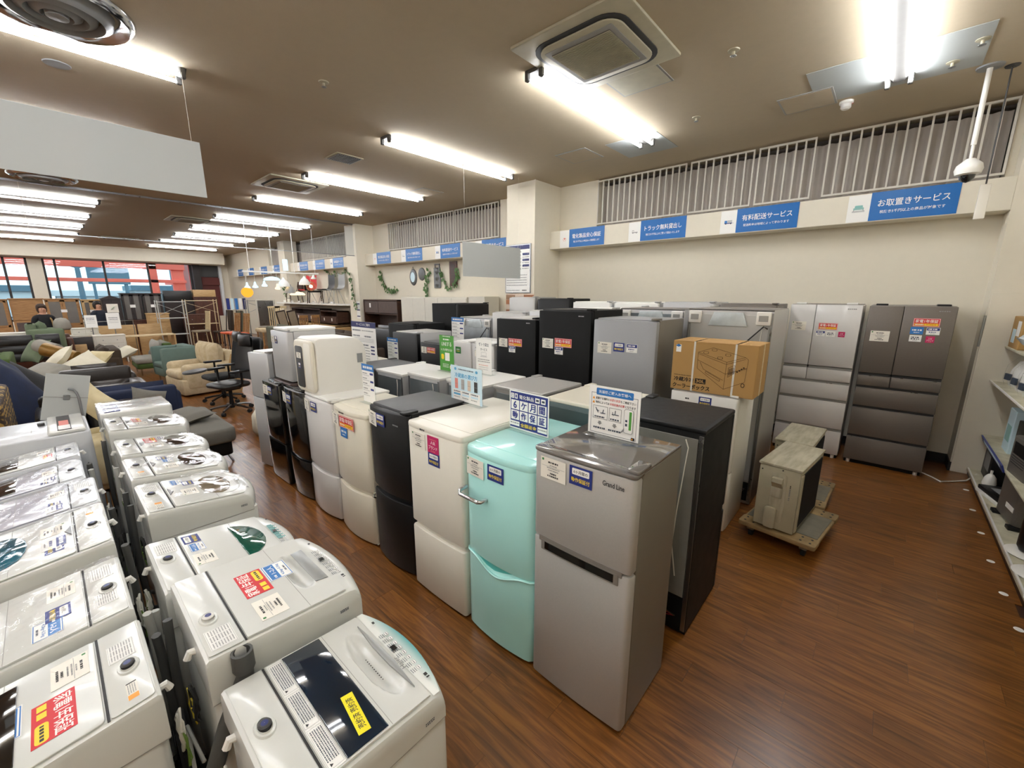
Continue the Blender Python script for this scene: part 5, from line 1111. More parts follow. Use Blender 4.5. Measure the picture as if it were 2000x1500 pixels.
popstand('acrylic stand with washer tap advice sheet on the silver fridge', -.885, 1.70, 1.2385, .265, .245, e, 'p_white', rz=.0)
e = [('r', -140, -108, 140, 108, 'p_navy')] + [('r', -134 + (k % 4) * 68, 8 - 62 * (k // 4) - 6, -134 + (k % 4) * 68 + 62, 8 - 62 * (k // 4) + 50, 'p_white') for k in range(8)]
for k, ch in enumerate('6ケ月間動作保証'): e.append(('tb', ch, -103 + (k % 4) * 68, 30 - 62 * (k // 4), 44, 'p_navy', 40 if ch != '6' else 26))
e += [('t', '電化製品', -14, 82, 24, 'p_white', 110), ('r', -134, 68, -110, 98, 'p_white'), ('r', -104, 68, -82, 98, 'p_white'), ('o', -128, 74, -116, 92, 2, 'p_navy'), ('r', -98, 74, -88, 92, 'p_navy'), ('r', 52, 68, 84, 96, 'p_white'), ('r', 94, 68, 126, 96, 'p_white'), ('r', 58, 76, 78, 88, 'p_key'), ('r', 100, 76, 120, 88, 'p_key'),
      ('r', -140, -112, -66, -68, 'p_white'), ('r', 72, -112, 140, -68, 'p_white'), ('t', '全額返金', 3, -84, 24, 'p_yellow', 122), ('l', -136, -70, -80, 7, 'p_grey'), ('r', -140, -106, -66, -96, 'p_navy'), ('l', 76, 136, -82, 7, 'p_grey'), ('r', 72, -108, 140, -98, 'p_navy')]
popstand('acrylic stand with blue and white six-month guarantee grid on the mint fridge', -1.445, 1.76, 1.1195, .30, .24, e, 'p_white', rz=-.03)
e = [('tb', '冷蔵庫の選び方', 0, 58, 34, 'p_mblue', 250), ('rr', -130, 92, -104, 112, 9.9, 'p_mblue'), ('rr', 104, 92, 130, 112, 9.9, 'p_mblue'), ('l', -84, 84, 102, 8, 'p_key'), ('r', -150, -125, 150, -50, 'p_white')]
for i, k in enumerate(('p_pink', 'silver', 'brick_pale', 'dark_grey')): e.append(('r', -125 + i * 72, -40, -90 + i * 72, 34, k)); e.append(('r', -123 + i * 72, -6, -92 + i * 72, -4, 'p_grey'))
for i in range(3): e += [('l', -140 + i * 98, -64 + i * 98, -60, 9, 'p_key'), ('r', -140 + i * 98, -86, -62 + i * 98, -72, 'p_mblue' if i == 0 else 'p_lblue'), ('l', -138 + i * 98, -70 + i * 98, -100, 6, 'p_grey')]
popstand('acrylic stand with pale blue fridge buying guide on the white front-row fridge', -2.13, 1.90, 1.149, .35, .26, e, 'p_lblue', rz=-.06)
e = [('t', 'LINEする', 0, 92, 42, 'p_white', 150), ('t', 'トクが貯まる!', 0, 34, 26, 'p_white', 170), ('l', -50, 50, 136, 14, 'p_white'), ('l', -60, 60, 166, 8, 'p_white'), ('rr', -26, -74, 44, 6, 4, 'p_white'), ('rr', -84, -64, -42, -10, 15, 'p_yellow'), ('l', -64, 30, -110, 6, 'p_white'), ('l', -64, 30, -124, 6, 'p_white'), ('l', -64, 30, -138, 6, 'p_white'), ('rr', 44, -156, 84, -112, 19, 'p_white'), ('rr', 50, -144, 78, -124, 8, 'p_yellow')]
popstand('tall green stand sign on the white-topped fridge', -3.19, 2.60, 1.150, .22, .36, e, 'p_green', rz=.0)
e = [('t', '軽トラ貸出', 0, 112, 32, 'p_key', 130), ('t', 'サービス', 0, 66, 26, 'p_key', 90), ('o', -34, 6, 34, 40, 3, 'p_lgrey'), ('r', -44, -4, 44, 2, 'p_lgrey'), ('l', -80, 80, -30, 8, 'p_grey'), ('l', -80, 80, -50, 8, 'p_grey'), ('l', -70, 60, -84, 6, 'p_pink'), ('l', -70, 60, -104, 6, 'p_lgrey'), ('l', -70, 60, -124, 6, 'p_lgrey')]
popstand('white light truck loan stand sign on the white-topped fridge', -2.79, 2.72, 1.155, .215, .34, e, 'p_white', rz=-.0)
e = [('r', -300, 170, 300, 240, 'p_dnavy'), ('t', 'サービスのご案内', 0, 206, 34, 'p_white', 330)] + [('l', -270, -60, 130, 18, 'p_key'), ('l', -40, 250, 130, 12, 'p_grey'), ('l', -270, -80, 60, 18, 'p_key'), ('l', 20, 180, 60, 18, 'p_key')] + [('l', -250, 240, 30 - 18 * i, 8, 'p_lgrey') for i in range(3)] + [('l', -270, 100, -50, 18, 'p_key')] + [('l', -260, 130, -85 - 34 * i, 11, 'p_grey') for i in range(5)] + [('r', 160, -70 - 44 * i, 250, -52 - 44 * i, 'p_dnavy') for i in range(3)]
popstand('large white service guide stand with navy header behind the yellow-free white top', -4.90, 2.66, 1.075, .60, .49, e, 'p_white', rz=.0).__setitem__('label', 'large white service guide stand with navy header on the white fridge top')
def smallstand(label, x, y, z, w, h, rz=0):
    e = [('r', -w * 500, h * 500 - h * 170, w * 500, h * 500, 'p_blue'), ('l', -w * 380, w * 380, h * 415, h * 60, 'p_white')]
    for i in range(5): e += [('l', -w * 430, -w * 60, h * (260 - 130 * i), h * 30, 'p_grey'), ('l', -w * 430, w * 100, h * (210 - 130 * i), h * 22, 'p_lgrey')]
    for i in range(3): e.append(('r', w * 180, h * (240 - 200 * i), w * 440, h * (290 - 200 * i), 'p_navy'))
    return popstand(label, x, y, z, w, h, e, 'p_white', rz)
smallstand('small blue-headed stand sign on the cream front-row fridge', -2.96, 1.62, 1.056, .18, .31)
smallstand('small blue-headed stand sign beside the service guide stand', -4.66, 2.88, 1.075, .24, .29).location.x = -4.60
smallstand('tall blue-headed stand sign on the low black fridge', -4.27, 3.68, 1.27, .25, .33)
# ------------------------------------------------------------------ furniture showroom
def cushion(parent, name, c, w, d, h, k, rot=(0, 0, 0), pinch=.06, n=8):
    return MB().pillow((0, 0, 0), w, d, h, k, n, pinch=pinch).obj(name, parent, c, rot, smooth=80)
def legs(t, xs_, ys_, h, k, r=.02, tap=.6):
    for x in xs_:
        for y in ys_: MB().cyl((x, y, 0), (x, y, h), r * tap, r, k, 8).obj('leg', t)
# grey chaise near the washers
t = thing('chaise_longue', 'grey fabric chaise longue with black base and chrome feet', 'sofa', (-5.95, .83, 0), 0)
MB().prism(rrect(-.7, -.40, .66, .42, .08, 5), .27, .44, 'cloth_grey', .035).obj('seat', t, smooth=60); MB().prism(rrect(-.66, -.36, .6, .38, .05, 4), .11, .275, 'black_matte', .02).obj('base', t, smooth=60)
for x, y in ((.45, .33), (-.5, .33), (.45, -.3), (-.5, -.3)): MB().tube([(x, y, .14), (x + .03, y + .02, .07), (x + .06, y + .05, .0)], .012, 'chrome', 6).obj('leg', t, smooth=60)
def loose(name, label, x, y, z, w, d, h, k, rot, pinch=.1, cat='cushion'): return tag(MB().pillow((0, 0, 0), w, d, h, k, 10, pinch=pinch).obj(name, None, (x, y, z), rot, smooth=80), label, cat)
loose('cushion', 'square grey cushion leaning on the chaise longue', -6.32, .66, .64, .36, .36, .15, 'cloth_grey', (1.25, .35, 1.9)); loose('cushion', 'flat dark grey cushion lying on the chaise longue', -6.0, .93, .50, .60, .40, .12, 'cloth_grey', (.12, 0, .25))
t = single(MB().cyl((-.2, 0, 0), (.2, 0, 0), .085, k='leather_black', n=16), 'neck_roll', 'small black leather roll cushion on the chaise longue', 'cushion', (-6.40, .50, .53), (0, 0, .9))
# cream chair with pillow
t = thing('armchair', 'cream fabric armchair behind the far washers', 'armchair', (-5.62, .13, 0), .2)
MB().prism(rrect(-.27, -.26, .27, .26, .08, 5), .05, .42, 'cloth_cream', .04).obj('base', t, smooth=60)
MB().rings([[(.27 * math.cos(a) * s, .2 + .08 * math.sin(a) * s, z) for a in [i * PI / 8 for i in range(16)]] for s, z in ((.8, .3), (1.05, .5), (1.05, .66), (.85, .74))], 'cloth_cream').obj('backrest', t, smooth=70)
for s in (-1, 1): MB().prism(rrect(s * .25 - .06, -.24, s * .25 + .06, .24, .055, 5), .1, .56, 'cloth_cream', .05).obj('armrest', t, smooth=60)
MB().pillow((0, .0, .47), .42, .42, .14, 'cloth_cream').obj('seat_cushion', t, smooth=80)
loose('cushion', 'upright pointed cream cushion on the cream armchair', -5.75, .20, .84, .30, .30, .13, 'cloth_cream', (PI / 2, .75, .9), .14)
def sofa(label, x, y, rz, w, d, k, seat_h=.42, back_h=.8, arms=True, arm_h=.6, n=2, legk='walnut', backs=True, legh=.08, armw=.14, r=.05, basek=None, cushk=None):
    t = thing('sofa', label, 'sofa', (x, y, 0), rz); cushk = cushk or k
    MB().prism(rrect(-w / 2, -d / 2, w / 2, d / 2, r, 4), legh, seat_h - .12, basek or k, .02).obj('base', t, smooth=60)
    aw = armw if arms else 0; iw = w - 2 * aw
    for i in range(n):
        cw = iw / n; cx = -iw / 2 + cw * (i + .5)
        MB().prism(rrect(cx - cw / 2 + .004, -d / 2 - .01, cx + cw / 2 - .004, d / 2 - .18, .04, 4), seat_h - .12, seat_h, cushk, .035).obj('seat_cushion', t, smooth=60)
        if backs: MB().pillow((cx, d / 2 - .24, (seat_h + back_h) / 2 + .02), cw - .01, back_h - seat_h + .06, .22, cushk, 8, 'y').obj('back_cushion', t, smooth=80)
    MB().prism(rrect(-w / 2 + aw * .3, d / 2 - .18, w / 2 - aw * .3, d / 2, r, 4), seat_h - .14, back_h, k, .035).obj('backrest', t, smooth=60)
    if arms:
        for s in (-1, 1): MB().prism(rrect(s * (w / 2 - aw / 2) - aw / 2, -d / 2 - .01, s * (w / 2 - aw / 2) + aw / 2, d / 2 - .02, min(r, aw * .45), 4), legh + .02, arm_h, k, min(.05, aw * .4)).obj('armrest', t, smooth=60)
    legs(t, (-w / 2 + .07, w / 2 - .07), (-d / 2 + .07, d / 2 - .07), legh + .02, legk)
    return t
sofa('navy blue fabric sofa seen from behind, beyond the grey chaise', -7.45, .58, PI / 2 * -1, 1.05, .62, 'cloth_navy', .42, .68, True, .6, 1, legh=.06)
sofa('black leather sofa with rounded arms behind the tilted sign', -6.45, .02, PI / 2, .5, .75, 'leather_black', .42, .80, True, .70, 1, armw=.12)
sofa('brown and gold ornate patterned sofa at the left edge', -6.25, -.80, 0, 1.5, .85, 'ornate', .44, .97, True, .72, 2, armw=.24, r=.1)
loose('seat_pad', 'ornate patterned stool pad in front of the gold sofa at left edge', -5.0, -1.0, .30, .6, .6, .3, 'ornate', (0, 0, .2), .0, 'cushion')
# bean bag heap
mb = MB(); mb.lathe([(.001, .0), (.52, .0), (.62, .15), (.62, .38), (.56, .62), (.46, .84), (.36, 1.02), (.24, 1.14), (.08, 1.20), (.001, 1.20)], 'cloth_navy', 30)
mb.v = [(x * (1 + .07 * math.sin(5 * math.atan2(y, x) + 6 * z) + .03 * math.sin(11 * math.atan2(y, x) - 9 * z)), y * (1 + .06 * math.sin(4 * math.atan2(y, x) + 5 * z)), z * (1 + .03 * math.sin(3 * math.atan2(y, x)))) for x, y, z in mb.v]
single(mb, 'bean_bag', 'large navy blue bean bag heap at the left edge', 'bean bag', (-7.75, -.66, 0), smooth=80)
single(MB().box(-.003, -.05, -.02, .003, .06, .02, 'p_white'), 'price_tag', 'white price tag lying on top of the navy bean bag', 'tag', (-7.55, -.56, 1.2), (.3, 1.2, .3))
MBx = MB(); MBx.grid(lambda u, v: (-.35 + .7 * u, -.3 + .55 * v, .9 - .5 * v + .05 * math.sin(5 * u) - .12 * (2 * u - 1) ** 2), 12, 10, 'black_matte'); MBx.grid(lambda u, v: (.35 - .7 * u, -.3 + .55 * v, .87 - .5 * v + .05 * math.sin(5 * (1 - u)) - .12 * (1 - 2 * u) ** 2), 12, 10, 'black_matte')
single(MBx, 'throw_blanket', 'black cloth draped behind the navy bean bag', 'blanket', (-8.9, -.12, .05), smooth=80)
sofa('low dark brown leather sofa, nearer of the two', -8.75, .50, -PI / 2, .85, .75, 'leather_brown', .40, .58, True, .56, 1, legh=.05, armw=.2)
sofa('dark brown leather sofa with dark cushions, farther of the two', -9.72, .42, -PI / 2, .95, .66, 'leather_brown', .46, .72, True, .6, 1, legh=.05, armw=.2)
# cream day bed with pillows
t = thing('day_bed', 'white upholstered day bed beyond the leather sofas', 'day bed', (-10.75, .42, 0), 0)
MB().prism(rrect(-.5, -.55, .5, .5, .08, 5), .25, .50, 'cloth_white', .05).obj('mattress', t, smooth=60); MB().box(-.47, -.52, .1, .47, .47, .26, 'white_wood', .01).obj('base', t); legs(t, (-.4, .4), (-.45, .4), .1, 'white_wood')
for i, (x, y, z, w, r, k) in enumerate(((-10.48, .32, .64, .55, (.6, .5, .5), 'cloth_white'), (-10.95, .0, .70, .6, (.8, .3, -.3), 'cloth_white'), (-10.38, -.12, .62, .5, (.3, .2, .9), 'cloth_lgrey'), (-11.1, .5, .66, .5, (.7, 0, .6), 'cloth_cream'))):
    loose('cushion', ['white cushion lying frontmost on the day bed', 'large white cushion at the back of the day bed', 'striped grey cushion at the left of the day bed', 'cream cushion leaning at the right of the day bed'][i], x, y, z, w, w, .2, k, r)
sofa('low dark brown fabric sofa behind the day bed', -12.35, .60, 0, 1.2, .7, 'cloth_brown', .48, .78, True, .62, 2, legh=.08)
single(MB().box(-.3, -.2, 0, .3, .2, .012, 'cloth_cream', .004, 1), 'cream_throw', 'cream cloth folded on the dark brown fabric sofa', 'blanket', (-12.3, .45, .485))
t = thing('wooden_crate_bench', 'small light wooden slatted bench end before the brown sofa', 'bench', (-11.6, .66, 0)); MB().box(-.2, -.16, .40, .2, .16, .44, 'light_oak', .005, 1).obj('top', t)
for z in (.12, .24, .34): MB().box(.18, -.16, z, .2, .16, z + .05, 'light_oak').obj('slat', t)
legs(t, (-.17, .17), (-.13, .13), .4, 'light_oak', .02, 1)
t = sofa('low green fabric sofa at the left edge', -12.8, -.9, 0, 1.7, .7, 'cloth_green', .44, .72, True, .66, 2, legk='oak')
loose('cushion', 'light green cushion at the end of the green sofa', -12.4, -.22, .80, .5, .5, .2, 'cloth_sage', (1.0, 0, .5))
single(MB().cyl((-.22, 0, 0), (.22, 0, 0), .13, k='cloth_lgrey', n=18), 'bolster', 'pale grey cylindrical bolster beside the green cushion', 'cushion', (-12.1, -.05, .86), (0, .2, .5)); single(MB().cyl((-.26, 0, 0), (.26, 0, 0), .13, .1, 'satin_gold', 18), 'bolster', 'shiny gold bolster beside the grey one', 'cushion', (-11.6, .10, .80), (0, .3, .9))
def headboard(label, x, y0, y1, z0, z1, k, th=.08, cat='headboard', name='padded_panel'):
    t = thing(name, label, cat, (x, (y0 + y1) / 2, 0)); w = (y1 - y0) / 2
    MB().box(-th / 2, -w, z0, th / 2, w, z1, k, .02).obj('panel', t)
    for s in (-1, 1): MB().box(-.025, s * (w - .06) - .025, 0, .025, s * (w - .06) + .025, z0 + .02, 'walnut').obj('leg', t)
    return t
for y0, y1, lab in ((-.78, -.26, 'left of the two tufted black high-backed seats'), (-.22, .16, 'right of the two tufted black high-backed seats')):
    t = headboard(lab, -14.3, y0, y1, .4, 1.0, 'leather_black', .1, 'chair', 'tufted_seat')
    for i in range(3): MB().pillow((.05, 0, .5 + .18 * i), (y1 - y0) * .9, .17, .06, 'leather_black', 6, 'x').obj('tufted_roll', t, smooth=80)
headboard('low dark wooden bed frame end before the white chest', -15.6, .12, .76, .3, .80, 'dark_wood'); headboard('pale wooden board leaning in the dark bed frame', -15.5, .28, .62, .3, .62, 'light_oak', .03)
def chest(label, x, y0, y1, z0, z1, d, k, rows, cols=1, name='chest_of_drawers', cat='chest', knob='plastic_grey', legh=.1, flip=1):
    t = thing(name, label, cat, (x, (y0 + y1) / 2, z0)); w = y1 - y0; h = z1 - z0
    MB().box(-d, -w / 2, legh, 0, w / 2, h - .02, k, .004, 1).obj('body', t); MB().box(-d - .01, -w / 2 - .012, h - .025, .015, w / 2 + .012, h, k, .005, 1).obj('top', t)
    rh = (h - .06 - legh) / rows
    for r in range(rows):
        for c in range(cols):
            a = -w / 2 + .03 + c * (w - .06) / cols; b = a + (w - .06) / cols - .008; z = legh + .02 + r * rh
            dr = MB().box(0, a, z, .012, b, z + rh - .012, k, .004, 1).obj('drawer', t)
            for f in ((.25, .75) if w / cols > .4 else (.5,)): MB().cyl((.01, a + (b - a) * f, z + rh / 2), (.035, a + (b - a) * f, z + rh / 2), .012, k=knob, n=8).obj('knob', dr)
    if legh > .02: legs(t, (-d + .03, -.03), (-w / 2 + .03, w / 2 - .03), legh + .01, k, .025, .7)
    return t
chest('white three-drawer chest on tapered legs', -16.0, .80, 1.44, 0, .78, .4, 'white_wood', 3, legh=.16); chest('small white two-drawer chest on the white sideboard', -16.6, .42, .96, .78, .97, .3, 'white_wood', 1, 2, legh=.0)
chest('long white sideboard behind the dark bed frame', -16.5, -.1, .98, 0, .78, .4, 'white_wood', 2, 2, legh=.05)
headboard('left oak headboard panel leaning behind the white chest', -17.4, 1.0, 1.84, .0, .97, 'light_oak', .05, name='headboard'); headboard('right oak headboard panel leaning behind the green day bed', -17.4, 1.88, 2.58, .0, .98, 'light_oak', .05, name='headboard')
t = thing('desk', 'light wooden desk top in front of the oak headboards', 'desk', (-16.4, 2.0, 0)); MB().box(-.25, -.55, .68, .25, .6, .71, 'pale_wood', .004, 1).obj('top', t); MB().box(-.24, -.54, 0, .24, -.5, .68, 'light_oak').obj('side_panel', t); MB().box(-.24, .55, 0, .24, .59, .68, 'light_oak').obj('side_panel', t)
sofa('dark green sofa bed back with grey seat', -13.4, 1.62, 0, .95, .7, 'cloth_green', .40, .74, False, n=1, cushk='cloth_lgrey', legk='chrome', legh=.16)
loose('cushion', 'pale cushion heap behind the white chest of drawers', -13.9, 1.2, .5, .4, .4, .2, 'cloth_white', (.5, .2, .3)); loose('cushion', 'dark grey cushion above the teal armchair', -13.2, 1.75, .60, .5, .45, .2, 'cloth_grey', (.9, .1, .2))
sofa('boxy teal fabric armchair', -11.6, 1.78, .1, .75, .62, 'cloth_teal', .46, .80, True, .78, 1, backs=False, legk='chrome', legh=.16, armw=.1)
# beige armchair: arm fronts towards the camera side
t = thing('loveseat', 'beige damask loveseat with three loose back cushions', 'sofa', (-10.1, 1.95, 0), .12)
w, d = .95, .98
MB().prism(rrect(-w / 2, -d / 2, w / 2, d / 2, .05, 4), .03, .32, 'cloth_beige', .02).obj('base', t, smooth=60); MB().prism(rrect(-w / 2 + .14, -d / 2 - .02, w / 2 - .14, d / 2 - .25, .06, 4), .32, .47, 'cloth_beige', .05).obj('seat_cushion', t, smooth=60)
for s in (-1, 1): MB().prism(rrect(-.10, .1, .10, .60, .095, 6), -d / 2 + .04, d / 2 - .05, 'cloth_beige', .02).obj('armrest', t, (s * (w / 2 - .09), 0, 0), (PI / 2, 0, 0), smooth=60) if False else MB().prism(rrect(s * (w / 2 - .09) - .1, -d / 2 + .04, s * (w / 2 - .09) + .1, d / 2 - .05, .08, 5), .1, .60, 'cloth_beige', .07).obj('armrest', t, smooth=70)
MB().prism(rrect(-w / 2 + .05, d / 2 - .2, w / 2 - .05, d / 2, .08, 5), .25, .80, 'cloth_beige', .06).obj('backrest', t, smooth=60)
for i in range(3): MB().pillow((-.27 + .27 * i, d / 2 - .33, .72), .34, .48, .26, 'cloth_beige', 8, 'y').obj('back_cushion', t, (0, 0, 0), (0, 0, 0), smooth=80)
single(MB().box(-.15, -.006, 0, .15, .006, .75, 'light_oak', .003, 1), 'leaning_board', 'pale wooden board leaning beside the beige loveseat', 'board', (-9.4, 2.25, 0), (0, .25, PI / 2))
single(MB().lathe([(.001, 0), (.17, 0), (.21, .08), (.2, .28), (.15, .36), (.001, .38)], 'cloth_white', 24), 'pouffe', 'round white pouffe half hidden by the pale grey fridge', 'pouffe', (-6.2, 1.86, 0), smooth=70)
def office_chair(label, x, y, rz, mesh=False):
    t = thing('office_chair', label, 'office chair', (x, y, 0), rz)
    hub = MB().lathe([(.035, .07), (.035, .16), (.028, .2), (.028, .38), (.001, .38)], 'black_satin', 14).obj('gas_column', t, smooth=50)
    for i in range(5):
        a = 2 * PI * i / 5 + .3; c, s = math.cos(a), math.sin(a)
        MB().tube([(c * .03, s * .03, .12), (c * .18, s * .18, .10), (c * .30, s * .30, .075)], .018, 'steel' if not mesh else 'black_satin', 6).obj('base_arm', t, smooth=60)
        w = MB(); p = Vector((c * .31, s * .31, .03)); q = Vector((-s, c, 0)) * .024
        w.cyl(p - q, p + q, .03, k='rubber', n=12); w.obj('caster', t)
    MB().prism(rrect(-.25, -.25, .25, .23, .09, 5), .42, .50, 'leather_black' if not mesh else 'mesh_black', .035).obj('seat', t, smooth=60); MB().box(-.1, -.12, .37, .1, .12, .425, 'black_satin', .01).obj('mechanism', t)
    MB().grid(lambda u, v: (-.24 * (1 - .25 * v ** 3) + .48 * u * (1 - .25 * v ** 3) + 0, .24 + .12 * v - .05 * (1 - (2 * u - 1) ** 2) * -1, .50 + .70 * v), 10, 12, 'mesh_black' if mesh else 'leather_black').obj('backrest', t, smooth=80)
    MB().prism(rrect(-.24, .46, .24, 1.16, .1, 5), 0, .06, 'mesh_black' if mesh else 'leather_black', .02).obj('backrest_shell', t, (0, .36, .04), (PI / 2 - .14, 0, 0), smooth=60)
    MB().pillow((0, .34, 1.14), .30, .2, .12, 'leather_black', 6, 'y').obj('headrest', t, smooth=80)
    for s in (-1, 1):
        MB().tube([(s * .26, .02, .44), (s * .31, .02, .5), (s * .31, .02, .68)], .018, 'black_satin', 6).obj('arm_post', t); MB().box(s * .31 - .045, -.14, .68, s * .31 + .045, .14, .715, 'black_satin', .015).obj('arm_pad', t)
    return t
c1 = office_chair('black gaming office chair with headrest, nearer the pale grey fridge', -7.85, 1.84, .30); c2 = office_chair('second black office chair with round pad beside the beige loveseat', -8.75, 1.95, .1, True)
single(MB().lathe([(.001, 0), (.15, 0), (.16, .012), (.15, .03), (.001, .035)], 'leather_black', 24), 'round_seat_pad', 'round black pad sticking out beside the office chairs', 'seat pad', (-7.75, 1.40, .73), (.1, 0, 0))
# chairs and stools mid-distance
def chair(label, x, y, rz, sh, bh, k, lk, bk=None, slat=False, w=.44, d=.44, cat='chair', name='dining_chair', group=None):
    t = thing(name, label, cat, (x, y, 0), rz, group); bk = bk or k
    MB().prism(rrect(-w / 2, -d / 2, w / 2, d / 2, .05, 4), sh - .06, sh, k, .02).obj('seat', t, smooth=60)
    for sx in (-1, 1):
        MB().cyl((sx * (w / 2 - .02), -d / 2 + .03, 0), (sx * (w / 2 - .04), -d / 2 + .04, sh - .05), .013, .02, lk, 8).obj('leg', t); MB().tube([(sx * (w / 2 - .02), d / 2 + .03, 0), (sx * (w / 2 - .03), d / 2 - .02, sh), (sx * (w / 2 - .04), d / 2 + .06, bh)], .017, lk, 6).obj('leg', t)
    if slat:
        MB().box(-w / 2 + .03, d / 2 + .03, bh - .08, w / 2 - .03, d / 2 + .055, bh, lk, .006, 1).obj('top_rail', t)
        for i in range(5): MB().tube([(-w / 2 + .09 + i * (w - .18) / 4, d / 2 - .01, sh), (-w / 2 + .09 + i * (w - .18) / 4, d / 2 + .045, bh - .06)], .011, lk, 5).obj('back_slat', t)
    else: MB().prism(rrect(-w / 2 + .01, sh + .0, w / 2 - .01, bh, .05, 4), 0, .05, bk, .015).obj('backrest', t, (0, d / 2 + .05, 0), (PI / 2 - .06, 0, 0), smooth=60)
    MB().box(-w / 2 + .03, -d / 2 + .03, sh * .35, w / 2 - .03, -d / 2 + .05, sh * .35 + .02, lk).obj('stretcher', t)
    return t
chair('light wooden ladder-back stool chair, leftmost of the high chairs', -17.05, 3.42, .1, .72, 1.35, 'cloth_taupe', 'pale_wood', slat=True); chair('dark padded high-backed chair beside the ladder-back one', -17.05, 4.02, .1, .66, 1.36, 'cloth_brown', 'dark_wood'); chair('grey padded high-backed chair beside the dark one', -16.3, 4.12, .1, .66, 1.36, 'cloth_olive', 'dark_wood')
for i, (x, y) in enumerate(((-15.4, 3.84), (-14.8, 3.92))): chair(['farther', 'nearer'][i] + ' of the two chairs with orange seats', x, y, .1, .74, 1.32, 'leather_orange', 'oak', slat=True)
t = thing('dining_bench', 'beige padded bench seat right of the orange chairs', 'bench', (-14.5, 4.86, 0)); MB().box(-.3, -.5, .74, .3, .5, .86, 'cloth_beige', .04, 3).obj('seat', t); legs(t, (-.25, .25), (-.44, .44), .74, 'oak', .025)
for i, (y, k, lk) in enumerate(((4.85, 'pale_wood', 'pale_wood'), (5.05, 'pale_wood', 'pale_wood'))):
    t = thing('slatted_chair_back', ['left', 'right'][i] + ' light wooden slatted chair back standing on the bench', 'chair', (-14.4, y, .875), 0)
    for s in range(6): MB().box(-.012, -.16 + s * .06, 0, .012, -.14 + s * .06, .62, k).obj('slat', t)
    MB().box(-.015, -.18, .6, .015, .18, .66, k, .004, 1).obj('top_rail', t)
for i, y in enumerate((5.2, 5.52)):
    t = thing('folding_screen_chair', ['left', 'right'][i] + ' folded dark-framed chair with tan panel', 'chair', (-14.2, y, .0), 0)
    MB().box(-.015, -.14, .8, .015, .14, 1.42, 'dark_wood', .004, 1).obj('frame', t, rot=(.18, 0, 0)); MB().box(-.02, -.11, .86, .02, .11, 1.38, 'cloth_taupe').obj('panel', t, rot=(.18, 0, 0)); legs(t, (-.1, .1), (-.12, .12), .85, 'dark_wood')
for i, y in enumerate((5.3, 5.66)): chair(['left', 'right'][i] + ' honey-wood chair with split back before the shelf', -13.6, y, -PI / 2, .7, 1.27, 'oak', 'oak', slat=True, w=.3)
# shelf with chairs on display beyond the second pillar
t = thing('display_shelf', 'white display shelf carrying chairs beyond the second pillar', 'shelf', (-15.0, 6.3, 0)); MB().prism([(-2.6, -.25), (2.2, -.25), (2.7, .0), (2.8, .44), (-2.6, .44)], 1.56, 1.60, 'white_enamel', .004).obj('shelf_board', t)
for x in (-2.5, 2.6): MB().box(x - .03, .1, 0, x + .03, .42, 1.56, 'white_wood').obj('upright', t)
def shell_chair(label, x, y, z, k, rz=0):
    t = thing('shell_chair', label, 'chair', (x, y, z), rz)
    MB().grid(lambda u, v: ((2 * u - 1) * .23, -.2 + .42 * min(v * 1.6, 1) + .06 * max(v - .6, 0), .42 + .05 * (2 * u - 1) ** 2 + (1.1 * (v - .55) if v > .55 else 0)), 8, 12, k).obj('shell', t, smooth=80)
    for sx in (-1, 1):
        for sy in (-1, 1): MB().cyl((sx * .08, sy * .08, .42), (sx * .2, sy * .18, 0), .008, k='steel', n=6).obj('leg', t)
shell_chair('black shell chair on wire legs on the display shelf', -14.0, 6.35, 1.605, 'black_satin'); shell_chair('grey shell chair on wire legs on the display shelf', -13.3, 6.35, 1.605, 'plastic_grey'); shell_chair('red chair on the display shelf under the lamps', -15.3, 6.3, 1.605, 'p_red', .4)
chair('dark wooden armchair on the display shelf', -16.6, 6.32, 0, .4, .75, 'walnut', 'walnut').location.z = 1.605
chair('brown chair with splayed legs on the display shelf', -14.65, 6.3, 2.6, .42, .8, 'black_matte', 'walnut').location.z = 1.605
for i, x in enumerate((-16.9, -16.2, -15.6, -15.0, -14.4, -13.8, -13.1)): single(MB().prism([(-.02, 0), (.02, 0), (0, .05)], -.04, .04, 'p_white'), 'price_card_stand', 'small white folded price card on the display shelf, %s from the left' % ordn[i], 'price card', (x, 6.10, 1.625), (PI / 2, 0, 0), group='price cards on the display shelf')
def tvboard(label, x0, x1, y, z0, z1, d, k, name='tv_cabinet', fl=2, cat='cabinet'):
    t = thing(name, label, cat, ((x0 + x1) / 2, y, z0)); w = (x1 - x0) / 2; h = z1 - z0
    MB().box(-w, 0, 0, w, d, .03, k).box(-w, 0, h - .03, w, d, h, k).box(-w, 0, 0, -w + .03, d, h, k).box(w - .03, 0, 0, w, d, h, k).box(-w, d - .02, 0, w, d, h, k).obj('body', t, smooth=0)
    for i in range(fl):
        a = -w + .04 + i * (2 * w - .08) / fl; MB().box(a, -.01, .04, a + (2 * w - .08) / fl - .01, .01, h * .55, k, .003, 1).obj('door', t)
    for sx in (-.5 * w, .4 * w): MB().box(sx - .03, -.014, h * .2, sx + .03, -.011, h * .42, 'p_white').obj('price_tag', t)
tvboard('dark grey low cabinet with two doors under the display shelf', -16.6, -14.2, 6.2, .98, 1.42, .4, 'grey_wood'); tvboard('dark brown low cabinet at the right under the display shelf', -14.1, -12.9, 6.15, .98, 1.38, .4, 'walnut', fl=1)
tvboard('wide light oak low cabinet below the dark ones', -16.6, -12.7, 5.95, .35, .92, .55, 'light_oak', fl=4)
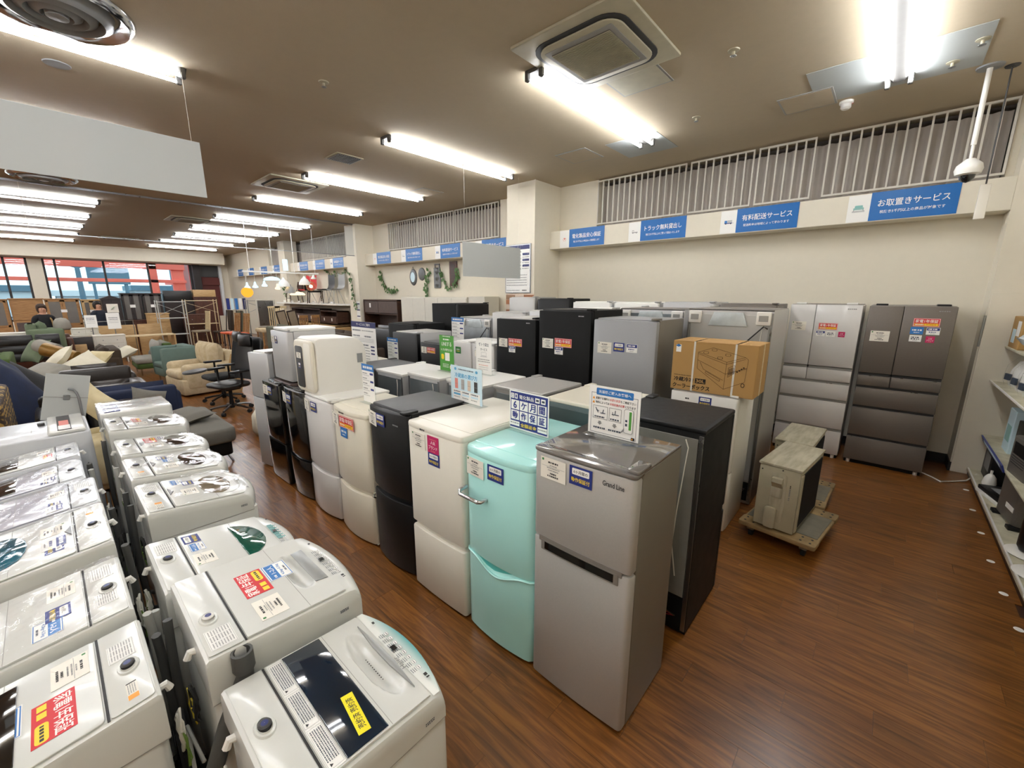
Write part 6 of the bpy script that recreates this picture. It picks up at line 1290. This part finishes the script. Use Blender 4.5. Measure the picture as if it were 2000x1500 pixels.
# back sofas
sofa('olive green fabric sofa back behind the small white fridges', -10.2, 3.9, PI, 1.9, .8, 'cloth_olive', .5, 1.15, True, .8, 2); sofa('dark brown sofa back right of the olive one', -8.4, 4.3, PI, 1.2, .8, 'cloth_brown', .5, 1.12, True, .8, 2)
sofa('black leather sofa behind the wide black fridge', -8.2, 5.4, PI, 1.8, .8, 'leather_black', .5, 1.15, True, .8, 2)
# cabinets on the wall between the pillars
t = thing('open_cabinet', 'dark walnut open wall cabinet left of the white cupboards', 'cabinet', (-10.45, 6.2, .0)); w, h = .86, 1.76
MB().box(-w, 0, h - .03, w, .5, h, 'walnut').box(-w, 0, .02, -w + .03, .5, h, 'walnut').box(w - .03, 0, .02, w, .5, h, 'walnut').box(-w, .47, .02, w, .5, h, 'grey_wood').box(-w, 0, .02, w, .5, .06, 'walnut').obj('body', t, smooth=0)
for a, b in ((-w + .04, -.1), (-.09, w - .04)): MB().box(a, .01, h - .36, b, .03, h - .04, 'grey_wood', .003, 1).obj('door', t)
MB().box(-w + .03, .03, h - .4, w - .03, .47, h - .37, 'walnut').obj('shelf', t); MB().box(-w + .03, .03, .75, w - .03, .47, .79, 'walnut').obj('shelf', t); MB().box(-.55, .004, h - .22, -.48, .0095, h - .1, 'p_white').obj('price_tag', t)
t = thing('white_wall_unit', 'white wood-grain wall cupboard unit with panel doors', 'cupboard', (-8.15, 6.2, 0)); w = 1.25; h = 1.84
MB().box(-w, .02, 1.0, w, .5, h, 'white_wood').box(-w, .02, .0, -w + .6, .5, 1.0, 'white_wood').box(w - .5, .02, .0, w, .5, 1.0, 'white_wood').box(-w, .45, 0, w, .5, 1.0, 'white_wood').obj('body', t, smooth=0)
for i in range(5): MB().box(-w + i * .5 + .004, 0, 1.02, -w + (i + 1) * .5 - .004, .02, h - .02, 'white_wood', .003, 1).obj('door', t)
single(MB().box(-.25, 0, 0, .25, .45, 1.86, 'white_wood', .004, 1), 'white_side_cabinet', 'narrow white cabinet at the right end of the white wall unit', 'cabinet', (-6.62, 6.24, 0))
# wall decor
def decor(label, x, z, name, cat): return thing(name, label, cat, (x, 6.748, z))
t = decor('round blue-grey wall clock, leftmost on the wall', -9.58, 2.35, 'wall_clock', 'clock'); MB().lathe([(.001, .03), (.13, .03), (.15, .02), (.16, 0)], 'pewter', 24, sy=1.35).obj('frame', t, rot=(PI / 2, 0, 0)); MB().lathe([(.001, .031), (.10, .0305)], 'p_lblue', 24, sy=1.3).obj('face', t, rot=(PI / 2, 0, 0)); MB().tube([(-.05, -.01, .2), (0, -.01, .27), (.05, -.01, .2)], .006, 'pewter').obj('hanging_ring', t)
t = decor('oval pewter wall plaque right of the clock', -9.2, 2.42, 'wall_plaque', 'wall decoration'); MB().lathe([(.001, .04), (.06, .035), (.10, .03), (.14, .02), (.15, 0)], 'pewter', 24, sy=1.1).obj('plaque', t, rot=(PI / 2, 0, 0))
t = decor('tall grey carved wall panel with a hanging loop', -8.55, 2.32, 'relief_plaque', 'wall decoration'); MB().box(-.13, -.03, -.26, .13, 0, .24, 'pewter', .01, 1).obj('panel', t)
for i in range(3): MB().lathe([(.001, .03), (.04, .025), (.07, .01), (.08, 0)], 'pewter', 14).obj('relief', t, (0, -.03, -.16 + .16 * i), (PI / 2, 0, 0))
MB().box(-.1, -.02, .24, -.07, 0, .32, 'pewter').box(.07, -.02, .24, .1, 0, .32, 'pewter').box(-.1, -.02, .3, .1, 0, .33, 'pewter').obj('hanger', t)
t = decor('brown carved wooden wall panel, rightmost decoration', -7.93, 2.38, 'wooden_plaque', 'wall decoration'); MB().box(-.14, -.025, -.28, .14, 0, .30, 'red_wood', .006, 1).obj('panel', t); MB().box(-.09, -.03, -.2, .09, -.025, .22, 'walnut', .004, 1).obj('relief', t)
def vine(label, pts, seed, parent_y=6.735, sc=1.):
    t = thing('ivy_garland', label, 'plant', (0, parent_y, 0)); pp = [Vector((x, 0, z)) for x, z in pts]
    P = []
    for a, b in zip(pp[:-1], pp[1:]): P += [a.lerp(b, f) for f in (0, .33, .66)]
    P.append(pp[-1]); MB().tube(P, .006, 'stem', 5).obj('stem', t, smooth=60); rg = random.Random(seed)
    for p in P:
        for q in range(3):
            s = rg.uniform(.06, .10) * sc; a = rg.uniform(0, 6.28)
            MB().add([(0, 0, 0), (s * .5, -.01, s * .5), (0, -.02, s * 1.2), (-s * .5, -.01, s * .5)], [(0, 1, 2, 3)], 'leaf').obj('leaf', t, (p.x + rg.uniform(-.03, .03), -.02 - rg.random() * .02, p.z + rg.uniform(-.03, .03)), (rg.uniform(-.4, .4), a, 0), smooth=0)
vine('ivy garland looping left of the wall clock', [(-11.1, 2.5), (-11.15, 2.35), (-11.0, 2.2), (-10.85, 2.02), (-10.6, 1.95), (-10.4, 2.05)], 1); vine('ivy strand hanging left of the tall carved panel', [(-8.85, 2.45), (-8.95, 2.25), (-9.0, 2.05), (-9.0, 1.88)], 2); vine('ivy garland around the brown wooden panel', [(-8.35, 2.45), (-8.3, 2.2), (-8.1, 2.05), (-7.85, 2.1), (-7.72, 2.3), (-7.75, 2.5)], 3)
vine('long ivy strand hanging on the second pillar', [(-11.95, 2.5), (-11.85, 2.3), (-11.8, 2.05), (-11.75, 1.8), (-11.62, 1.5)], 4, 6.17); vine('dark ivy hanging above the shell chairs', [(-14.6, 2.7), (-14.2, 2.45), (-13.9, 2.6), (-13.5, 2.5), (-13.2, 2.65)], 5, 6.735); vine('leafy plant strand beside the display shelf lamps', [(-17.3, 2.3), (-17.2, 2.1), (-17.25, 1.9)], 6, 6.29, 1.4)
t = thing('notice_sheet', 'stacked white notice sheets with navy bars on the second pillar', 'notice', (-11.62, 6.198, 1.45)); MB().box(-.1, -.004, -.25, .1, 0, .25, 'p_white').obj('sheet', t)
for z in (.18, .0, -.18): MB().box(-.09, -.0052, z - .015, .09, -.004, z + .015, 'p_dnavy').obj('bar', t)
# pendant lamps on a track
t = thing('lamp_track', 'white suspended track carrying pendant lamps', 'lamp track', (-13.4, 0, 0)); MB().box(-.03, 3.82, -.02, .03, 5.9, .02, 'plastic_white', .004, 1).obj('rail', t, (0, 0, 2.52), (.0, 0, 0))
for y in (4.0, 4.6, 5.2, 5.8): MB().cyl((0, y, 2.54), (0, y, CEIL), .008, k='plastic_white', n=6).obj('suspension_rod', t)
def pendant(label, x, y, z, kind, k, zt=2.51):
    t = thing('pendant_lamp', label, 'pendant lamp', (x, y, z)); MB().cyl((0, 0, .1), (0, 0, zt - z), .005, k='cord_white', n=5).obj('cord', t)
    if kind == 'ball': MB().lathe([(.001, -.14), (.08, -.12), (.14, -.05), (.15, .02), (.12, .09), (.06, .13), (.02, .14), (.001, .14)], k, 22).obj('shade', t, smooth=80)
    elif kind == 'dome': MB().lathe([(.16, -.1), (.15, -.03), (.1, .06), (.04, .11), (.02, .16)], k, 22).obj('shade', t, smooth=80); MB().lathe([(.001, -.06), (.04, -.04), (.03, .02), (.001, .03)], 'bulb_glow', 12).obj('bulb', t)
    elif kind == 'disc': MB().lathe([(.001, -.05), (.2, -.045), (.22, -.02), (.16, .03), (.03, .06), (.001, .06)], k, 26).obj('shade', t, smooth=50)
    elif kind == 'bell': MB().lathe([(.001, -.07), (.07, -.06), (.075, -.03), (.035, .02), (.02, .1), (.001, .1)], k, 18).obj('shade', t, smooth=60)
    elif kind == 'cage':
        for i in range(7): MB().lathe([(.135 * math.cos(b), .135 * math.sin(b)) for b in (-1.4 + i * .46, -1.36 + i * .46)], k, 22).obj('woven_ring', t)
        for i in range(8): a = i * PI / 4; MB().tube([(.14 * math.cos(b) * math.cos(a), .14 * math.cos(b) * math.sin(a), .14 * math.sin(b)) for b in [-1.5 + j * .5 for j in range(7)]], .006, k, 5).obj('rib', t)
        MB().lathe([(.001, -.05), (.045, -.03), (.045, .02), (.001, .05)], 'bulb_glow', 12).obj('bulb', t)
pendant('glowing orange ball pendant lamp, lowest at the left', -13.4, 3.88, 1.95, 'ball', 'shade_orange'); pendant('left of the twin small cool-lit glass pendants', -13.4, 3.90, 2.12, 'bell', 'shade_cool'); pendant('right of the twin small cool-lit glass pendants', -13.4, 4.10, 2.14, 'bell', 'shade_cool'); pendant('slim cool-lit bell pendant under the track', -13.4, 4.34, 2.18, 'bell', 'shade_cool')
pendant('flat disc pendant lamp with cool light', -13.4, 4.55, 2.34, 'disc', 'shade_cool'); pendant('white dome pendant lamp with warm bulb', -13.4, 4.86, 2.22, 'dome', 'p_white'); pendant('clear bulb pendant glowing warm left of the dome', -13.4, 4.68, 2.10, 'bell', 'shade_warm'); pendant('woven ball pendant lamp with glowing bulb', -13.4, 5.64, 2.14, 'cage', 'oak')
pendant('white bell pendant above the woven ball lamp', -13.4, 5.46, 2.28, 'dome', 'p_white'); pendant('warm ruffled shade lamp over the display shelf', -13.4, 5.22, 1.92, 'disc', 'shade_warm'); pendant('small white spotlight at the right end of the track', -13.4, 5.74, 2.42, 'bell', 'p_white'); pendant('grey dome pendant lamp above the dark wooden armchair', -13.4, 5.02, 2.03, 'dome', 'plastic_grey')
single(MB().box(-.04, -.06, 0, .04, .06, .32, 'shade_cool', .01), 'lit_sign_box', 'small glowing pale blue box lamp above the track', 'lamp', (-13.4, 4.96, 2.58))
# far row of cabinets
def cabinet(label, x, y0, y1, z1, k, kind, d=.45, cat='cabinet', z0=0):
    t = thing('display_cabinet', label, cat, (x, (y0 + y1) / 2, z0)); w = (y1 - y0) / 2; h = z1 - z0
    MB().box(-d, -w, 0, 0, w, h - .03, k).obj('body', t, smooth=0); MB().box(-d - .01, -w - .02, h - .035, .03, w + .02, h, k, .004, 1).obj('cornice', t); MB().box(-d, -w - .01, 0, .02, w + .01, .08, k).obj('plinth', t)
    if kind == 'glass':
        n = 2
        for i in range(n):
            a = -w + .02 + i * (2 * w - .04) / n; b = a + (2 * w - .04) / n - .01; z = h * .52
            f = MB().box(.0, a, z, .02, b, z + .05, k).box(0, a, h - .1, .02, b, h - .05, k).box(0, a, z, .02, a + .05, h - .05, k).box(0, b - .05, z, .02, b, h - .05, k).obj('glass_door', t, smooth=0)
            MB().box(.004, a + .05, z + .05, .008, b - .05, h - .1, 'smoke_top').obj('pane', f)
            MB().box(0, a, .1, .015, b, h * .5, k, .004, 1).obj('door', t)
        MB().box(.02, -.07, h * .75, .024, .07, h * .80, 'p_white').obj('price_tag', t)
    elif kind == 'roll': MB().box(0, -w + .03, h * .62, .02, w - .03, h - .06, k, .004, 1).obj('upper_door', t); MB().box(-.3, -w + .05, h * .3, .002, w - .05, h * .58, 'grey_wood').obj('recess', t); MB().box(0, -w + .03, .1, .02, w - .03, h * .28, k, .004, 1).obj('lower_door', t)
    elif kind == 'drawers':
        for i in range(5):
            dr = MB().box(0, -w + .03, .1 + i * (h - .16) / 5, .02, w - .03, .09 + (i + 1) * (h - .16) / 5, k, .004, 1).obj('drawer', t); MB().cyl((.02, 0, .1 + (i + .5) * (h - .16) / 5), (.04, 0, .1 + (i + .5) * (h - .16) / 5), .015, k='steel', n=8).obj('knob', dr)
    else: MB().box(0, -w + .03, .1, .02, -.005, h - .06, k, .004, 1).obj('door', t); MB().box(0, .005, .1, .02, w - .03, h - .06, k, .004, 1).obj('door', t)
    return t
cabinet('oak bookcase cut by the left edge', -20, -1.4, -.70, 1.74, 'oak', 'glass'); cabinet('wide oak cabinet with a plain upper door behind the brown-haired person', -20, -.66, .04, 1.76, 'oak', 'roll'); cabinet('oak glass-door cabinet with two glass doors', -20, .07, .84, 1.75, 'oak', 'glass')
cabinet('olive-grey glass cabinet behind the dark-haired person', -20, .88, 1.36, 1.72, 'light_oak', 'glass')
t = cabinet('dark clock-topped cabinet with a pale square plaque', -19, 1.30, 1.76, 1.76, 'dark_wood', 'plain'); MB().prism([(-.25, 0), (.25, 0), (0, .1)], 0, .3, 'dark_wood').obj('gable', t, (-.3, 0, 1.75), (PI / 2, 0, PI / 2)); MB().box(.021, -.14, 1.3, .03, .14, 1.58, 'p_cream', .003, 1).obj('plaque', t); MB().box(-.06, -.06, 0, .06, .06, .004, 'p_dgreen').obj('diamond', t, (.031, 0, 1.44), (PI / 4, 0, 0), ) ; t.children[-1].rotation_euler = (PI / 4, PI / 2, 0) if False else (0, PI / 2, 0)
cabinet('tall dark hutch with leaded glass doors, left half', -19.2, 1.80, 2.32, 1.93, 'dark_wood', 'glass'); cabinet('tall dark hutch with leaded glass doors, right half', -19.2, 2.34, 2.86, 1.93, 'dark_wood', 'glass')
t = cabinet('red-brown wooden sideboard with barred front under the dark hutch', -18.6, 1.95, 2.7, 1.05, 'red_wood', 'plain', .4); cabinet('light wooden drawer unit beside the metal rack', -18.0, 2.25, 2.80, 1.28, 'light_oak', 'drawers', .4)
single(MB().box(-.4, -.42, 0, 0, .4, .36, 'leather_black', .01), 'black_case', 'long black box on top of the far cabinets', 'box', (-19.3, 3.36, 1.66)); single(MB().box(-.4, -.34, 0, 0, .36, .26, 'light_oak', .01), 'wooden_box', 'tan wooden box beside the black one on the far cabinets', 'box', (-19.3, 4.15, 1.80))
cabinet('dark cabinet below the long black box', -19.2, 2.92, 3.76, 1.655, 'dark_wood', 'plain', .5); cabinet('dark wooden cabinet below the tan box', -19.2, 3.78, 4.52, 1.795, 'red_wood', 'plain', .5)
def rack(label, x, y0, y1, z1, k, d=.4, n=4):
    t = thing('metal_rack', label, 'shelf', (x, (y0 + y1) / 2, 0)); w = (y1 - y0) / 2
    for sx in (-d, 0):
        for sy in (-w, w): MB().cyl((sx, sy, 0), (sx, sy, z1), .014, k=k, n=8).obj('upright', t)
    for i in range(n):
        z = .1 + i * (z1 - .15) / (n - 1); MB().box(-d, -w, z, 0, w, z + .015, k).obj('shelf', t)
    MB().cyl((0, -w, z1 - .45), (0, w, z1 - .1), .006, k=k, n=5).cyl((0, w, z1 - .45), (0, -w, z1 - .1), .006, k=k, n=5).obj('cross_brace', t)
rack('pale metal rack with cross brace', -17.0, 2.40, 3.10, 1.70, 'plastic_lgrey'); rack('wooden-framed open rack right of the metal one', -17.6, 3.22, 4.10, 1.72, 'pale_wood', .4, 3); rack('thin metal clothes rack by the pillar', -17.4, 5.0, 5.9, 1.7, 'steel', .3, 2)
chest('dark reddish wooden chest between the racks', -18.15, 3.25, 3.95, 0, 1.2, .4, 'red_wood', 4, legh=.05)
for i, (y, z0, z1, w) in enumerate(((.84, .98, 1.32, .24), (1.3, .92, 1.37, .28))):
    t = thing('notice_board', ['smaller', 'larger'][i] + ' white notice board on a rail beside the dark-haired person', 'notice board', (-16.5, y, z0)); MB().box(-.01, -w / 2, 0, .01, w / 2, z1 - z0, 'p_white', .003, 1).obj('board', t)
    dec([('l', -w * 350, w * 350, 90 - 45 * j, 16 if j < 2 else 9, 'p_key' if j < 2 else 'p_grey') for j in range(4)], 9, 9, None, t=0).obj('print', t, (.011, 0, (z1 - z0) / 2), (PI / 2, 0, PI / 2), smooth=0)
    MB().cyl((-.02, 0, -z0), (-.02, 0, 0.1), .012, k='steel', n=8).obj('post', t)
single(MB().cyl((0, .7, 1.12), (0, 1.75, 1.14), .012, k='steel', n=8).cyl((0, .72, 0), (0, .72, 1.13), .01, k='steel', n=6).cyl((0, 1.73, 0), (0, 1.73, 1.14), .01, k='steel', n=6), 'metal_rail', 'thin metal rail behind the white notice boards', 'rail', (-16.7, 0, 0))
t = thing('banner_stand', 'narrow stand with blue and white sheets beyond the orange lamp', 'notice', (-17.9, 4.75, 0)); MB().cyl((0, 0, 0), (0, 0, 1.7), .012, k='steel', n=8).obj('post', t)
for i in range(5): MB().box(.0, -.28 + i * .13, 1.35, .01, -.18 + i * .13, 1.75, ('p_navy', 'p_lblue', 'p_blue', 'p_white', 'p_dnavy')[i]).obj('sheet', t)
t = thing('tall_mirror', 'pale framed mirror leaning by the third pillar', 'mirror', (-17.3, 5.55, 1.0)); MB().box(-.02, -.32, -.3, .02, .32, .72, 'white_wood', .008, 1).obj('frame', t); MB().box(.02, -.27, -.25, .024, .27, .67, 'steel').obj('glass', t); MB().box(-.02, -.32, -1.0, .02, .32, -.3, 'cloth_taupe').obj('stand', t)
# green chair with person behind
sofa('sage green tub chair in front of the brown-haired person', -14.9, -.05, PI, .62, .6, 'cloth_sage', .8, 1.22, True, 1.1, 1, legh=.5, r=.12)
single(MB().lathe([(.001, 0), (.12, 0), (.16, .06), (.14, .2), (.09, .27), (.001, .29)], 'cloth_lgrey', 18), 'white_cushion', 'grey-white rounded cushion on the sage chair arm', 'cushion', (-14.8, .25, 1.05), smooth=70)
sofa('long dark red-brown wooden bench behind the tufted seats', -15.5, -.3, PI / 2, 1.4, .4, 'red_wood', .6, .9, True, .82, 2, legh=.1)
single(MB().box(-1.0, -.02, 0, 1.0, .3, .1, 'white_wood', .01), 'white_board', 'white board lying on the dark bench at the left edge', 'board', (-15.3, -1.2, .90), (0, 0, 1.57))
# people
def person(label, x, y, rz, h, coat, hair, long_=False, strap=False):
    me = bpy.data.meshes.new('body'); s = h / 1.7
    V = [(0, 0, .95), (0, 0, 1.12), (0, -.01, 1.30), (0, 0, 1.42), (0, .0, 1.49), (0, -.01, 1.57), (0, -.005, 1.66),
         (.09, 0, .9), (.10, .01, .5), (.10, .02, .09), (.10, -.12, .03), (-.09, 0, .9), (-.10, .01, .5), (-.10, .02, .09), (-.10, -.12, .03),
         (.18, 0, 1.38), (.23, .02, 1.12), (.22, -.12, .92), (.21, -.18, .86), (-.18, 0, 1.38), (-.23, .02, 1.12), (-.20, -.14, .94), (-.19, -.2, .88)]
    E = [(0, 1), (1, 2), (2, 3), (3, 4), (4, 5), (5, 6), (0, 7), (7, 8), (8, 9), (9, 10), (0, 11), (11, 12), (12, 13), (13, 14), (3, 15), (15, 16), (16, 17), (17, 18), (3, 19), (19, 20), (20, 21), (21, 22)]
    Rr = [.15, .13, .16, .10, .055, .085, .075, .10, .07, .045, .04, .10, .07, .045, .04, .065, .05, .038, .035, .065, .05, .038, .035]
    me.from_pydata([(a * s, b * s, c * s) for a, b, c in V], E, []); o = bpy.data.objects.new('person', me); COL.objects.link(o)
    sk = o.modifiers.new('skin', 'SKIN'); sd = o.modifiers.new('sub', 'SUBSURF'); sd.levels = sd.render_levels = 2
    for i, r in enumerate(Rr):
        v = me.skin_vertices[0].data[i]; v.radius = (r * s * (1.25 if i in (1, 2) else 1), r * s * (.8 if i in (0, 1, 2) else 1.)); v.use_root = (i == 0)
    dg = bpy.context.evaluated_depsgraph_get(); m2 = bpy.data.meshes.new_from_object(o.evaluated_get(dg)); bpy.data.objects.remove(o)
    m2.materials.clear(); m2.materials.append(M['skin'])
    o = bpy.data.objects.new('person', m2); COL.objects.link(o); o.location = (x, y, 0); o.rotation_euler = (0, 0, rz)
    for p in m2.polygons: p.use_smooth = True
    m2.materials.append(M[coat]); m2.materials.append(M['coat_navy'])
    for p in m2.polygons:
        z = p.center.z / s
        if z < .95: p.material_index = 2
        elif z < 1.47 and not (abs(p.center.x) > .12 and z < .9): p.material_index = 1
    tag(o, label, 'person')
    hd = MB().lathe([(.001, .135), (.05, .125), (.088, .08), (.097, .02), (.094, -.05), (.08, -.13 if long_ else -.08), (.07, -.20 if long_ else -.10)], hair, 20, sy=1.12)
    hd.v = [(a, b + .022 if b > -.03 else b * .55 + .012, c if b > -.045 or c > .055 else max(c, .05)) for a, b, c in hd.v]; hd.obj('hair', o, (0, -.005 * s, 1.62 * s), smooth=80)
    MB().lathe([(.001, -.018), (.012, -.012), (.009, .012), (.001, .016)], 'skin', 10).obj('nose', o, (0, -.097 * s, 1.60 * s), smooth=80)
    for sx in (-1, 1):
        MB().lathe([(.001, -.008), (.009, 0), (.001, .008)], 'coat_black', 10).obj('eye', o, (sx * .032, -.083 * s, 1.622 * s)); MB().lathe([(.001, -.02), (.009, 0), (.001, .02)], 'skin', 8).obj('ear', o, (sx * .088 * s, .0, 1.60 * s))
    MB().box(-.022, -.003, -.004, .022, .003, .004, 'dark_red', .002, 1).obj('mouth', o, (0, -.085 * s, 1.563 * s))
    if strap: MB().tube([(.12 * s, -.12 * s, 1.1 * s), (.1 * s, -.13 * s, 1.32 * s), (.08 * s, -.02, 1.47 * s), (.04 * s, .12 * s, 1.35 * s)], .018, 'strap_tan', 6).obj('bag_strap', o, smooth=60)
    return o
person('person with tied brown hair in a black top with a tan shoulder strap', -16.15, -.02, 1.9, 1.60, 'coat_black', 'hair_brown', strap=True); person('person with short dark hair in a dark coat facing right', -17.85, 1.12, 2.2, 1.64, 'coat_navy', 'hair_black')
# ------------------------------------------------------------------ gondola shelf on the right
t = thing('gondola_shelf', 'long cream shelf unit along the right wall', 'shelf', (.88, 0, 0))
MB().box(.0, -2.0, .05, .40, 6.42, .075, 'shelf_cream', .003, 1).obj('bottom_shelf', t); MB().box(.01, -2.0, .0, .03, 6.42, .05, 'dark_wood').obj('kick_board', t)
MB().box(.02, -2.0, 1.015, .40, 6.42, 1.04, 'shelf_cream', .003, 1).obj('upper_shelf', t)
MB().box(.04, -2.0, .45, .40, 6.42, .47, 'shelf_cream', .003, 1).obj('middle_shelf', t); MB().box(.05, 5.3, 1.385, .40, 6.42, 1.405, 'shelf_cream', .003, 1).obj('top_shelf', t)
MB().box(.39, -2.0, 0, .41, 6.42, 2.0, 'shelf_cream').obj('back_panel', t)
for y in (-1.9, -.1, 1.7, 3.5, 5.0, 6.38): MB().box(.36, y - .02, 0, .39, y + .02, 2.0, 'plastic_white').obj('upright', t)
for z in (.075, 1.04): MB().box(0.0, -1.9, z, .012, 6.4, z + .012, 'plastic_white').obj('shelf_lip', t)
single(MB().box(-.14, -.006, 0, .46, .006, 1.93, 'wall_paint', .004, 1), 'end_panel', 'tall pale panel closing the shelf at the corner', 'panel', (.90, 6.436, .0))
t = thing('corner_guard', 'slim grey metal corner strip on the wall corner', 'corner guard', (.748, 6.448, 1.38)); MB().box(-.006, -.008, 0, .012, .0, .32, 'steel', .003, 1).obj('strip', t)
B0 = .0755
t = thing('panel_heater', 'tall grey-brown panel heater standing on the bottom shelf', 'heater', (1.0, 5.05, B0), .12); MB().prism(rrect(-.05, -.19, .05, .19, .045, 5), .03, .70, 'heater_grey', .01).obj('body', t, smooth=60); MB().box(-.053, -.10, .56, -.049, .12, .66, 'black_satin', .002, 1).obj('control_strip', t)
for i in range(4): MB().box(-.0525, -.12, .48 + .02 * i, -.0495, .12, .484 + .02 * i, 'gap').obj('vent_slot', t)
MB().box(-.07, -.2, 0, .07, -.13, .03, 'black_satin', .005).obj('foot', t); MB().box(-.07, .13, 0, .07, .2, .03, 'black_satin', .005).obj('foot', t); MB().box(-.0525, -.15, .13, -.0495, .0, .17, 'p_white').obj('label_sticker', t)
t = thing('tower_fan', 'black cylindrical tower fan on a round white base', 'fan', (1.02, 4.45, B0)); MB().lathe([(.001, 0), (.13, 0), (.14, .01), (.12, .022), (.001, .024)], 'plastic_white', 28).obj('base', t, smooth=50); MB().lathe([(.07, .03), (.085, .06), (.085, .62), (.06, .66), (.001, .665)], 'black_satin', 24).obj('body', t, smooth=50)
for i, (x, y) in enumerate(((1.0, 4.12), (1.0, 3.75))):
    tag(MB().lathe([(.001, 0), (.12, 0), (.13, .012), (.11, .024), (.03, .03), (.02, .06), (.001, .062)], 'plastic_white', 28).obj('fan_base', None, (x, y, B0), smooth=50), ['farther', 'nearer'][i] + ' round white fan base on the bottom shelf', 'fan base')
t = thing('portable_stove', 'dark portable appliance lying tilted on the bottom shelf', 'appliance', (1.02, 5.55, B0), .25); MB().box(-.11, -.2, 0, .11, .2, .03, 'plastic_white', .008).obj('base', t); MB().box(-.10, -.19, .03, .10, .19, .07, 'black_satin', .008).obj('hob', t); MB().box(-.05, -.1, .0705, .05, .1, .074, 'plastic_grey', .002, 1).obj('screen', t)
t = thing('boxed_goods', 'black boxed appliance behind the blue price rail', 'box', (1.1, 6.15, B0)); MB().box(-.13, -.2, 0, .13, .2, .33, 'black_satin', .01).obj('box', t); MB().box(-.132, -.1, .1, -.13, .12, .26, 'p_grey').obj('print', t)
single(MB().box(-.006, -.55, -.03, .006, .50, .03, 'p_navy').box(-.0075, -.45, -.015, -.006, .35, .015, 'p_lblue'), 'price_rail', 'tilted blue price rail on the middle shelf edge', 'price rail', (.908, 5.72, .475), (.0, -.3, .0))
t = thing('white_gadget', 'white rounded gadget beside the tilted appliance', 'gadget', (.97, 5.88, B0)); MB().lathe([(.001, 0), (.04, 0), (.05, .04), (.04, .1), (.02, .13), (.001, .14)], 'plastic_white', 18).obj('body', t, smooth=60); MB().cyl((0, 0, .13), (0, 0, .17), .01, k='plastic_white').obj('nozzle', t)
rg = random.Random(5)
for i in range(4):
    y = 5.25 + i * .31; t = thing('bagged_fan', 'plastic-bagged white appliance on the upper shelf, %s from the near end' % ordn[i], 'bagged appliance', (1.07, y, 1.0405), rg.uniform(-.3, .3), group='bagged appliances on the upper shelf')
    MB().lathe([(.001, 0), (.10, .0), (.12, .06), (.10, .16), (.06, .24), (.001, .26)], 'plastic_white', 16, sx=.9).obj('body', t, smooth=60); MB().lathe([(.12, .002), (.14, .07), (.125, .2), (.07, .28), (.03, .30), (.05, .33)], 'film', 14).obj('bag', t, smooth=60); MB().box(-.125, -.04, .06, -.11, .04, .12, 'p_key').obj('label_sticker', t)
t = thing('carton', 'small brown carton with labels high on the right shelf', 'box', (1.07, 6.17, 1.4055)); MB().box(-.13, -.2, 0, .13, .2, .30, 'carton', .004, 1).obj('box', t); MB().box(-.1315, -.15, .12, -.13, -.02, .26, 'p_white').obj('label_sticker', t); MB().box(-.1315, .0, .05, -.13, .14, .18, 'p_lblue').obj('label_sticker', t); MB().box(-.06, -.2015, .1, .06, -.2, .24, 'p_white').obj('label_sticker', t)
loose('plastic_bag', 'crumpled clear plastic bag above the bagged appliances', 1.07, 5.72, 1.50, .26, .35, .16, 'poly_bag', (.1, .1, .3), .05, 'plastic bag')
t = thing('mint_box', 'pale mint boxed item on the middle shelf near the corner', 'box', (1.10, 5.85, .4705)); MB().box(-.1, -.12, 0, .1, .12, .40, 'p_lblue', .004, 1).obj('box', t); MB().box(-.102, -.08, .1, -.1, .08, .25, 'p_teal').obj('print', t)
t = thing('dark_boxed_goods', 'black boxed goods on the middle shelf behind the panel heater', 'box', (1.12, 5.3, .4705)); MB().box(-.12, -.28, 0, .12, .28, .36, 'black_satin', .006).obj('box', t)
single(MB().tube([(.49, 6.1, .03), (.6, 6.05, .008), (.66, 5.95, .008), (.76, 6.05, .008), (.86, 6.15, .012), (.93, 6.22, .085)], .007, 'cord_white', 6), 'floor_cable', 'white cable on the floor from the dark fridge to the shelf', 'cable', smooth=60)
for i, (x, y) in enumerate(((.836, 5.88), (.828, 5.34), (.826, 4.84), (.82, 4.34), (.823, 3.89), (.831, 3.5), (.83, 3.1), (.83, 2.7))):
    single(MB().lathe([(.001, 0), (.022, 0), (.021, .0012), (.001, .0013)], 'p_white', 14), 'floor_marker', 'white round floor marker beside the shelf, %s from the corner' % ordn[i], 'floor marker', (x, y, .0), group='round white floor markers')
